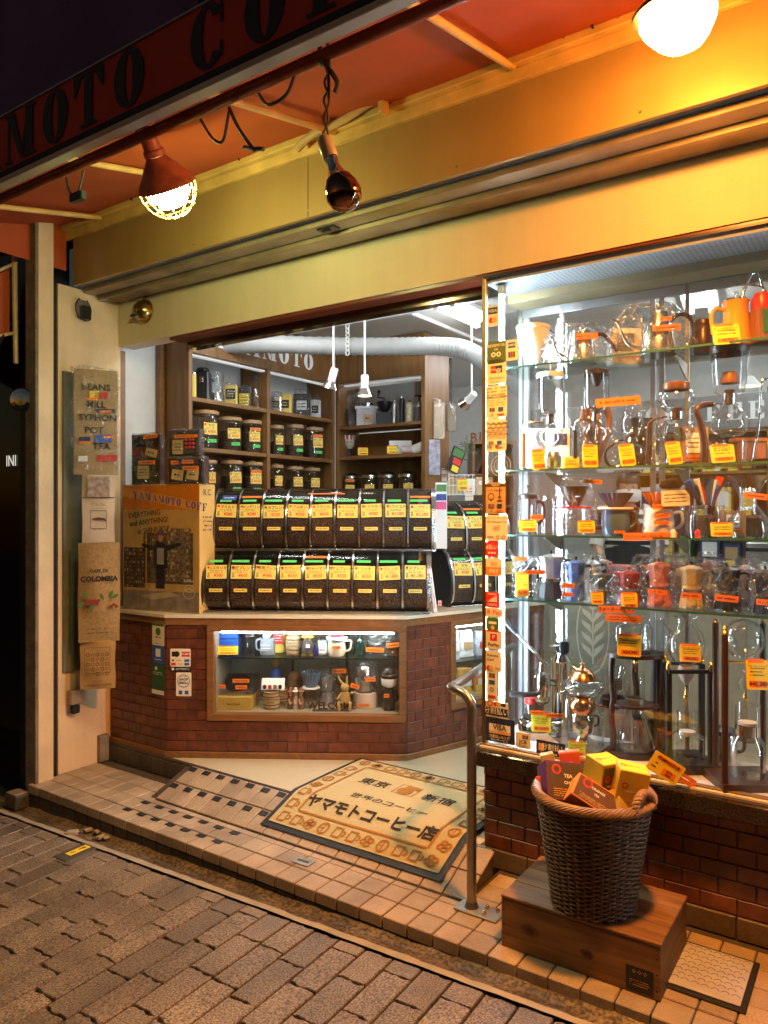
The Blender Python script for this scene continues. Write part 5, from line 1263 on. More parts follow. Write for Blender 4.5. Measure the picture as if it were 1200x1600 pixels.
# ------------------------------------------------------------------ case floor: espresso machine, drip towers
BZ = .6395
i = It('espresso_machine', 'chrome lever espresso machine with black grip beside the card stickers', 'espresso machine', 848, 1150, 2.99, BZ, xy=tuple(PZ(848,1150,BZ)[:2]))
i.lat('drip_base', [(1,1152),(36,1152),(38,1148),(38,1128),(34,1122),(30,1121),(1,1121)], m_chrome, n=36, sq=.8)
i.lat('drip_tray', [(1,1120.5),(29,1120.5),(31,1119),(1,1118.5)], m_blackmetal, n=30, sq=.8)
i.lat('boiler', [(1,1121),(13,1121),(14,1118),(14,1040),(16,1036),(10,1026),(1,1024)], m_chrome, u=882, dy=.06, n=28)
i.lat('boiler_cap', [(1,1024),(10,1024),(11,1019),(11,1008),(9,1005),(1,1004)], m_blackpl, u=884, dy=.06, n=12)
i.lat('gauge', [(1,1012),(7,1012),(8,1010),(1,1009)], m_steel, u=868, dy=.03, n=16)
i.lat('group_head', [(1,1092),(11,1092),(13,1086),(13,1058),(11,1053),(5,1051),(1,1050)], m_chrome, u=847, n=28)
i.tub('bridge', [(852,1064,.0),(868,1070,.04),(880,1072,.06)], 6, m_chrome)
i.tub('lever_arm', [(843,1055),(845,1035),(856,1040),(838,1022),(800,982)], 2.4, m_chrome, smooth=False)
i.tub('lever_grip', [(807,990),(795,978),(783,965)], [4,5.5], m_blackpl)
i.lat('portafilter', [(1,1100),(6,1100),(11,1096),(12,1090)], m_chrome, u=847)
i.tub('portafilter_grip', [(838,1082,-.03),(815,1081,-.05),(792,1079,-.06)], [4,4.8], m_blackpl)
i.tub('steam_wand', [(890,1040,-.02),(905,1045,-.04),(897,1060,-.05),(868,1080,-.06)], 1.3, m_chrome, smooth=False)
i.price(823,853,1106,1133,dy=-.10,roll=3,title='エスプレッソメーカー',price='¥118,000',m=mat('lime ticket',(.58,.72,.05),.6))
i.label('orange_label',m_org,821,844,1101,1107,dy=-.10,roll=4); i.label('orange_label',m_org,845,878,1105,1112,dy=-.10,roll=3)
i = It('red_cap_jar', 'small glass jar with a red cap beside the espresso machine', 'jar', 826, 1122, 2.99, BZ+.075, xy=tuple(PZ(828,1145,BZ)[:2]))
i.lat('jar',[(1,1122),(8,1122),(8,1102),(6,1100)],m_glass); i.lat('cap',[(8,1102),(8,1093),(1,1092)],m_pr['r'])
i = It('alcohol_brewer', 'copper-domed glass tabletop brewer under glass on round tray', 'coffee brewer', 910, 1178, 2.95, BZ, xy=tuple(PZ(910,1168,BZ)[:2]))
i.lat('tray',[(1,1178),(34,1178),(37,1175),(36,1173),(1,1174)],m_dsteel,n=36)
i.lat('pot',[(1,1155),(15,1155),(18,1148),(18,1128),(16,1124)],m_chrome,n=28); i.lat('pot_foot',[(12,1174),(14,1170),(8,1160),(10,1154)],m_chrome,n=24)
i.lat('burner_body',[(16,1124),(20,1118),(21,1110),(16,1101),(12,1099)],m_copper,n=28)
i.lat('glass_dish',[(10,1101),(22,1096),(33,1085),(34,1080),(28,1073),(22,1071)],m_glass,n=32)
i.lat('dome',[(23,1072),(22,1070),(17,1061),(9,1055),(3,1053),(2,1049),(4,1047),(1,1045)],m_copper,n=32)
i.tub('side_tap',[(930,1113),(944,1114),(950,1116)],[1.8,3],m_copper); i.tub('handle',[(926,1128),(935,1130),(934,1142),(926,1144)],2,m_blackpl)
for q in (-10,2,13): i.lat('vent_hole',[(1,1113),(3.2,1111),(1,1109)],m_dark,u=910+q,dy=-.052)
i.lat('bell_glass',[(33,1174),(33,1120),(32,1100)],m_glass,n=32); i.price(878,905,1157,1180,dy=-.10,roll=5,title='ウォータードリップ',price='¥29,480',m=MATS['lime ticket'])
i = It('bagged_cup', 'steel cup wrapped in cellophane on the case floor', 'cup', 866, 1156, 2.92, BZ, xy=tuple(PZ(866,1152,BZ)[:2])); i.lat('cup',[(1,1156),(14,1156),(15,1140),(14,1138)],m_steel); i.bag(846,888,1130,1156,.1,41,.8)
def roundplate(i, name, hw, v0, v1, m, sq=1.0, u=None): i.lat(name, [(1,v1),(hw,v1),(hw,v0),(1,v0)], m, n=36, sq=sq, sm=30, u=u)
# tower with wavy wooden legs
i = It('drip_tower', 'dark wooden water drip tower with wavy legs and conical flask', 'drip tower', 993, 1190, 2.95, BZ, 'cold drip towers', xy=tuple(PZ(993,1178,BZ)[:2]))
roundplate(i,'base',44,1183,1190,m_dwood,.75); roundplate(i,'middle_plate',36,1111,1115,m_dwood,.7); roundplate(i,'top_plate',44,1031,1037,m_dwood,.75)
for q, (u, dy) in enumerate(((957,.0),(1031,.0),(1005,.09))):
    i.tub('leg', [(u,1184,dy),(u+1.5,1160,dy),(u-1.5,1130,dy),(u+1.5,1100,dy),(u-1.5,1070,dy),(u,1036,dy)], 5.2, m_dwood, n=8)
i.lat('water_jar',[(1,1031),(26,1031),(28,1027),(28,992),(24,986),(17,984),(17,978),(20,975),(19,974)],m_glass,n=30,u=990)
i.lat('drip_tube',[(1,1110),(13,1110),(14,1106),(14,1064),(13,1062)],m_glass,n=24); i.lat('tube_cap',[(1,1112),(14.5,1112),(14.5,1103),(13,1102)],m_dsteel,n=24)
i.lat('valve',[(1,1062),(1.5,1052),(4,1048),(3,1044),(1,1040)],m_brass,n=12)
i.lat('flask',[(1,1182),(28,1182),(30,1176),(26,1160),(14,1125),(13,1120),(15,1118)],m_glass,n=30)
i.price(954,990,998,1031,dy=-.09,roll=4,title='ウォータードリップ',price='¥34,045')
# black post tower
i = It('drip_tower', 'black-posted water drip tower with brass finials and glass orb', 'drip tower', 1074, 1210, 2.95, BZ, 'cold drip towers', xy=tuple(PZ(1074,1200,BZ)[:2]))
i.bx('base',1036,1112,1196,1212,.20,m_blackpl,dy=.02)
for u, dy in ((1040,-.03),(1102,-.05),(1056,.11),(1112,.09)):
    i.bx('post',u-4,u+4,1054,1197,.02,m_blackpl,dy=dy); i.lat('finial',[(1,1054),(3.5,1053),(4.5,1050),(3,1047),(4,1044),(2,1041),(1,1040)],m_brass,u=u,dy=dy,n=10)
i.bx('top_bar',1038,1104,1053,1059,.016,m_blackpl,dy=-.04); i.bx('top_bar',1054,1114,1052,1057,.016,m_blackpl,dy=.10)
i.lat('water_orb',[(10,1048),(20,1042),(27,1028),(28,1014),(24,998),(16,989),(14,984),(14,976),(18,974)],m_glass,n=32,u=1072)
i.lat('drip_funnel',[(2,1078),(7,1074),(11,1066),(12,1056),(10,1050)],mat('frosted glass',(.55,.45,.40),.3),n=20,u=1072); i.lat('drip_valve',[(1,1118),(1.5,1106),(4,1103),(4,1096),(2,1094),(2,1082)],m_brass,n=12,u=1072)
i.lat('coffee_column',[(1,1158),(13,1157),(15,1150),(15,1122),(14,1120)],m_glass,n=24,u=1074); i.lat('receiver',[(1,1196),(24,1196),(25,1190),(25,1160),(16,1154),(15,1150)],m_glass,n=28,u=1074); i.lat('filter_paper',[(1,1158),(12,1157),(12,1152),(1,1152)],m_wht,n=20,u=1074)
i.price(1046,1078,1010,1036,dy=-.10,roll=3,title='ウォータードリップ',price='¥36,050')
i = It('drip_tower', 'tall black water drip tower with large glass sphere at case end', 'drip tower', 1162, 1232, 2.93, BZ, 'cold drip towers', xy=tuple(PZ(1162,1226,BZ)[:2]))
i.bx('base',1115,1215,1220,1234,.20,m_brown,dy=.02)
for u, dy in ((1121,-.06),(1196,-.07),(1139,.11),(1212,.09)):
    i.tub('post', [(u,1222,dy),(u,994 if dy < 0 else 986,dy)], 5, m_brown, smooth=False, n=12); i.lat('finial',[(1,995),(3.5,994),(5,990),(3,987),(4,984),(1.5,980),(1,979)],m_brass,u=u,dy=dy,n=10)
i.lat('water_sphere',[(8,1036),(20,1030),(28,1014),(29,1003),(26,988),(18,978),(6,974),(1,974)],m_glass,n=32,u=1163)
i.tub('cross_arm',[(1122,1037,-.03),(1196,1040,-.04)],2.2,m_brass,smooth=False); i.lat('drip_globe',[(3,1086),(9,1082),(11,1074),(8,1066),(3,1062),(3,1042)],m_glass,n=20,u=1165); i.lat('drip_valve',[(1,1112),(1.5,1100),(4,1097),(3,1090),(2,1086)],m_brass,n=12,u=1165)
i.lat('coffee_column',[(1,1164),(16,1163),(18,1156),(18,1110),(19,1107)],m_glass,n=24,u=1168); i.lat('band',[(17,1155),(18.5,1154),(18.5,1138),(17,1137)],m_chrome,n=24,u=1168); i.lat('receiver',[(1,1218),(24,1218),(26,1210),(26,1168),(20,1158),(18,1154)],m_glass,n=28,u=1168); i.lat('cotton_disc',[(1,1140),(15,1139),(14,1134),(1,1133)],m_wht,n=20,u=1168)
i.price(1143,1176,1028,1072,dy=-.11,roll=2,title='ウォータードリップ',price='¥45,380')
for q,(u,vb,yy,lab) in enumerate(((1010,1115,3.2,'black-lidded steel jug behind the wooden drip tower'),(1130,1140,3.2,'black-lidded steel pot between the two black drip towers'))):
    i = It('steel_jug', lab, 'jug', u, vb, yy, BZ); p_ = i.vb; kz = 800-(BZ-CZ)/i.k
    i.vb = kz; i.lat('body',[(1,kz),(20,kz),(20,kz-46),(19,kz-48)],m_steel,n=28); i.lat('lid',[(21,kz-46),(21,kz-52),(12,kz-56),(1,kz-57)],m_blackpl,n=28); i.tub('handle',[(u+20,kz-44),(u+32,kz-44),(u+32,kz-20),(u+20,kz-16)],3,m_blackpl)
i = It('server_pair', 'round glass decanter with black collar behind wooden drip tower', 'decanter', 1024, 1030, 3.15, BZ); kz = 800-(BZ-CZ)/i.k; i.vb = kz
i.lat('stand',[(1,kz),(20,kz),(20,kz-4),(3,kz-6),(3,1030),(18,1026),(18,1022),(1,1022)],m_blackpl,n=20); i.lat('globe',[(8,1022),(20,1014),(25,1000),(22,984),(14,974),(13,966)],m_glass,n=28)
i = It('hand_drip_stand', 'glass funnel stand with black base behind the copper brewer', 'coffee brewer', 958, 1110, 3.17, BZ); kz = 800-(BZ-CZ)/i.k; i.vb = kz
i.lat('cylinder',[(1,kz),(17,kz),(17,1100),(14,1060),(20,1046),(21,1044)],m_glass,n=24); i.lat('band',[(17.5,1104),(20,1102),(20,1090),(17.5,1088)],m_blackpl,n=24); i.label('label',m_wht,948,966,1056,1074,dy=-.05,rows=3)
# back row of the case
FILL = [(1,872,3.17,'glass_server','clear glass beaker behind the cloth filter, top shelf','g',14,46),(1,975,3.18,'product_box','white kettle carton behind the tall kettle, top shelf','w',24,56),
 (2,905,3.18,'glass_server','tall clear glass cylinder in back row, second shelf','g',12,70),(2,1080,3.18,'product_box','brown syphon carton behind the twin-orb syphon','b',22,62),(2,1120,3.19,'glass_server','short clear beaker behind the large syphon grip','g',13,40),
 (3,858,3.17,'glass_server','measuring jug with faint marks behind the french press','g',17,58),(3,930,3.18,'product_box','pale dripper carton in back row, third shelf','w',18,44),(3,1075,3.19,'glass_server','clear jug in back row beside knitted beret doll','g',15,46),(3,1140,3.18,'product_box','brown server carton behind the hourglass maker','b',20,40),
 (4,926,3.16,'moka_pot','silver moka pot in back row behind royal blue one','s',14,62),(4,1006,3.16,'moka_pot','graphite moka pot in back row behind red one','k',14,66),(4,1056,3.17,'moka_pot','violet moka pot in back row behind pink one','v',15,70),(4,1108,3.16,'moka_pot','maroon moka pot in back row behind cream one','r',15,74),(4,1166,3.17,'moka_pot','lilac moka pot in back row before case end','l',15,70)]
fcol = {'w':m_wht,'b':m_tan,'s':sil,'k':ck,'v':mat('violet enamel',(.14,.08,.26),.3),'r':mat('maroon enamel',(.22,.02,.02),.3),'l':mat('lilac enamel',(.36,.28,.48),.3)}
for n_, u, yy, nm, lab, c_, hw, hh in FILL:
    i = It(nm, lab, {'glass_server':'glass jug','product_box':'box','moka_pot':'moka pot'}[nm], u, 800, yy, SHZ[n_]+.0005, 'back row of goods in the display case'); vb = i.vb = 800-(SHZ[n_]-CZ)/i.k
    if c_ == 'g': i.lat('jug',[(1,vb),(hw,vb),(hw,vb-hh*.85),(hw*.9,vb-hh*.92),(hw*1.05,vb-hh)],m_glass,n=28); i.tub('handle',[(u+hw,vb-hh*.8),(u+hw*1.6,vb-hh*.75),(u+hw*1.6,vb-hh*.3),(u+hw,vb-hh*.2)],1.6,m_glass)
    elif nm == 'product_box': i.bx('carton',u-hw,u+hw,vb-hh,vb,.06,fcol[c_]); i.label('picture',m_pr['G'] if c_ == 'w' else m_wht,u-hw*.6,u+hw*.5,vb-hh*.85,vb-hh*.35,dy=-.032,rows=3); i.label('orange_label',m_org,u-hw*.8,u+hw*.8,vb-hh*.28,vb-hh*.15,dy=-.032)
    else:
        m_ = fcol[c_]; i.lat('boiler',[(1,vb),(hw*.95,vb),(hw*.78,vb-hh*.38)],m_,n=8,sm=10); i.lat('band',[(hw*.8,vb-hh*.38),(hw*.84,vb-hh*.4),(hw*.78,vb-hh*.45)],m_steel); i.lat('jug',[(hw*.72,vb-hh*.45),(hw*.95,vb-hh*.86)],m_,n=8,sm=10); i.lat('lid',[(hw*.95,vb-hh*.86),(hw*.2,vb-hh*.95),(1,vb-hh*.95)],m_,n=8,sm=10); i.lat('knob',[(1.4,vb-hh*.95),(2.4,vb-hh),(.8,vb-hh*1.03)],m_blackpl); i.tub('handle',[(u+hw*.85,vb-hh*.8),(u+hw*1.45,vb-hh*.8),(u+hw*1.3,vb-hh*.42)],2.3,m_blackpl); i.bag(u-hw*1.4,u+hw*1.6,vb-hh*1.1,vb,.10,int(u),.75)
# ------------------------------------------------------------------ handrail
hr = thing('handrail', 'polished stainless steel handrail bolted to the tiled step', 'handrail', (-1.324,2.528,TZ))
Pz = .94-TZ
path = smoothpath([(0,0,.0),(0,0,.4),(0,0,Pz-.12),(0,.002,Pz-.05),(-.03,.01,Pz-.012),(-.075,.022,Pz+.0),(-.112,.045,Pz),(-.125,.09,Pz),(-.16,.32,Pz),(-.30,1.03,Pz)],6)
m_hr = mat('satin handrail steel', (.34,.31,.27), .33, metal=1, var=.1)
obj('pipe', tube(path,.0185,16), m_hr, hr, smooth=60)
obj('far_post', tube([(-.295,1.0,Pz),(-.295,1.0,FZ-TZ)],.0185,14), m_hr, hr, smooth=60)
obj('base_plate', bev(-.055,.125,-.045,.045,.001,.009,.002), mat('dull base plate', (.36,.34,.31), .5, metal=1), hr)
obj('collar', lathe([(.019,.03),(.026,.012),(.028,.009)],18), m_hr, hr, smooth=60)
for x, y in ((.055,.022),(.065,-.022),(.10,.02)):
    obj('bolt', lathe([(.001,.022),(.004,.022),(.005,.017),(.009,.017),(.009,.009)],6), m_brass, hr, M=Matrix.Translation((x,y,0)))
# ------------------------------------------------------------------ crate, basket, cover plate
cr = thing('wooden_crate', 'old wooden crate standing upside down on the tiled step', 'crate', (-1.126,2.372,TZ))
cw = wood('crate pine', (.12,.050,.015), (.30,.145,.042), .6, 'X', .9); cw2 = wood('crate pine end', (.10,.042,.013), (.24,.11,.033), .6, 'Y', .9)
W_, D_, H_ = .536, .352, .18
obj('front_board', bev(0,W_,0,.014,.001,H_-.013,.002), cw, cr); obj('back_board', bev(0,W_,D_-.014,D_,.001,H_-.013,.002), cw, cr)
obj('end_board', bev(.001,.015,.0145,D_-.0145,.001,H_-.013,.002), cw2, cr); obj('end_board', bev(W_-.015,W_-.001,.0145,D_-.0145,.001,H_-.013,.002), cw2, cr)
ys = (0,.115,.24,D_)
for a_, b_ in zip(ys, ys[1:]): obj('top_board', bev(-.002,W_+.002,a_+.001-(.002 if a_ == 0 else 0),b_-.001+(.002 if b_ == D_ else 0),H_-.0125,H_,.0025), cw, cr)
for x, z, rx_, rz_ in ((.105,.085,.034,.021),(.305,.072,.024,.015)):
    rk = random.Random(int(x*100))
    for q, (f_, c_) in enumerate(((1,(.15,.055,.018)),(.72,(.095,.034,.012)),(.42,(.045,.016,.007)))):
        obj('knot', flat([(x+rx_*f_*rk.uniform(.82,1.15)*math.cos(2*PI*w/20), z+rz_*f_*rk.uniform(.82,1.15)*math.sin(2*PI*w/20)) for w in range(20)], -.0005-.0003*q), mat('wood knot %s' % 'outer middle core'.split()[q], c_, .6, var=.35, vs=120), cr)
s = obj('sticker', frect(.43,.515,.008,.085,-.001), mat('black crate label',(.012,.011,.010),.4), cr)
obj('lettering', join(mv(text('◇ ◇ ◇',.013,y=0),.472,-.0014,.07), mv(scribble(.06,.022,3,4,y=0),.472,-.0014,.036)), m_pr['O'], s)
for x in (.01,.525):
    for z in (.03,.08,.13): obj('nail', flat(disc(x,z,.003,8),-.0006), m_blackmetal, cr)
bk = thing('wicker_basket', 'tall round brown wicker basket of tea boxes on the crate', 'basket', PZ(930,1400,TZ+H_))
mwk = mat('brown willow', (.15,.072,.029), .5, var=.35, vs=40, rnd=.1); mwl = mat('pale willow rim', (.26,.135,.05), .5, var=.25, vs=40)
bk.location = (-.845,2.50,TZ+H_+.001)
BHt = .37
def br(z): t = z/BHt; return .136+.052*t**1.1
ws = []; rb = random.Random(5)
nst = 36
for k in range(46):
    z = .010+k*(BHt-.02)/46
    pts = []
    for q in range(nst*2):
        a = PI*q/nst
        w_ = .0042*(1 if (q//2+k) % 2 else -1)
        pts.append(((br(z)+w_)*math.cos(a), (br(z)+w_)*math.sin(a), z+rb.uniform(-.0016,.0016)))
    ws.append(tube(pts,.0036*rb.uniform(.85,1.15),5,True))
wv = obj('weave', join(*ws), mwk, bk, smooth=60); wv['kind'] = 'stuff'
st = obj('stakes', join(*[tube([(br(z)*math.cos(2*PI*q/nst), br(z)*math.sin(2*PI*q/nst), z) for z in (0,.1,.2,.3,BHt)],.0035,5) for q in range(nst)]), mwk, bk); st['kind'] = 'stuff'
obj('shade_sheet', lathe([(.001,.004),(.13,.004),(.136,.02),(.180,.36)],28), mat('basket shade',(.05,.025,.010),.9), bk, smooth=60)  # dark sheet inside the weave, coloured as the basket's inner shade
rim = []
for s_ in range(9):
    pts = [((.190+.014*math.cos(8*a+s_*2*PI/9))*math.cos(a), (.190+.014*math.cos(8*a+s_*2*PI/9))*math.sin(a), BHt+.004+.012*math.sin(8*a+s_*2*PI/9)) for a in [2*PI*q/120 for q in range(120)]]
    rim.append(tube(pts,.0046,5,True))
rm = obj('rim', join(*rim), mwl, bk, smooth=60); rm['kind'] = 'stuff'
def rope(c, rad, a0, a1, tw_=10):
    gs = []
    for s_ in range(3):
        pts = []
        for q in range(41):
            t = q/40; a = a0+(a1-a0)*t; p = Vector((c[0], c[1]+0, c[2]))+Vector((0, rad*math.cos(a), rad*math.sin(a)))
            ph_ = tw_*t*PI+s_*2*PI/3
            pts.append(p+Vector((.0085*math.cos(ph_), .0085*math.sin(ph_)*math.cos(a), .0085*math.sin(ph_)*math.sin(a))))
        gs.append(tube(pts,.0075,6))
    return join(*gs)
for sx in (-14,125):
    h_ = obj('handle', rope((0,0,0),.055,-.1,PI+.1), mwl, bk, M=Matrix.Rotation(math.radians(sx),4,'Z')@Matrix.Translation((.186,0,BHt-.005)), smooth=60); h_['kind'] = 'stuff'
# tea boxes in the basket
def teabox(px, py, pz, w, d, h, rot_, colf, label, words, side=None, top=None):
    w, d, h = w*1.2, d*1.2, h*1.15; words = [(a, b*.85, c) for a, b, c in words]
    t = thing('tea_box', label, 'box', (bk.location.x+px, bk.location.y+py, bk.location.z+pz), 0, 'tea boxes in the wicker basket')
    t.rotation_euler = tuple(math.radians(a) for a in rot_)
    obj('carton', bev(-w/2,w/2,-d/2,d/2,0,h,.0015), colf, t)
    obj('side_panel', frect(-w*.46,w*.46,h*.05,h*.95,-d/2-.0006), side or colf, t)
    obj('lettering', join(*[mv(text(x, s_, bold=.02, y=0), 0, -d/2-.0012, zz*h) for x, s_, zz in words]), m_pr['w'] if side is None or side is not m_yel else m_ink, t)
    obj('small_print', mv(scribble(w*.7,h*.22,4,int(abs(px)*1000)),0,-d/2-.0008,h*.2), m_pr['O'], t)
    obj('logo', ring(-w*.26,h*.78,w*.11,w*.07,-d/2-.0014,16), m_pr['r'], t)
    obj('top_panel', ([(-w*.46,-d*.46,h+.0006),(w*.46,-d*.46,h+.0006),(w*.46,d*.46,h+.0006),(-w*.46,d*.46,h+.0006)],[(0,1,2,3)]), top or colf, t)
    obj('top_print', xf(join(mv(text(words[0][0], words[0][1]*.9, bold=.02, y=0),0,0,0), mv(ring(-w*.33,0,w*.1,w*.06,0,14),0,0,0)), Matrix.Translation((0,0,h+.0014))@Matrix.Rotation(-PI/2,4,'X')), m_pr['r'] if top is m_yel else m_pr['w'], t)
pu = mat('purple carton',(.12,.022,.14),.4); orr = mat('orange carton',(.80,.24,.02),.4); gr = mat('green yellow carton',(.34,.34,.05),.4,col2=(.55,.42,.05)); ye = mat('yellow carton',(.78,.42,.03),.4)
teabox(-.085,-.035,.325,.13,.075,.115,(-34,8,40),pu,'purple tea box lying tilted at front of the basket',[('TEA',.02,.62),('CHAI',.016,.45)],mat('dark print side',(.06,.035,.022),.5),None)
teabox(.015,-.095,.345,.13,.06,.075,(-48,30,20),orr,'orange tea box wedged at the front rim of basket',[('ORANGE',.014,.7),('TEA',.012,.5)],mat('brown print side',(.10,.04,.012),.5))
teabox(-.005,.045,.255,.085,.075,.20,(8,4,62),gr,'green and yellow tea box standing upright in basket',[('GREEN TEA',.011,.66),('100% LEAF',.009,.52),('25 BAGS',.009,.40)],mat('olive print side',(.10,.09,.03),.5),m_yel)
teabox(.085,.02,.255,.082,.07,.20,(6,10,28),ye,'plain yellow tea box leaning at right inside basket',[('LEMON TEA',.010,.70),('100% LEAF',.009,.57),('25 BAGS',.009,.45)],None,m_yel)
teabox(-.135,.055,.26,.04,.03,.18,(-4,-14,30),mat('mustard carton',(.45,.30,.06),.4),'slim mustard tea box at back left of basket',[('TEA',.012,.8)])
teabox(-.085,.085,.26,.06,.03,.185,(-4,-8,25),mat('red orange carton',(.62,.10,.02),.4),'slim red tea box tucked behind the purple one',[('TEA',.014,.82)])
teabox(-.045,.10,.26,.035,.03,.175,(0,6,25),MATS['red orange carton'],'narrow red tea box next to the green upright one',[('TEA',.010,.82)])
teabox(.045,.105,.27,.05,.03,.15,(6,12,30),orr,'small orange tea pack behind the yellow box in basket',[('TEA',.010,.8)])
teabox(.12,-.055,.30,.06,.035,.10,(-30,25,60),MATS['mustard carton'],'small mustard tea pack lying by the right rope handle',[('TEA',.010,.7)])
teabox(-.03,-.03,.34,.055,.03,.075,(-60,-15,50),orr,'small orange tea pack wedged between purple and green boxes',[('TEA',.010,.7)])
teabox(-.125,-.045,.30,.05,.03,.10,(-20,-20,10),MATS['red orange carton'],'small red tea pack against the front left rim',[('TEA',.010,.7)])
tg = thing('hanging_ticket', 'yellow price ticket with orange strip hanging above the basket', 'price ticket', PY(1040,1200,2.80), 30)
tg.rotation_euler = (0, math.radians(32), math.radians(30))
obj('ticket', prism(rrect(-.062,.062,-.038,.038,.006),-.001,0), m_yel, tg)
obj('strip', join(frect(-.045,.05,.014,.03,-.0018), frect(-.005,.045,-.026,-.002,-.0018)), m_org, tg)
obj('lettering', join(mv(text('POMPADOUR',.0145,bold=.02,y=0),.0,-.0024,.0215), mv(text('¥518',.011,bold=.02,y=0),.02,-.0024,-.008), mv(text('¥520',.011,bold=.02,y=0),.02,-.0024,-.020), mv(scribble(.03,.03,2,6),-.035,-.001,-.008)), m_ink, tg)
obj('side_strip', prism([(.058,-.012),(.135,-.012),(.135,.003),(.058,.003)],.001,.002), m_org, tg); obj('side_strip', prism([(.05,.006),(.12,.006),(.12,.02),(.05,.02)],.002,.003), m_org, tg)
mh = thing('cover_plate', 'pale patterned metal access cover framed by black mat on step', 'cover plate', (-.49,2.605,TZ+.002), 0)
obj('frame', bev(-.125,.125,-.15,.15,0,.006,.002), m_black, mh)
pl = obj('plate', bev(-.108,.108,-.132,.132,.006,.012,.002), mat('pale cast plate',(.52,.50,.51),.5,metal=.2,var=.1), mh)
rl_ = []
for j in range(9):
    for k in range(7):
        cx, cy_ = -.09+.03*k+(.015 if j % 2 else 0), .105-.026*j
        if abs(cx) < .1: rl_.append([(a, -c, b) for a, b, c in ring(cx,0,.014,.0105,0,10,20,160,.02,.016)[0]] and ([(a, cy_+c, .0124) for a, b, c in ring(cx,0,.014,.0105,0,10,20,160,.02,.016)[0]], ring(0,0,1,.5,0,10)[1]))
r_ = obj('relief', join(*rl_), mat('worn relief',(.20,.18,.18),.55,metal=.2), pl); r_['kind'] = 'stuff'
# ------------------------------------------------------------------ door mat
mmat = mat('yellow mat pile', (.50,.39,.19), .95, var=.10, vs=120, bump=.9, bs=350); mlet = mat('ochre mat pile', (.33,.135,.02), .95, var=.1, vs=120, bump=.6, bs=350); mblk = mat('dark mat pile', (.025,.018,.012), .95)
dm = thing('door_mat', 'yellow printed door mat with black rim across the ramp', 'door mat', (-1.992,2.592,TZ))
MW, ML = .495, .83
csl = math.cos(sl); ssl = math.sin(sl); TB = (YR1-2.592)/csl+.02
def matp(x, t, dz=0.0):
    if t < TB: y = t*csl; z = ssl*t+(2.592-YR0)*math.tan(sl)+.012
    else: y = TB*csl+(t-TB); z = TB*ssl+(2.592-YR0)*math.tan(sl)+.012
    w = .003*math.sin(t*6+x*4)
    return (x, y, z+max(0,w)*.5+dz)
def matgrid(x0, x1, t0, t1, dz, nx=2):
    n = max(2, int((t1-t0)/.03)+1); V, F = [], []
    for a_ in range(n+1):
        for b_ in range(nx+1): V.append(matp(x0+(x1-x0)*b_/nx, t0+(t1-t0)*a_/n, dz))
    for a_ in range(n):
        for b_ in range(nx): F.append((a_*(nx+1)+b_, a_*(nx+1)+b_+1, (a_+1)*(nx+1)+b_+1, (a_+1)*(nx+1)+b_))
    return V, F
def onmat(g, x, t, dz=.0075): return [matp(x+a, t+c, dz) for a, b, c in g[0]], g[1]
obj('rim', matgrid(-MW,MW,0,ML,0,8), m_black, dm, smooth=60)
obj('pile', matgrid(-MW+.028,MW-.028,.030,ML-.026,.004,8), mmat, dm, smooth=60)
mug = join(ring(0,0,.033,.022,0,4,45,405,.043,.031), ring(.028,.0,.017,.008,0,10,-90,90))
bean = join(ring(0,0,.030,.020,0,14,0,360,.037,.026), frect(-.003,.003,-.025,.025), frect(-.016,-.005,-.003,.003))
flower = join(*[ring(.017*math.cos(q*PI/2+.4),.017*math.sin(q*PI/2+.4),.018,.007,0,10) for q in range(4)])
ic = [mug, bean, flower, mug]
art = []
for k in range(11): art.append(onmat(ic[(k*7) % 4], -.41+.082*k, .075, 0.0077)); art.append(onmat(ic[(k*5+1) % 4], -.41+.082*k, ML-.075, 0.0077))
for k in range(6): art.append(onmat(ic[(k*3) % 4], -.425, .165+.095*k, 0.0077)); art.append(onmat(ic[(k*3+2) % 4], .425, .165+.095*k, 0.0077))
obj('border_print', join(*art), mlet, dm)['kind'] = 'stuff'
fr_ = [matgrid(-.368,-.356,.135,.70,.0076,1), matgrid(.356,.368,.135,.70,.0076,1), matgrid(-.358,.358,.124,.136,.0076,6), matgrid(-.358,.358,.70,.712,.0076,6)]
obj('frame_print', join(*fr_), mlet, dm)
obj('logo_print', join(onmat(ring(0,0,.085,.078,0,4,45,405,.085,.078),.0,.545), onmat(flat(disc(.0,.0,.042,18)),-.005,.535,.0076), onmat(flat([(-.03,0),(.06,-.01),(.05,.02),(-.02,.03)]),.0,.575,.0084)), mlet, dm)
def mtext(s_, size, x, t, wide=1.0, bold=.006): return onmat(text(s_, size, bold=bold, y=0, wide=wide), x, t, .008)
for g_ in (mtext('東京',.088,-.19,.53), mtext('新宿',.088,.19,.52), mtext('世界のコーヒー',.060,.02,.345,1.05), mtext('ヤマモトコーヒー店',.088,.0,.205,.92,.035)): obj('lettering', g_, mblk, dm)
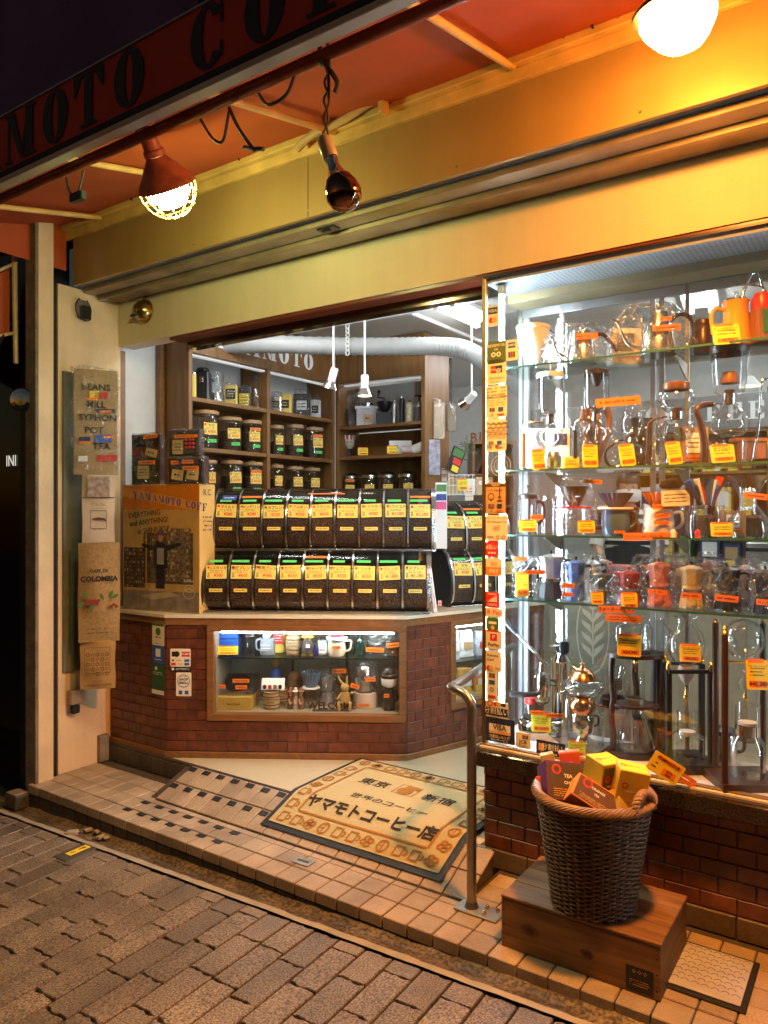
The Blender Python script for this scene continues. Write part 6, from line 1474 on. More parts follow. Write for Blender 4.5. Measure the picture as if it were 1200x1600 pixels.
# ------------------------------------------------------------------ bags and posters hung on the side wall
m_poly = mat('poly sleeve', (.5,.5,.5), .5)
def hang(name, label, cat, u, v0, v1, w, th, m, rz=55, wav=.01, seed=1, D=4.30, tilt_=0.0, top=True):
    k = (u-600)/FPX; d = ray(u, 800); x, y = d[0]*D, d[1]*D
    z0 = CZ+(800-v1)/FPX*D; z1 = CZ+(800-v0)/FPX*D
    t = thing(name, label, cat, (x, y, z0), rz, 'bags and posters hung beside the entrance')
    h = z1-z0; r = random.Random(seed); V, F = [], []; nx, nz = 6, 10
    for s_ in (-1, 1):
        for a in range(nz+1):
            for b in range(nx+1):
                fx, fz = b/nx, a/nz
                bul = math.sin(fx*PI)*math.sin(min(1,fz*1.6+.1)*PI*.62)
                V.append(((fx-.5)*w*(1+.02*math.sin(fz*9+seed)), s_*th/2*(.15+bul)+wav*math.sin(fx*6+fz*8+seed)*.5, fz*h))
    n1 = (nx+1)*(nz+1)
    for o_ in (0, n1):
        for a in range(nz):
            for b in range(nx):
                q = (o_+a*(nx+1)+b, o_+a*(nx+1)+b+1, o_+(a+1)*(nx+1)+b+1, o_+(a+1)*(nx+1)+b)
                F.append(q if o_ == 0 else q[::-1])
    obj('sheet', (V, F), m, t, smooth=60)
    return t, w, h, th
def pr(t, name, g, m, x, z, y): return obj(name, mv(g, x, y, z), m, t)
t, w, h, th = hang('product_poster', 'kraft poster listing beans, mill, syphon, pot, tea in cellophane', 'poster', 150, 578, 742, .235, .012, m_tan, wav=.008)
for s_, z, x in (('BEANS',.83,-.0),('MILL',.665,-.0),('SYPHON',.54,.01),('POT',.42,-.01),('TEA',.27,.03)): pr(t,'lettering',text(s_,.050,bold=.02,wide=1.05),m_ink,x,h*z,-.014)
for x, z, a, b, c in ((.03,.755,.07,.04,'r'),(-.01,.76,.05,.05,'y'),(.05,.61,.11,.028,'n'),(.04,.345,.09,.05,'B'),(-.06,.335,.06,.03,'n'),(.06,.16,.11,.04,'r'),(-.07,.15,.05,.035,'w')): pr(t,'patch',prism([(-a/2,-b/2),(a/2,-b/2*.8),(a/2,b/2),(-a/2,b/2*.8)],-.001,0),m_pr[c],x,h*z,-.013)
for x, z in ((-.02,.715),(.05,.60),(.07,.36),(-.06,.30)): pr(t,'orange_label',prism([(-.03,-.007),(.03,-.003),(.03,.011),(-.03,.007)],-.001,0),m_org,x,h*z,-.0155)
obj('cellophane', mv(bagshape(.25,.035,h,3,1.0,16,10),0,-.008,0), m_bag, t)
t, w, h, th = hang('civet_bag', 'cream cloth bag printed with a civet cat under kraft poster', 'bag', 154, 742, 848, .175, .03, mat('cream cloth bag',(.60,.46,.32),.85,var=.08,bump=.4,bs=200), seed=2)
pr(t,'picture',frect(-.06,.06,.27*h/.4,.39*h/.4),mat('sepia picture',(.34,.24,.18),.7,var=.45,vs=40),0,0,-.024)
pr(t,'print',join(frect(-.085,.085,.655*h,.67*h), ring(0,.34*h,.062,.058,0,4,45,405,.075,.07), flat([(-.035,.34*h),(-.01,.33*h),(.03,.33*h),(.045,.31*h),(.035,.36*h),(.0,.375*h),(-.03,.36*h)]), mv(scribble(.08,.02,2,3),0,0,.57*h), mv(scribble(.06,.012,1,4),0,0,.2*h)),m_pr['b'],0,0,-.026)
t, w, h, th = hang('coffee_sack', 'long tan burlap coffee sack printed Colombia on side wall', 'sack', 155, 848, 1002, .225, .09, mat('tan burlap',(.36,.22,.085),.95,var=.2,vs=60,bump=.8,bs=300), seed=4)
pr(t,'lettering',join(mv(text('CAFE DE',.026,bold=.02,y=0),0,0,.72*h), mv(text('COLOMBIA',.041,bold=.04,y=0,wide=.95),0,0,.64*h)),m_ink,0,0,-.056)
pr(t,'small_print',join(mv(scribble(.13,.012,1,3,y=0),0,0,.14*h), mv(scribble(.15,.014,1,5,y=0),.0,0,.10*h)),m_ink,0,0,-.050)
LS = 1.25; hc = h*.41
def big(g): return [(a*LS, b_, hc+(c_-hc)*LS) for a, b_, c_ in g[0]], g[1]
pr(t,'leaf',big(join(*[flat([(x,z),(x+.02*math.cos(a)-.008*math.sin(a),z+.02*math.sin(a)+.008*math.cos(a)),(x+.042*math.cos(a),z+.042*math.sin(a)),(x+.02*math.cos(a)+.008*math.sin(a),z+.02*math.sin(a)-.008*math.cos(a))]) for x,z,a in ((-.045,.44*h,2.2),(-.03,.40*h,4.5),(-.06,.41*h,3.6),(.045,.44*h,1.2),(.05,.44*h,.4),(.02,.42*h,2.0))])),m_pr['g'],0,0,-.057)
pr(t,'berry',big(join(*[flat(disc(-.05+.014*(q % 4)+.006*(q//4),.40*h+.012*(q//4),.008,8)) for q in range(8)],*[flat(disc(.05+.012*q,.37*h+.008*(q % 2),.008,8)) for q in range(3)])),mat('dark berry print',(.22,.03,.015),.6),0,0,-.0575)
t, w, h, th = hang('paper_bag', 'small brown paper bag with grid of coffee icons, lowest hung', 'bag', 153, 1000, 1076, .19, .03, mat('brown paper',(.38,.22,.07),.8,var=.1,bump=.2), seed=6, rz=50)
ics = []
for a in range(5):
    for b in range(5): ics.append(mv((ring(0,0,.010,.007,0,4,45,405) if (a+b) % 2 else ring(0,0,.011,.007,0,10)), -.052+.026*b, 0, h*.32+.028*a))
pr(t,'print',join(*ics, ring(0,h*.60,.098,.095,0,4,45,405,.105,.102), mv(text('YAMAMOTO COFFEE',.016,bold=.02,y=0),0,0,.09*h), mv(text('SINCE 1949',.011,bold=.01,y=0),0,0,.17*h)),m_pr['b'],0,0,-.026)
# strip standing in for the shadow behind the hung bags
bb = tag(obj('shadow_strip', bev(-.004,.004,0,.20,0,1.75,.001), mat('grey green shadow strip',(.14,.14,.09),.7), loc=(-3.963,2.505,.70)), 'narrow grey-green board fixed to side wall behind hung bags', 'board')
# ------------------------------------------------------------------ stickers on the counter front
def seg_uv(o, a, u, v, dep=0.0):
    n = Vector((math.sin(math.radians(a)), -math.cos(math.radians(a)), 0)); p0 = o-n*dep
    d = ray(u, v); tt = (p0.x*n.x+p0.y*n.y)/(d[0]*n.x+d[1]*n.y)
    return Vector((d[0]*tt, d[1]*tt, CZ+d[2]*tt))
def cst(panel, o, a, u0, u1, v0, v1, bg, els, rad=.06):
    um, vm = (u0+u1)/2, (v0+v1)/2
    p = seg_uv(o,a,um,vm); L_ = (seg_uv(o,a,u1,vm)-seg_uv(o,a,u0,vm)).length; H = seg_uv(o,a,um,v0).z-seg_uv(o,a,um,v1).z
    n = Vector((math.sin(math.radians(a)), -math.cos(math.radians(a)), 0))
    decal(panel, Matrix.Translation(p+n*.011)@Matrix.Rotation(math.radians(a),4,'Z'), L_, H, bg, els, rad)
mgn = mat('deep green sticker',(.015,.10,.035),.5)
cst(pan[0],C1,0,240.5,259,973,1008,m_stk,[('r',-.5,.5,.36,.5,'g'),('c',0,.12,.22,0,'g'),('s',-.3,.3,-.2,-.05,'k',1),('s',-.3,.3,-.45,-.36,'g',1)])
cst(pan[0],C1,0,240.5,259,1008.5,1037,m_pr['B'],[('r',-.2,.2,-.1,.34,'w'),('s',-.3,.3,-.34,-.16,'w',1)])
cst(pan[0],C1,0,240,259,1037.5,1084,mgn,[('c',-.15,.36,.1,0,'w'),('s',-.4,.4,.14,.26,'w',2),('r',-.5,.5,-.5,-.36,'w')])
cst(pan[1],C2,A2,267,299,1013,1041,m_stk,[('c',-.18,.20,.14,0,'k'),('r',-.42,-.1,.06,.34,'k'),('t','PASMO',.27,.2,.18,'w'),('r',.06,.46,.06,.34,'r'),('t','PASMO',.26,.2,.15,'w'),('c',-.36,-.14,.05,0,'k'),('s',-.26,.10,-.2,-.08,'n',1),('r',.2,.44,-.22,-.08,'B'),('r',-.44,-.22,-.42,-.28,'r'),('s',-.1,.1,-.4,-.3,'b',1),('r',.2,.44,-.42,-.28,'B')],.08)
cst(pan[1],C2,A2,268,299,1041.5,1048,m_ink,[('c',-.4,.0,.07,0,'w'),('s',-.25,.45,-.3,.35,'w',2)])
cst(pan[1],C2,A2,276,300,1050,1087,m_stk,[('q',0,.14,.42,.38,'B'),('t','SHOP',0,.20,.15,'n',.03),('t','SMALL',0,.06,.15,'n',.03),('s',-.26,.26,.3,.38,'B',1),('s',-.26,.26,-.12,-.04,'B',1),('r',-.32,-.08,-.42,-.26,'B'),('r',.08,.32,-.42,-.26,'B')],.08)
# ------------------------------------------------------------------ things standing on the counter
pb = thing('photo_box', 'tall cardboard box printed with shop photo and handwriting on counter', 'box', (-3.845,2.825,CT+.001), 12)
PWd, PHt = .56, .75
obj('carton', bev(0,PWd,0,.15,0,PHt,.004), mat('printed carton',(.60,.36,.10),.5,var=.12,vs=6), pb)
def rp(name, polys, m, dy=0):
    return obj(name, join(*[flat([(x*PWd,z*PHt) for x, z in p],-.0012-dy) for p in polys]), m, pb)
Q = lambda a,b,c,d: [(a,c),(b,c),(b,d),(a,d)]
rp('print_sky',[Q(.005,.995,.80,.995)],mat('print orange',(.62,.16,.012),.4),0)
rp('print_wall',[Q(.005,.995,.16,.80)],mat('print ochre',(.52,.32,.10),.45,var=.2,vs=7),0)
rp('print_floor',[Q(.005,.995,.005,.16)],mat('print grey',(.24,.19,.14),.5,var=.3,vs=20),0)
rp('print_band',[[(.005,.91),(.995,.79),(.995,.86),(.005,.985)]],mat('print amber',(.72,.30,.05),.4),.0003)
rp('print_pole',[Q(.92,.94,.16,.80),Q(.31,.325,.16,.66),Q(.32,.92,.655,.668)],mat('print brass',(.50,.30,.08),.4),.0008)
rp('print_shop',[Q(.28,.92,.22,.62)],mat('print dim interior',(.09,.06,.035),.4,var=.9,vs=38),.0004)
rp('print_shelf',[Q(.02,.30,.18,.50)],mat('print brown',(.075,.035,.018),.4,var=.9,vs=45),.0005)
rp('print_window',[Q(.58,.88,.24,.66)],mat('print shelves',(.16,.12,.07),.4,var=.95,vs=60),.0006)
rq = random.Random(21); mos = {}
for (x0,x1,z0,z1,nx,nz) in ((.03,.29,.18,.50,9,10),(.57,.90,.24,.66,10,13),(.30,.56,.40,.64,8,8)):
    for a in range(nx):
        for b_ in range(nz):
            if rq.random() < .8:
                xx0 = x0+(x1-x0)*a/nx; zz0 = z0+(z1-z0)*b_/nz
                mos.setdefault(rq.randrange(6),[]).append(Q(xx0+.004,xx0+(x1-x0)/nx*rq.uniform(.5,.9),zz0+.003,zz0+(z1-z0)/nz*rq.uniform(.45,.85)))
for k_, ps in mos.items(): rp('print_goods',ps,mat('print goods tone '+'abcdef'[k_],((.40,.30,.16),(.26,.10,.03),(.10,.07,.05),(.55,.42,.22),(.05,.05,.06),(.20,.17,.13))[k_],.5),.0007)['kind'] = 'stuff'
rp('print_mat',[[(.25,.12),(.62,.16),(.75,.13),(.40,.09)]],mat('print mat',(.45,.36,.20),.5),.0005)
rp('print_figure',[Q(.44,.56,.18,.36),[(.40,.34),(.60,.34),(.58,.52),(.52,.555),(.46,.555),(.42,.52)],[(.26,.51),(.45,.47),(.45,.51),(.26,.535)],[(.57,.47),(.77,.52),(.77,.545),(.57,.52)]],mat('print dark suit',(.018,.016,.02),.5),.0009)
rp('print_shirt',[Q(.46,.55,.37,.50)],mat('print grey shirt',(.32,.29,.26),.5),.0013)
rp('print_face',[[(x,z) for x,z in disc(.505,.585,.033,14,.04)]],mat('print skin',(.45,.25,.14),.5),.0012); rp('print_cap',[[(.46,.60),(.55,.60),(.54,.635),(.50,.645),(.47,.63)]],mat('print cap',(.05,.07,.14),.5),.0016)
xx = .08
for ch in 'YAMAMOTO COFF':
    wl_, g = signletter(ch, .044, .86, .0008)
    if g[0]: obj('letter', g, m_knit, pb, M=Matrix.Translation((xx,-.0014,(.925-.115*xx/PWd)*PHt-.012)))
    xx += (wl_ if ch != ' ' else .02)+.007
for s_, x, z, sz in (('EVERYTHING',.24,.765,.046),('and ANYTHING!',.30,.705,.046),('in SHINJUKU!',.36,.64,.046)): obj('handwriting', xf(text(s_,sz,bold=.015,y=0,wide=.88),Matrix.Translation((x*PWd+.03,-.0022,z*PHt))@Matrix.Rotation(math.radians(-6),4,'Y')), m_ink, pb)
obj('doodle', join(ring(.87*PWd,.15*PHt,.040,.038,-.002,20,0,360,.03,.028), ring(.87*PWd,.19*PHt,.032,.030,-.0022,20,0,360,.022,.020), mv(text('Salima',.026,y=0),.86*PWd,-.002,.25*PHt)), m_wht, pb)
for g_ in (mv(text('R.C',.05,bold=.005,y=0),.07,0,.70), mv(scribble(.09,.1,4,5,y=0),.075,0,.52)): obj('side_print', xf(g_, Matrix.Translation((PWd+.0012,0,0))@Matrix.Rotation(PI/2,4,'Z')), m_ink, pb)
obj('wrap', mv(box(-.003,PWd+.003,-.004,-.0035,-.0,PHt),0,0,0), glass('box wrap film',(.98,.98,.98),.6,.05,1.45,.04), pb)
pz = CT+PHt+.002
def giftbox(u0, u1, v0, v1, y, z, lab, rows, rz=20, wine=False):
    i = It('gift_box', lab, 'gift box', (u0+u1)/2, v1, y, z, 'gift boxes stacked on the photo box', rz=rz)
    i.bx('tray',u0,u1,v0,v1,.06,mat('dark gift tray',(.05,.018,.012),.4),b=.003)
    for q,(a,b,c) in enumerate(rows): i.bx('packet',u0+3,u1-3,a,b,.01,c,dy=-.034)
    i.bag(u0-1,u1+1,v0-1,v1,.10,int(u0),1.0)
    return i
dg = mat('dark green packet',(.02,.035,.02),.25); dk = mat('black packet',(.012,.012,.014),.2); rdp = mat('maroon packet',(.14,.02,.012),.25); mgold = mat('gold label',(.55,.36,.10),.35)
i = giftbox(207,257,669,747,2.90,pz,'upright gift box of three coffee packets in dark tray',[(672,688,dk),(690,704,rdp),(706,744,dg)])
i.label('gold_label',mgold,220,240,718,738,dy=-.044,rows=3); i.label('gold_label',mgold,234,254,692,704,dy=-.044,roll=15); i.label('orange_label',m_org,231,255,670,676,dy=-.046,roll=-6); i.label('orange_label',m_org,222,251,710,716,dy=-.046)
i = giftbox(264,326,708,748,2.95,pz,'low gift box with two gold-labelled packets, lower of the pair',[(711,745,dk)])
for a in (272,298): i.label('gold_label',mgold,a,a+20,726,742,dy=-.044,roll=8)
for a,b,c in ((271,284,712),(290,310,711),(291,319,721)): i.label('orange_label',m_org,a,b,c,c+6,dy=-.046)
i = giftbox(265,318,666,706,2.95,pz+.165,'gift box with red berries picture, top of the stacked pair',[(669,703,dg)])
i.label('gold_label',mgold,274,292,682,704,dy=-.044,rows=3); i.label('orange_label',m_org,277,317,674,679,dy=-.046)
for q in range(9): i.lat('berry',[(1,694-q % 3*6+2),(3,694-q % 3*6),(1,694-q % 3*6-2)],m_pr['r'],u=297+(q//3)*6,dy=-.04)
# poster stand and leaflet between dispensers
i = It('magenta_leaflet', 'upright magenta leaflet between the two bean dispensers', 'leaflet', 681, 890, None, CT+.25, xy=tuple((C3+E3*.20+Vector((-.10,.06,0)))[:2])); kz = 800-(CT+.001-CZ)/i.k; i.t.location.z = CT+.001; i.vb = kz
mg = mat('magenta print',(.62,.02,.14),.4)
i.bx('board',672,690,776,kz,.006,mg); i.bx('white_panel',673,689,800,846,.001,m_wht,dy=-.004); i.bx('panel',673,689,852,866,.001,m_pr['w'],dy=-.0045); i.bx('strip',673,689,868,876,.001,m_yel,dy=-.0042); i.bx('strip',673,689,877,886,.001,m_navy,dy=-.0042); i.label('round_badge',m_knit,678,690,784,794,dy=-.005,ink=m_yel); i.label('notice',m_pr['r'],675,681,828,836,dy=-.005,ink=m_wht)
i = It('price_board', 'white price board leaning on the dispenser end', 'board', 692, 952, None, CT+.001, xy=tuple((C3+E3*.22+Vector((.02,-.02,0)))[:2])); i.vb = 800-(CT+.001-CZ)/i.k
i.tub('stand_leg',[(682,890),(691,i.vb)],1.6,m_white,smooth=False); i.tub('stand_leg',[(679,890),(688,i.vb)],1.2,m_white,smooth=False); i.label('tag',mat('pink tag',(.65,.35,.33),.6),693,699,938,946,dy=-.01)
# wire basket with bags on top of the small dispenser
xy3 = tuple((C3+E3*.62+Vector((-.20,.10,0)))[:2])
i = It('wire_rack', 'white wire rack holding filter bags above the small dispenser', 'rack', 725, 795, None, CT+.70, xy=xy3); i.vb = 800-(CT+.70-CZ)/i.k; vb = i.vb
for q in range(7): i.tub('wire',[(700+q*6,vb,-.06),(700+q*6,vb-30,-.06)],.5,m_white,smooth=False)
for vv in (vb,vb-14,vb-30): i.tub('wire',[(698,vv,-.06),(740,vv,-.06)],.6,m_white,smooth=False)
i.tub('wire',[(698,vb,-.06),(698,vb,.08),(740,vb,.08),(740,vb,-.06)],.8,m_white,smooth=False)
i.price(713,729,vb-24,vb-6,dy=-.066,price='¥540')
for nm,lab,u0,u1,v0,v1,m,dy in (('paper_filter_pack','round pack of brown paper filters in the wire rack',700,718,752,790,mat('filter paper',(.55,.40,.22),.8),0),('coffee_bag','tall white coffee bag with oval emblem in the wire rack',718,738,748,792,m_wht,.03)):
    j = It(nm, lab, 'bag', (u0+u1)/2, 800-(CT+.705-CZ)/i.k, None, CT+.705, xy=(xy3[0]+((u0+u1)/2-725)*i.k*.83, xy3[1]+((u0+u1)/2-725)*i.k*.56+dy)); h_ = j.vb-v0
    if nm[0] == 'p': j.lat('filters',[(1,j.vb-18),(12,j.vb-18)],m,n=24); obj('stack',xf(cyl(14*j.k,-.02,.02,24),Matrix.Translation((0,0,h_*.55*j.k))@Matrix.Rotation(PI/2,4,'X')),m,j.t,smooth=40)
    else: j.bx('pouch',u0,u1,v0,j.vb,.05,m); j.label('emblem',m_stk,u0+4,u1-3,v0+10,v0+34,dy=-.028,ink=m_pr['r'],rows=4)
i2 = It('coffee_bag', 'kraft coffee bag with red print beside the wire rack', 'bag', 750, 795, None, CT+.70, xy=tuple((C3+E3*.80+Vector((-.22,.10,0)))[:2])); i2.vb = 800-(CT+.70-CZ)/i2.k; i2.bx('pouch',740,766,i2.vb-28,i2.vb,.06,mat('pale kraft',(.55,.40,.24),.8)); i2.label('print',m_pr['w'],745,760,i2.vb-22,i2.vb-16,dy=-.032,ink=m_pr['r'])
i3 = It('colour_leaflet', 'green and red printed leaflet standing left of wire rack', 'leaflet', 694, 795, None, CT+.36, xy=tuple((C3+E3*.36+Vector((-.16,.12,0)))[:2])); i3.t.location.z = CT+.36; i3.vb = 800-(CT+.36-CZ)/i3.k; i3.bx('card',686,704,754,i3.vb,.004,m_wht); i3.bx('print',687,703,757,768,.001,m_pr['g'],dy=-.003); i3.bx('print',687,703,772,782,.001,m_knit,dy=-.003); i3.bx('print',687,703,784,796,.001,mg,dy=-.003)
# ------------------------------------------------------------------ goods on the brown shelves
def on_left(u, x=-3.88): return tuple(PX(u, 700, x)[:2])
i = It('grinder', 'black electric coffee grinder on top shelf by the doorway', 'coffee grinder', 317, 624, None, SA+.001, xy=on_left(317)); i.vb = 800-(SA-CZ)/i.k; vb = i.vb
i.bx('body',306,328,vb-46,vb,.10,m_blackpl,b=.008); i.bx('badge',314,320,vb-36,vb-28,.002,m_steel,dy=-.052); i.lat('hopper',[(9,vb-46),(10,vb-50),(8,vb-52),(1,vb-52)],m_blackpl)
i = It('can', 'pale coffee tin at the doorway end of top shelf', 'tin', 300, 622, None, SA+.001, xy=on_left(301,-3.90)); i.vb = vb = 800-(SA-CZ)/i.k; i.lat('tin',[(1,vb),(6,vb),(6,vb-40),(1,vb-40)],m_card); i.lat('lid',[(6.3,vb-40),(6.3,vb-43),(1,vb-43)],m_steel)
i = It('coffee_maker', 'boxed steel and glass coffee maker next to black grinder', 'coffee maker', 339, 626, None, SA+.001, xy=on_left(339)); i.vb = vb = 800-(SA-CZ)/i.k
i.lat('jug',[(1,vb),(10,vb),(10,vb-16),(9,vb-17)],m_steel); i.lat('glass',[(9,vb-17),(9,vb-44),(8,vb-46)],m_glass); i.tub('handle',[(336,vb-32,-.05),(333,vb-36,-.06),(333,vb-22,-.06)],1.5,m_blackpl); i.bag(328,349,vb-48,vb,.09,51,1.0)
for q,(u,c,lab) in enumerate(((361,m_card,'yellow coffee packet with black emblem on top shelf'),(382,m_yel,'black and yellow coffee packet beside bottle on top shelf'))):
    i = It('coffee_packet', lab, 'packet', u, 630, None, SA+.001, xy=on_left(u)); i.vb = vb = 800-(SA-CZ)/i.k; i.bx('packet',u-10,u+10,vb-32,vb,.05,c if q == 0 else m_blackpl,b=.006); i.label('front',m_ink if q == 0 else c,u-7,u+8,vb-26+q*4,vb-10+q*9,dy=-.028,ink=m_card if q == 0 else None,rows=3); i.bag(u-11,u+11,vb-36,vb,.07,53+q,.9)
i = It('water_bottle', 'large clear plastic bottle with blue cap on top shelf', 'bottle', 399, 632, None, SA+.001, xy=on_left(399)); i.vb = vb = 800-(SA-CZ)/i.k; i.lat('bottle',[(1,vb),(9,vb),(9.5,vb-30),(6,vb-42),(3,vb-47),(3,vb-50)],m_glass); i.lat('cap',[(3.4,vb-48),(3.4,vb-52),(1,vb-53)],m_knit)
for q,(u,w_,hh,c,lab) in enumerate(((432,8,26,m_steel,'foil pouch at the left of second bay, top shelf'),(447,9,32,m_card,'gold-labelled black coffee jar in second bay, top shelf'),(472,13,36,m_blackpl,'black coffee bag in shiny film, second bay top shelf'),(493,8,30,m_wht,'white and black coffee packet, second bay top shelf'),(506,5,24,m_yel,'slim yellow tin at end of second bay, top shelf'))):
    i = It('coffee_packet', lab, 'packet', u, 640, None, SA+.001, xy=on_left(u)); i.vb = vb = 800-(SA-CZ)/i.k; i.bx('packet',u-w_,u+w_,vb-hh,vb,.06,c,b=.008); i.label('front',m_wht if q in (2,) else m_ink,u-w_*.6,u+w_*.6,vb-hh*.7,vb-hh*.3,dy=-.034,ink=m_ink if q == 2 else m_card,rows=2)
    if q in (0,2,3): i.bag(u-w_-2,u+w_+2,vb-hh-7,vb,.09,61+q,.8)
i = It('small_bag', 'small bag of beans past the last jar, upper brown shelf', 'bag', 511, 712, None, SB+.001, xy=on_left(512,-3.84)); i.vb = vb = 800-(SB-CZ)/i.k; i.bx('beans',507,516,vb-14,vb,.04,m_beans,b=.006); i.bag(505,518,vb-32,vb,.06,71,.7)
# back unit
def on_back(u, y=4.92): return (XU(u,y), y)
def bk_(name, lab, cat, u, z, y=4.92):
    i = It(name, lab, cat, u, 660, None, z+.001, xy=on_back(u,y)); i.vb = 800-(z-CZ)/i.k; return i, i.vb
i, vb = bk_('storage_tub','clear plastic tub with brown label on back top shelf','tub',573,2.325); i.bx('tub',557,590,vb-27,vb,.12,mat('frosted plastic',(.42,.38,.40),.4),b=.004); i.bx('rim',555,592,vb-31,vb-27,.13,m_cool); i.label('label',m_tan,568,582,vb-18,vb-6,dy=-.063); i.lat('steel_bowl',[(1,vb-31),(12,vb-31),(13,vb-36),(6,vb-38)],m_steel)
i, vb = bk_('tall_bag','tall plastic bag of dark goods at left of back shelf','bag',550,2.325); i.bx('goods',543,558,vb-32,vb,.08,m_brown,b=.01); i.bag(540,562,vb-54,vb,.11,81,.8)
i, vb = bk_('hand_grinder','black cast iron hand grinder with crank on back shelf','hand grinder',601,2.325)
i.bx('base',588,612,vb-20,vb,.09,m_blackmetal,b=.004); i.lat('bowl',[(4,vb-20),(8,vb-24),(12,vb-32),(13,vb-36),(11,vb-37),(1,vb-38)],m_blackmetal); i.tub('crank',[(601,vb-37),(601,vb-42),(590,vb-44),(592,vb-50)],1.3,m_blackmetal,smooth=False); i.lat('knob',[(1,vb-50),(2.4,vb-52),(1.6,vb-55),(.6,vb-55)],m_blackmetal,u=592)
for q,(u,w_,hh,c,lab) in enumerate(((616,4.5,38,m_dsteel,'slim grey steel mill on back top shelf'),(628,4.5,44,m_blackmetal,'slim black mill on back top shelf'),(640,6.5,36,mat('cream enamel mill',(.55,.46,.30),.4,var=.4,vs=40),'cream patterned mill with wooden knob, back top shelf'))):
    i, vb = bk_('pepper_mill',lab,'mill',u,2.325); i.lat('body',[(1,vb),(w_,vb),(w_*.9,vb-hh*.4),(w_,vb-hh*.8),(w_*.7,vb-hh*.9),(1,vb-hh*.9)],c); i.lat('knob',[(1.2,vb-hh*.9),(2.4,vb-hh*.95),(2,vb-hh),(1,vb-hh*1.02)],m_wood if q == 2 else m_steel)
i, vb = bk_('hand_grinder','dark wooden box grinder with crank beside the end panel','hand grinder',655,2.325); i.bx('box',648,663,vb-24,vb,.09,m_dwood); i.lat('dome',[(6,vb-24),(6,vb-28),(2,vb-33),(1,vb-33)],m_dsteel); i.tub('crank',[(655,vb-33),(655,vb-40),(664,vb-42),(648,vb-42)],1.2,m_blackmetal,smooth=False)
i, vb = bk_('egg_cup_figure','striped-hat ceramic face cup on dark foot, middle back shelf','ornament',546,2.08)
i.lat('foot',[(1,vb),(4.5,vb),(4,vb-2),(2,vb-5),(2,vb-9),(3,vb-14)],m_navy); i.lat('face',[(3,vb-14),(7,vb-18),(8,vb-24),(7.6,vb-28)],mat('cream china',(.66,.55,.42),.3)); i.lat('hat',[(7.8,vb-28),(8.4,vb-35),(1,vb-35.5)],mat('red white stripe',(.55,.10,.10),.4))
for q in range(8): i.tub('stripe',[(546+8.3*math.cos(q*PI/4),vb-28,-8.2*i.k*math.sin(q*PI/4)),(546+8.6*math.cos(q*PI/4),vb-35,-8.6*i.k*math.sin(q*PI/4))],.9,m_wht,smooth=False)
for q in (-2.5,2.5): i.lat('eye',[(1,vb-25),(.9,vb-24),(.6,vb-23)],m_ink,u=546+q,dy=-7.6*i.k)
for u,lab in ((567,'yellow shelf ticket below the striped cup'),(613,'yellow shelf ticket below the white mixer carton')):
    i, vb = bk_('shelf_ticket',lab,'price ticket',u,2.08,4.81); i.price(u-8,u+8,vb-13,vb-1,dy=0,price='¥1,980')
i, vb = bk_('white_carton','white carton with a dark appliance photo, middle back shelf','box',625,2.08); i.bx('carton',608,643,vb-22,vb,.10,m_wht); i.lat('photo_shape',[(1,vb-6),(6,vb-9),(6,vb-14),(1,vb-17)],m_blackpl,u=619,dy=-.045,sq=.2)
i, vb = bk_('lying_canister','pale pink canister lying on its side, middle back shelf','canister',638,2.08,4.86); obj('body',xf(cyl(6.5*i.k,-.05,.05,20),Matrix.Translation((0,0,6.6*i.k))@Matrix.Rotation(PI/2,4,'Y')),mat('pale pink tin',(.55,.42,.42),.4),i.t,smooth=40)
i, vb = bk_('paper_roll','white paper roll standing by end panel, middle back shelf','roll',656,2.08,4.88); obj('roll',xf(lathe([(.018,-.05),(.042,-.05),(.042,.05),(.018,.05),(.018,-.05)],20),Matrix.Translation((0,0,.043))@Matrix.Rotation(math.radians(70),4,'Y')@Matrix.Rotation(.5,4,'X')),m_wht,i.t,smooth=40)
# things hung on the end panel
def on_end(u, v): return PX(u, v, -2.898)
def flatbag(name, lab, cat, u0, u1, v0, v1, m, bagm=True, rz=62, y=4.95):
    p = Vector((-2.86, y, 0)); um = (u0+u1)/2
    d = ray(um, 800); x = XU(um, y); 
    i = It(name, lab, cat, um, v1, y, 1.0, rz=rz); i.t.location.z = CZ+(800-v1)*i.k; i.bx('body',u0,u1,v0,v1,.012,m,dy=0)
    if bagm: i.bag(u0-1,u1+1,v0-3,v1,.04,int(u0),1.0)
    return i
flatbag('hanging_bag','silver sleeve of filters hung on shelf end panel','bag',676,696,628,686,mat('tan filter sleeve',(.48,.36,.24),.6))
flatbag('hanging_bag','clear bag of brown filters hung next to silver sleeve','bag',697,713,632,674,mat('brown filter sleeve',(.20,.15,.08),.7),y=5.05)
i = flatbag('wall_map','grey-violet printed map sheet on shelf end panel','poster',668,689,687,742,mat('violet print',(.30,.28,.36),.6,var=.5,vs=30),False,y=4.88)
i = flatbag('hanging_book','tilted glossy booklet with green and yellow cover hung on panel','booklet',694,717,697,738,mat('black booklet',(.015,.015,.015),.25),False,y=5.02); i.t.rotation_euler = (0, math.radians(22), i.t.rotation_euler.z); i.bx('picture',696,715,699,712,.001,m_pr['g'],dy=-.008); i.bx('picture',700,715,714,724,.001,m_pr['r'],dy=-.008); i.bx('picture',702,715,726,736,.001,m_yel,dy=-.008)
i = It('carved_panel','tall dark carved relief panel fixed beside shelf end panel','panel',698,640,5.16,2.0); i.t.location.z = CZ+(800-640)*i.k; i.bx('board',689,707,560,640,.02,mat('carved dark wood',(.035,.030,.032),.5,var=.6,vs=40,bump=1,bs=60))
rc = random.Random(9)
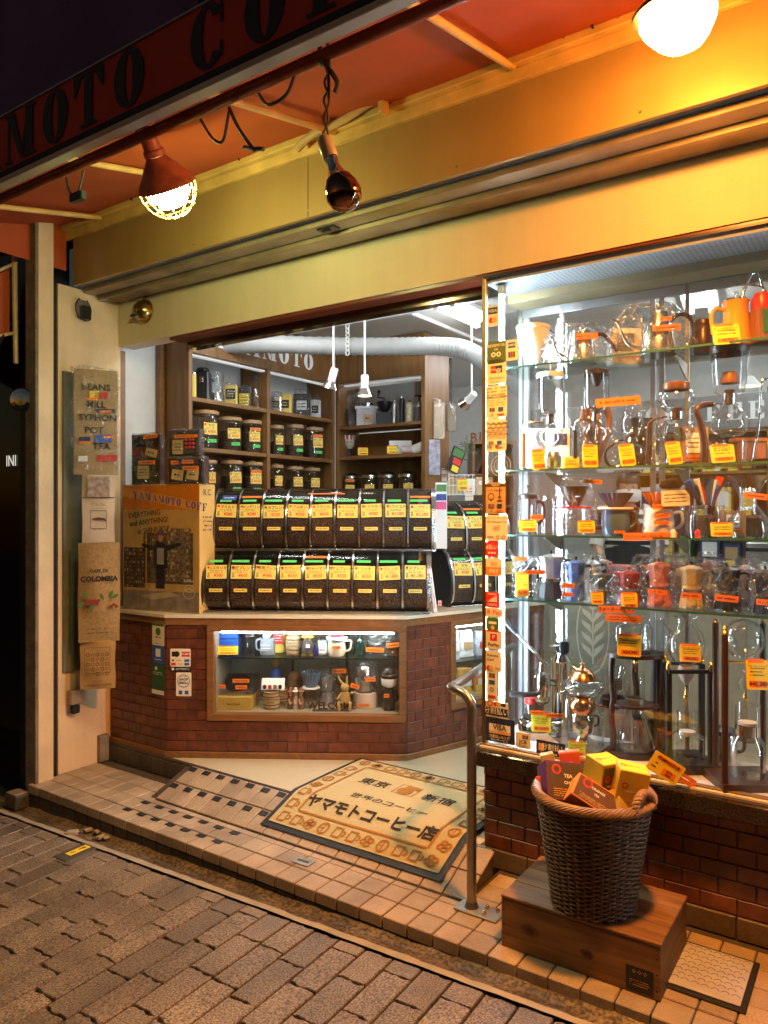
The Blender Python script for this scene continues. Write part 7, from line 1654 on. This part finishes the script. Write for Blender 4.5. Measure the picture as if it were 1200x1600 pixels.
for q in range(22): u_ = rc.uniform(691,705); v_ = rc.uniform(564,636); i.tub('carving',[(u_,v_,-.012),(u_+rc.uniform(-4,4),v_-4,-.014),(u_+rc.uniform(-4,4),v_-8,-.012)],1.1,MATS['carved dark wood'])
i = It('card_rack','small rack of white cards below the hung booklet','rack',698,752,5.05,2.0); i.t.location.z = CZ+(800-752)*i.k
for a in (690,700):
    for b in (732,743): i.bx('card',a,a+8,b,b+9,.006,m_wht); i.label('stripe',m_org,a+1,a+7,b+1,b+3,dy=-.005,ink=False)
# sprig and passage
i = It('bamboo_sprig','spray of green bamboo leaves leaning in the passage','plant',716,760,5.3,1.9); i.t.location.z = CZ+(800-760)*i.k
i.tub('stem',[(706,760),(712,740),(722,722),(728,705),(732,690)],[.9,.4],m_wood)
mleaf = mat('bamboo leaf',(.10,.16,.05),.5,var=.3)
for q in range(46):
    u_, v_ = 728+rc.gauss(0,5), 700+rc.gauss(0,11); a = rc.uniform(0,6.28); L_ = rc.uniform(5,10)*i.k; P0 = Vector(i.P(u_,v_,rc.uniform(-.04,.04))); dv = Vector((math.cos(a),rc.uniform(-.4,.4),math.sin(a)*.8-.4)).normalized(); sd = dv.cross(Vector((0,1,0)))*.12
    obj('leaf', ([tuple(P0),tuple(P0+(dv*.4+sd)*L_),tuple(P0+dv*L_),tuple(P0+(dv*.4-sd)*L_)],[(0,1,2,3)]), mleaf, i.t)
p = PY(747,684,7.19)
bs_ = thing('basement_sign','orange B1 lettering on the pale passage wall','sign',(p.x,7.197,p.z)); obj('lettering', text('B1に',.15,'LEFT',.02), mat('orange brown letters',(.45,.14,.03),.5), bs_, M=Matrix.Translation((-.10,0,0)))
i = It('passage_cabinet','brown open cabinet with dark kettle in the passage','cabinet',760,800,6.2,FZ); vb = i.vb = 800-(FZ-CZ)/i.k
i.bx('side',734,738,696,vb,.4,m_shelf); i.bx('top',734,800,692,697,.42,m_shelf); i.bx('side',796,800,697,vb,.4,m_shelf); i.bx('back',738,796,697,vb,.01,m_shelf,dy=.19)
for v_ in (742,790,840): i.bx('shelf',738,796,v_,v_+3,.38,m_shelf)
i = It('red_kettle','dark red kettle on the passage cabinet shelf','kettle',757,742,6.15,1.9); i.t.location.z = CZ+(800-741.8)*i.k; i.vb = 741.8; i.lat('body',[(1,741.8),(9,741.8),(9,735),(5,727),(1,725)],mat('dark red enamel',(.12,.02,.02),.3)); i.tub('spout',[(750,738),(742,735),(738,730)],1.4,MATS['dark red enamel'])
# ------------------------------------------------------------------ counter showcase contents
n2v = Vector((math.sin(math.radians(A2)), -math.cos(math.radians(A2)), 0))
def sc_(name, lab, cat, u, shelf, dep=.16, grp='goods in the counter showcase'):
    p = seg_uv(C2, A2, u, 800, dep); z = .79 if shelf else sz0
    i = It(name, lab, cat, u, 1030, None, z+.001, grp, xy=(p.x,p.y)); i.vb = 800-(z-CZ)/i.k; return i, i.vb
i, vb = sc_('blue_boxes','stack of two blue cartons with yellow ticket, upper shelf','box',357,1)
i.bx('carton',341,374,vb-24,vb,.09,mat('blue carton',(.02,.08,.34),.35)); i.bx('carton',341,374,vb-49,vb-25,.09,MATS['blue carton']); i.lat('emblem',[(1,vb-32),(7,vb-35),(6,vb-40),(1,vb-43)],m_wht,u=351,dy=-.047,sq=.1); i.price(344,376,vb-15,vb-2,dy=-.075,price='¥1,980')
i, vb = sc_('drip_glass','small metal dripper on a clear tumbler, upper shelf','glass',390,1); i.lat('tumbler',[(1,vb),(9,vb),(11,vb-28)],m_glass); i.lat('dripper',[(10.5,vb-28),(9,vb-28),(9,vb-46),(10,vb-47)],m_steel)
i, vb = sc_('grey_mug','grey mug lettered Emerald Mountain under metal dripper, upper shelf','mug',418,1); i.lat('mug',[(1,vb),(11,vb),(11.5,vb-2),(11.5,vb-26),(10.5,vb-26)],mat('grey glaze',(.26,.28,.31),.3),n=28); i.tub('handle',[(408,vb-22),(401,vb-21),(401,vb-8),(408,vb-5)],1.7,MATS['grey glaze']); i.lat('dripper',[(10,vb-26),(9,vb-27),(9,vb-40),(10,vb-41)],m_steel); i.label('lettering',MATS['grey glaze'],409,428,vb-20,vb-6,dy=-11.7*i.k,ink=m_wht,rows=2,dens=1)
i, vb = sc_('yellow_can','tall yellow and red coffee tin with gold lid, upper shelf','tin',435,1,.24); i.lat('tin',[(1,vb),(13,vb),(13,vb-45),(1,vb-45)],m_card,n=28); i.lat('lid',[(13.5,vb-44),(13.5,vb-49),(1,vb-50)],m_brass,n=28); i.label('picture',m_pr['r'],428,444,vb-32,vb-14,dy=-13.2*i.k,ink=m_wht,rows=3)
def barrel(u, shelf, w, h, lab, dep=.16):
    i, vb = sc_('coffee_barrel',lab,'barrel',u,shelf,dep); mw_ = mat('pale barrel wood',(.46,.31,.16),.6,var=.2,vs=30); mh_ = mat('barrel hoop',(.14,.08,.03),.5)
    i.lat('staves',[(1,vb),(w*.88,vb),(w,vb-h*.5),(w*.88,vb-h),(w*.8,vb-h),(w*.8,vb-h+1.5),(1,vb-h+1.5)],mw_,n=24)
    for f_ in (.06,.26,.74,.94): i.lat('hoop',[(w*(.885+.11*math.sin(f_*PI)),vb-h*f_+1),(w*(.90+.12*math.sin(f_*PI)),vb-h*f_+1),(w*(.90+.12*math.sin(f_*PI)),vb-h*f_-1),(w*(.885+.11*math.sin(f_*PI)),vb-h*f_-1)],mh_,n=24)
    obj('lettering', mv(join(mv(text('BLUE MOUNTAIN',.014,bold=.02,y=0),0,0,.012), mv(text('COFFEE',.014,bold=.02,y=0),0,0,-.006)),0,-w*1.03*i.k-.002,h*.5*i.k), m_pr['b'], i.t)
barrel(459,1,13,32,'small wooden coffee barrel on the upper showcase shelf')
i, vb = sc_('yellow_hat_figure','little figurine in yellow hat and dark coat, upper shelf','figurine',481,1,.12)
i.lat('body',[(1,vb-1),(9,vb-3),(10,vb-14),(6,vb-24)],mat('dark brown felt',(.06,.045,.035),.9),sm=60); i.lat('head',[(4,vb-22),(6,vb-26),(5,vb-31),(1,vb-32)],mat('figurine face',(.40,.22,.12),.6),sm=60); i.lat('hat',[(1,vb-29.5),(10,vb-29),(9,vb-31),(6,vb-33),(4,vb-39),(1,vb-41)],m_yel,sm=50)
for q in (-4,4): i.lat('boot',[(1,vb),(4,vb-.5),(3.5,vb-4),(1,vb-4)],m_yel,u=481+q)
i.tub('arm',[(472,vb-20),(468,vb-12),(467,vb-7)],2,MATS['dark brown felt']); i.tub('arm',[(489,vb-20),(490,vb-14),(482,vb-15,-.03)],2,MATS['dark brown felt']); i.lat('cup',[(1,vb-14),(3,vb-14),(3,vb-19)],m_wht,u=482,dy=-.04)
i, vb = sc_('blue_vase','tiny blue glass bottle beside the yellow hat figurine','bottle',494,1,.11); i.lat('bottle',[(1,vb),(4,vb),(4,vb-12),(2,vb-15),(2,vb-17)],mat('cobalt',(.02,.02,.10),.15)); 
i, vb = sc_('coffee_canister','grey tin canister lettered coffee, upper shelf','canister',505,1); i.bx('tin',497,512,vb-22,vb,.05,mat('pale grey tin',(.42,.46,.50),.4)); i.label('emblem',m_wht,499,511,vb-18,vb-3,dy=-.03,rows=2); i.tub('handle',[(501,vb-22),(502,vb-28),(507,vb-28),(508,vb-22)],.7,m_blackpl)
i, vb = sc_('white_jug','cream china jug under red ridged dripper, upper shelf','jug',526,1,.13); i.lat('jug',[(1,vb),(12,vb),(15,vb-8),(13,vb-24)],mat('cream glaze',(.72,.62,.46),.25,coat=.5),n=28); i.lat('collar',[(8,vb-25),(16,vb-25),(17,vb-29),(8,vb-29)],m_wht,n=28); ridged(i,vb-29,vb-45,7,16,mat('red pink glaze',(.70,.05,.09),.25)); i.tub('handle',[(539,vb-22),(548,vb-22),(547,vb-10),(540,vb-6)],1.8,MATS['cream glaze']); i.label('orange_label',m_org,520,533,vb-18,vb-13,dy=-15.5*i.k)
i, vb = sc_('green_pot','dark green enamel long-spout pot, upper shelf','pot',562,1); mgp = mat('dark green enamel',(.012,.035,.025),.2,coat=.6); i.lat('pot',[(1,vb),(9,vb),(9,vb-6),(6,vb-20),(6,vb-23),(2,vb-27),(2,vb-30),(1,vb-31)],mgp); i.tub('spout',[(555,vb-8),(550,vb-18),(546,vb-26)],[2.2,1.2],mgp); i.tub('handle',[(567,vb-20),(575,vb-20),(573,vb-8),(568,vb-4)],1.5,mgp)
i, vb = sc_('glass_pipe','long glass tube brewer in film with orange label, upper shelf','brewer',594,1); i.tub('tube',[(580,vb-4),(600,vb-24),(618,vb-44)],[5,4],m_glass,smooth=False); i.bag(574,620,vb-46,vb,.10,91,.8); i.label('orange_label',m_org,572,600,vb-14,vb-7,dy=-.06,roll=3)
i, vb = sc_('wood_cup','copper-brown cup with orange label, upper shelf','cup',615,1); i.lat('cup',[(1,vb),(10,vb),(11,vb-22)],m_copperlid); i.label('orange_label',m_org,604,626,vb-21,vb-14,dy=-.05,roll=-5)
i, vb = sc_('glass_syphon','small clear server at the back of upper showcase shelf','server',553,1,.30); i.lat('jug',[(1,vb),(13,vb),(14,vb-20),(10,vb-38)],m_glass)
# lower level
i, vb = sc_('card_box','mustard flat carton under the hot plate, showcase floor','box',369,0,.14); i.bx('carton',341,398,vb-20,vb,.16,mat('mustard carton box',(.50,.33,.07),.5),rz=-2); obj('lettering', mv(text('No.1 21069',.016,bold=.02,y=0),0,-.083,.034), m_pr['b'], i.t)
j = i
i, vb2 = sc_('hot_plate','steel coffee warmer with round black hot plate on carton','hot plate',372,0,.17); i.t.location.z += 21*i.k
vb = i.vb
obj('body', ([( -30*i.k,-.08,0),(27*i.k,-.08,0),(30*i.k,.09,0),(-22*i.k,.09,0),(-30*i.k,-.08,.018),(27*i.k,-.08,.018),(30*i.k,.09,.09),(-22*i.k,.09,.09)], box(0,1,0,1,0,1)[1]), m_steel, i.t)
obj('plate', xf(cyl(20*i.k,0,.006,30), Matrix.Translation((0,.0,.055))@Matrix.Rotation(math.radians(23),4,'X')), m_blackmetal, i.t, smooth=40)
i.bx('switch',388,394,vb-5,vb-2,.004,m_blackpl,dy=-.083)
for a,b,dz in ((366,392,20),(372,390,12),(336,357,13)): i.label('orange_label',m_org,a,b,vb-dz-3,vb-dz+3,dy=-.05-(.03 if dz < 14 else 0))
barrel(424,0,13.5,26,'wooden coffee barrel beside the hot plate, showcase floor',.12)
barrel(440,0,10,24,'second wooden coffee barrel tucked behind, showcase floor',.26)
i, vb = sc_('display_tray','white tray of miniature cups resting on the barrels','tray',427,0,.15); i.t.location.z += 27*i.k; vb = i.vb
obj('panel', xf(bev(-18*i.k,18*i.k,-.003,.003,0,.07,.001), Matrix.Translation((0,-.02,0))@Matrix.Rotation(math.radians(-25),4,'X')), m_wht, i.t)
for q in range(4): i.lat('miniature',[(1,vb-3),(2.5,vb-3),(3,vb-8),(1,vb-9)],(m_brown,m_pr['r'],m_wood,m_blackpl)[q],u=415+q*8,dy=-.035)
i, vb = sc_('bean_globe','round glass jar of beans on blue foot at the back','jar',431,0,.30); i.lat('foot',[(1,vb),(10,vb),(9,vb-46),(5,vb-50)],m_knit); i.lat('globe',[(4,vb-50),(9,vb-58),(8,vb-68),(5,vb-74)],m_glass); i.lat('beans',[(3.8,vb-50),(8.6,vb-58),(7.6,vb-67),(1,vb-68)],m_tan)
i, vb = sc_('bean_heap','brown seed-covered ornament ball, showcase floor','ornament',461,0,.27); i.lat('ball',[(4,vb),(11,vb-6),(12,vb-34),(9,vb-45),(1,vb-49)],m_beans3 if False else mat('brown seed ball',(.16,.08,.04),.7,var=.6,vs=90,bump=1),sm=60)
for q,(du_,c) in enumerate(((-8,(.25,.07,.04)),(0,(.65,.58,.46)),(8,(.30,.12,.07)))):
    i, vb = sc_('farmer_figurine',['clay farmer figurine in red-brown hat, showcase floor','clay farmer figurine in white hat, showcase floor','clay farmer figurine in brown shawl, showcase floor'][q],'figurine',462+du_,0,.11,'clay farmer figurines')
    i.lat('robe',[(1,vb),(5.5,vb),(5,vb-10),(3,vb-20)],mat('clay robe %s' % 'red white brown'.split()[q],tuple(a*.6 for a in c),.8)); i.lat('head',[(2,vb-20),(3.4,vb-23),(2.5,vb-27),(1,vb-28)],MATS['figurine face'],sm=60); i.lat('hat',[(1,vb-26.5),(6,vb-27),(3,vb-29),(2.5,vb-32),(1,vb-33)],mat('clay hat %s' % 'red white brown'.split()[q],c,.8)); i.tub('arm',[(460+du_,vb-16,-.02),(462+du_,vb-9,-.035),(465+du_,vb-12,-.03)],1.3,MATS['figurine face'])
i, vb = sc_('clear_server','clear glass server under blue ridged dripper, showcase floor','server',486,0,.16); i.lat('jug',[(1,vb),(10,vb),(12,vb-8),(9,vb-29)],m_glass); i.lat('collar',[(6,vb-29),(14,vb-29),(14,vb-31),(6,vb-31)],m_wht); ridged(i,vb-31,vb-54,8,16,mat('slate blue glaze',(.09,.15,.24),.3))
i, vb = sc_('bagged_moka','grey moka pot wrapped in film, showcase floor','moka pot',512,0,.22); i.lat('boiler',[(1,vb),(12,vb),(10,vb-20)],sil,n=8,sm=10); i.lat('jug',[(9,vb-22),(12,vb-40),(1,vb-44)],sil,n=8,sm=10); i.bag(496,528,vb-54,vb,.12,95,.7)
i, vb = sc_('word_ornament','dark cut-out lettering ornament in front of rabbit','ornament',518,0,.07); i.bx('bar',488,549,vb-2,vb,.03,m_dwood); obj('letters', xf(prism([(-.001,0),(.001,0),(.001,.001),(-.001,.001)],0,.001),Matrix.Translation((0,0,.004))), m_dwood, i.t); obj('lettering', mv(text('WELCOME',.058,bold=.02,y=0,wide=1.0),0,-.004,.028), m_dwood, i.t)
i, vb = sc_('rabbit_figure','wooden rabbit figurine sitting upright, showcase floor','figurine',539,0,.12); mrb = mat('honey wood',(.42,.25,.07),.45,var=.1)
i.lat('body',[(1,vb-4),(8,vb-6),(9,vb-16),(6,vb-27)],mrb,sm=60); i.lat('head',[(3,vb-26),(7,vb-31),(6,vb-37),(2,vb-40)],mrb,sm=60)
for q,(a,b) in enumerate(((-3,-9),(3,3))): i.tub('ear',[(539+a,vb-38),(539+b*1.0,vb-46),(539+b*1.1,vb-51)],[2.2,1.4],mrb)
i.tub('leg',[(534,vb-8,-.02),(530,vb-12,-.05),(531,vb-1,-.06)],2.4,mrb); i.tub('leg',[(544,vb-8,-.02),(548,vb-12,-.05),(547,vb-1,-.06)],2.4,mrb); i.tub('arm',[(532,vb-22),(527,vb-16,-.03)],1.8,mrb); i.tub('arm',[(545,vb-22),(551,vb-27,-.03)],1.8,mrb); i.label('orange_label',m_org,548,562,vb-41,vb-34,dy=-.04,roll=20)
i, vb = sc_('steel_canister','white-based steel canister stack in film with labels','canister',571,0,.18); i.lat('base_pot',[(1,vb),(18,vb),(19,vb-3),(19,vb-23),(17,vb-24)],mat('cream pot',(.62,.50,.40),.35),n=28); i.lat('pan',[(14,vb-24),(17,vb-42),(18,vb-43)],m_steel,n=28); i.lat('kettle',[(10,vb-44),(16,vb-50),(15,vb-60),(6,vb-68),(1,vb-69)],m_steel,n=28); i.bag(549,594,vb-72,vb-22,.14,97,.8); i.label('orange_label',m_org,560,578,vb-9,vb-5,dy=-.075); i.label('orange_label',m_org,571,587,vb-49,vb-43,dy=-.072)
i, vb = sc_('black_doll','round-headed black and white doll figurine, showcase floor','figurine',608,0,.10)
i.lat('body',[(1,vb-3),(9,vb-4),(11,vb-18),(8,vb-34)],m_blackpl,sm=60); i.lat('face',[(4,vb-35),(12,vb-40),(13,vb-49),(12,vb-52)],m_wht,sm=60); i.lat('helmet',[(12.5,vb-50),(13,vb-55),(10,vb-64),(4,vb-68),(1,vb-68)],m_blackpl,sm=60); i.lat('visor',[(13.2,vb-55),(13.6,vb-56),(13.4,vb-58),(13,vb-58)],m_steel,sm=60)
for q in (-5,5): i.lat('foot',[(1,vb),(4,vb),(4,vb-3),(1,vb-4)],m_blackpl,u=608+q)
for q in (-1,1): i.tub('arm',[(608+q*9,vb-31),(608+q*13,vb-20),(608+q*10,vb-14)],2.6,m_blackpl)
i.label('badge',m_org,600,608,vb-28,vb-22,dy=-10.6*i.k)
i, vb = sc_('hanging_film_bag','crinkled film bag of small ladle under upper showcase shelf','bag',530,0,.28); i.t.location.z += 36*i.k; i.lat('ladle',[(1,i.vb),(9,i.vb-4),(10,i.vb-14)],m_steel); i.bag(514,548,i.vb-30,i.vb,.08,99,.8); i.label('orange_label',m_org,520,542,i.vb-18,i.vb-11,dy=-.05)
# ------------------------------------------------------------------ small showcase by the handrail
def s3(name, lab, cat, s_, dep, z, w, h, m, prt=None):
    p = C3+E3*s_-Vector((math.sin(math.radians(A3)),-math.cos(math.radians(A3)),0))*dep
    t = thing(name, lab, cat, (p.x,p.y,z+.001), A3-8, 'bags in the small showcase'); obj('pouch', bagshape(w,.06,h,int(s_*100),.85), m, t)
    if prt: obj('label', prism(rrect(-w*.3,w*.3,h*.3,h*.6,.004),-.038,-.036), prt, t)
    return t
cp = mat('clear blue pouch',(.45,.52,.60),.3,var=.1); 
s3('snack_bag','blue-white clear pouch of beans, upper shelf of small showcase','bag',.46,.14,.72,.12,.17,cp,m_wht); s3('snack_bag','pale pouch with paper label, upper shelf of small showcase','bag',.60,.16,.72,.11,.16,m_wht,m_tan); s3('snack_bag','red-labelled pouch at far end, upper shelf of small showcase','bag',.71,.14,.72,.09,.15,cp,m_pr['r'])
s3('snack_bag','grey foil pouch on floor of small showcase','bag',.43,.13,tz0,.11,.15,m_dsteel,m_navy); s3('snack_bag','orange-yellow dried fruit pouch on floor of small showcase','bag',.57,.15,tz0,.13,.15,mat('amber pouch',(.62,.30,.05),.4,var=.3),m_wht); s3('snack_bag','orange pouch at far end on floor of small showcase','bag',.69,.13,tz0,.10,.14,mat('orange pouch',(.75,.22,.03),.4),m_wht)
for q, s_ in enumerate((.42,.52,.64)):
    p = C3+E3*s_-Vector((math.sin(math.radians(A3)),-math.cos(math.radians(A3)),0))*.065
    t = thing('yellow_ticket','yellow price ticket on small showcase floor before the '+('grey foil pouch','dried fruit pouch','far orange pouch')[q],'price ticket',(p.x,p.y,tz0+.001),A3,'tickets in the small showcase'); obj('ticket',prism([(-.035,0),(.035,0),(.035,.055),(-.035,.055)],-.001,0),m_yel,t); obj('print',mv(scribble(.055,.04,3,q),0,-.001,.028),m_pr['r'],t)
# ------------------------------------------------------------------ deep interior behind the display case
bar = thing('wooden_bar','long wooden bar counter behind the display case','bar counter',(-1.75,4.95,FZ),4)
obj('front', bev(0,3.1,0,.03,0,.86,.004), mat('pale bar front',(.40,.37,.30),.5,var=.08), bar); obj('top', bev(-.03,3.13,-.05,.5,.86,.90,.005), m_oak, bar)
for q in range(6): obj('panel', bev(.05+q*.51,.50+q*.51,-.012,-.001,.06,.8,.006), MATS['pale bar front'], bar)
gsu = thing('goods_shelves','tall back-wall shelves of packaged goods behind the bar','shelves',(-1.9,6.55,FZ))
for z in (.02,.5,.95,1.36,1.72,2.05): obj('shelf', bev(0,3.3,0,.38,z,z+.025,.003), m_shelfb, gsu)
for x in (-.03,1.08,2.19,3.3): obj('upright', bev(x,x+.03,.0,.4,0,2.4,.003), m_shelf, gsu)
obj('back_panel', box(0,3.3,.385,.4,0,2.4), mat('shelf back',(.20,.16,.12),.6), gsu)
bd = obj('band', bev(-.9,3.36,-.02,.0,2.08,2.36,.004), mat('grey sign band',(.20,.20,.20),.5), gsu)
for ch, x in (('T',-2.70),('O',-2.52),('C',-1.75),('O',-1.59),('F',-1.43),('F',-1.27),('E',-1.11),('E',-.95)):
    w_, g = signletter(ch, .14, .95, .004); obj('letter', g, m_white, bd, M=Matrix.Translation((x+1.9,-.022,2.15)))
rg = random.Random(11); cols = [m_wht,m_wht,m_pr['r'],m_card,m_tan,m_steel,m_navy,m_wht,m_pr['g'],m_blackpl,cp]
ORDN = 'first second third fourth fifth sixth seventh eighth ninth tenth eleventh twelfth thirteenth fourteenth fifteenth sixteenth seventeenth eighteenth nineteenth twentieth twenty-first twenty-second twenty-third twenty-fourth twenty-fifth twenty-sixth twenty-seventh twenty-eighth'.split()
CNM = ['white','white','red','pale yellow','brown','silver','navy','white','green','black','pale blue']
for k, z in enumerate((.525,.975,1.385,1.745)):
    x = .08; cnt = 0
    while x < 3.2:
        w_ = rg.uniform(.09,.17); h_ = rg.uniform(.14,.27) if k < 3 else rg.uniform(.14,.24)
        if any(abs(x+w_/2-c) < w_/2+.03 for c in (1.095,2.205)): x += .06; continue
        qi = rg.randrange(len(cols)); m_ = cols[qi]; cnt += 1
        t = thing('product_carton','%s carton, %s from passage end on %s goods shelf up' % (CNM[qi], ORDN[cnt-1], ('second','third','fourth','fifth')[k]),'carton',(-1.9+x+w_/2,6.62,FZ+z+.001),0,'cartons on the goods shelves')
        obj('carton', bev(-w_/2,w_/2,0,.14,0,h_,.002), m_, t); obj('picture', frect(-w_*.36,w_*.36,h_*.3,h_*.85,-.001), rg.choice([c for c in cols if c is not m_]), t); obj('ticket', prism([(-.035,0),(.035,0),(.035,.04),(-.035,.04)],-.052,-.05), rg.choice([m_yel,m_yel,MATS['lime card']]), t)
        x += w_+rg.uniform(.015,.07)
# red boxes and machine on the bar
for q,(x,w_,h_,m_,nm,lab) in enumerate(((.25,.24,.14,m_pr['r'],'red_box','red lidded box at left end of wooden bar'),(.62,.20,.11,m_tan,'brown_box','brown paper box on wooden bar'),(1.15,.3,.32,m_steel,'brewing_machine','steel brewing machine standing on wooden bar'),(1.65,.22,.16,m_blackpl,'black_box','black box beside brewing machine on bar'),(2.1,.26,.12,m_pr['r'],'red_tray','flat red tray on wooden bar'),(2.55,.3,.26,m_wht,'white_appliance','white appliance at right end of wooden bar'))):
    M = frame(Vector((-1.75,4.95,0)),4); p = M@Vector((x,.22,0)); t = thing(nm,lab,'box' if 'box' in nm else nm.split('_')[-1],(p.x,p.y,FZ+.901),4)
    obj('body', bev(-w_/2,w_/2,-.11,.11,0,h_,.008), m_, t); obj('lid', bev(-w_/2-.004,w_/2+.004,-.114,.114,h_*.82,h_*.9,.003), m_dsteel if q != 2 else m_blackpl, t); obj('front_label', frect(-w_*.25,w_*.25,h_*.25,h_*.6,-.1115), m_card if q % 2 else m_wht, t)
# pendant lamp shade seen through the case
i = It('shade_lamp','white cone lampshade hanging behind the large syphon','lamp',1172,600,4.3,2.2); i.t.location.z = CZ+(800-604)*i.k; i.vb = 604; i.lat('shade',[(16,604),(17,604),(5,588),(4,588)],m_white,n=28); i.lat('bulb',[(1,604),(7,602),(6,594),(1,592)],MATS['spot bulb glow']); i.tub('cord',[(1172,588),(1172,540)],.6,m_white,smooth=False)
# frosted emblem panel behind the espresso machine
i = It('etched_panel','standing panel etched with a coffee plant emblem behind the case','panel',925,1100,3.75,FZ); vb = i.vb = 800-(FZ-CZ)/i.k
i.bx('board',880,985,930,vb,.03,mat('grey brown panel',(.22,.19,.14),.6,var=.2,vs=20,bump=.3)); 
obj('emblem', mv(join(ring(0,0,.085,.078,0,28,0,360,.22,.21), *[flat([(0,-.02+.06*q),(.05*s_,.03+.06*q),(.06*s_,.06+.06*q),(.012*s_,.03+.06*q)]) for q in range(-2,3) for s_ in (-1,1)], frect(-.004,.004,-.17,.17)),0,-.017,(vb-985)*i.k), mat('etched pale',(.46,.42,.34),.6), i.t)
# ------------------------------------------------------------------ shop assistant behind the bar
pp = Vector((-1.72,5.92,FZ))
pe = thing('person','person in striped shirt and black apron wearing a mask behind bar','person',pp,20)
skin = mat('skin',(.50,.29,.20),.55,var=.05); cloth = mat('black apron cloth',(.014,.014,.016),.8)
me = bpy.data.meshes.new('body')
J = [(0,0,.92),(0,0,1.12),(0,-.01,1.32),(0,-.01,1.43),(0,-.02,1.50),(.17,0,1.40),(.24,-.04,1.14),(.20,-.26,1.04),(-.17,0,1.40),(-.24,-.04,1.14),(-.20,-.26,1.04),(.09,0,.88),(.10,-.01,.48),(.10,.02,.05),(.10,-.12,.03),(-.09,0,.88),(-.10,-.01,.48),(-.10,.02,.05),(-.10,-.12,.03)]
Ed = [(0,1),(1,2),(2,3),(3,4),(2,5),(5,6),(6,7),(2,8),(8,9),(9,10),(0,11),(11,12),(12,13),(13,14),(0,15),(15,16),(16,17),(17,18)]
RR = [(.15,.11),(.14,.105),(.155,.105),(.06,.055),(.055,.055),(.062,.06),(.045,.045),(.032,.032),(.062,.06),(.045,.045),(.032,.032),(.085,.085),(.06,.06),(.045,.045),(.035,.03),(.085,.085),(.06,.06),(.045,.045),(.035,.03)]
me.from_pydata(J, Ed, []); me.materials.append(skin)
bo = bpy.data.objects.new('body', me); COL.objects.link(bo); bo.parent = pe
sk = bo.modifiers.new('skin','SKIN'); bo.modifiers.new('sub','SUBSURF').levels = 1
bo.modifiers['sub'].render_levels = 1
for v, rr in zip(me.skin_vertices[0].data, RR): v.radius = rr
me.skin_vertices[0].data[0].use_root = True
def ell(name, prof, m, sm=60, n=24, par=pe, dy=0, sq=.8): return obj(name, mv(lathe(prof,n,sq=sq),0,dy), m, par, smooth=sm)
hd_ = ell('head',[(.001,1.47),(.05,1.475),(.072,1.51),(.082,1.56),(.083,1.61),(.076,1.66),(.05,1.695),(.001,1.705)],skin,dy=-.02,sq=1.15)
obj('nose', mv(lathe([(.001,-.018),(.013,-.012),(.009,.01),(.001,.02)],8),0,-.118,1.585), skin, hd_); 
for s_ in (-1,1): obj('eye', mv(lathe([(.001,-.006),(.008,0),(.001,.006)],8),s_*.032,-.108,1.605), m_ink, hd_); obj('ear', mv(lathe([(.001,-.028),(.012,-.01),(.014,.012),(.001,.03)],8),s_*.084,-.01,1.59), skin, hd_)
obj('mask', mv(lathe([(.076,1.49),(.092,1.52),(.094,1.56),(.088,1.585)],20,a0=PI*1.05,a1=PI*1.95,sq=1.15),0,-.022,0), m_wht, pe, smooth=60)
obj('hair', mv(lathe([(.090,1.585),(.094,1.63),(.088,1.67),(.06,1.712),(.001,1.722)],22,a0=-PI*.22,a1=PI*1.22,sq=1.15),0,-.012,0), mat('black hair',(.012,.010,.010),.5), pe, smooth=60)
obj('fringe', mv(lathe([(.089,1.635),(.088,1.67),(.06,1.712),(.001,1.722)],16,a0=PI*1.1,a1=PI*1.9,sq=1.15),0,-.022,0), MATS['black hair'], pe, smooth=60)
V_ = []
for q in range(14):
    z0 = .95+q*.034; z1 = z0+.034; f0 = lambda z: .165+.02*math.sin((z-.95)*4)-max(0,z-1.36)*.9
    ell('stripe',[(f0(z0),z0),(f0(z1),z1)],m_wht if q % 2 else m_ink,sq=.74)
obj('shoulder', join(*[mv(tube([(s_*.10,-.01,1.42),(s_*.17,0,1.40),(s_*.225,-.03,1.22),(s_*.245,-.06,1.14)],[.06,.075,.062,.056],12)) for s_ in (-1,1)]), m_wht, pe, smooth=60)
obj('apron', mv(lathe([(.19,.55),(.185,.9),(.182,1.1),(.12,1.32)],20,a0=PI*1.08,a1=PI*1.92,sq=.78),0,-.004,0), cloth, pe, smooth=60)
obj('trousers', join(*[tube([(s_*.09,0,.95),(s_*.10,-.01,.5),(s_*.10,.02,.08)],[.10,.075,.06],12) for s_ in (-1,1)]), cloth, pe, smooth=60)
for s_ in (-1,1):
    o_ = Vector((s_*.195,-.275,1.035))
    hd2 = obj('hand', bev(o_.x-.035,o_.x+.035,o_.y-.07,o_.y+.01,o_.z-.014,o_.z+.014,.008), skin, pe)
    for q in range(4): obj('finger', tube([(o_.x-.027+q*.018,o_.y-.065,o_.z),(o_.x-.028+q*.0185,o_.y-.095,o_.z-.006),(o_.x-.028+q*.0185,o_.y-.115-.006*(1-abs(q-1.4)),o_.z-.022)],[.0085,.008,.007],7), skin, hd2, smooth=60)
    obj('finger', tube([(o_.x-s_*.03,o_.y-.02,o_.z),(o_.x-s_*.052,o_.y-.045,o_.z-.005),(o_.x-s_*.056,o_.y-.07,o_.z-.012)],[.0095,.009,.008],7), skin, hd2, smooth=60)
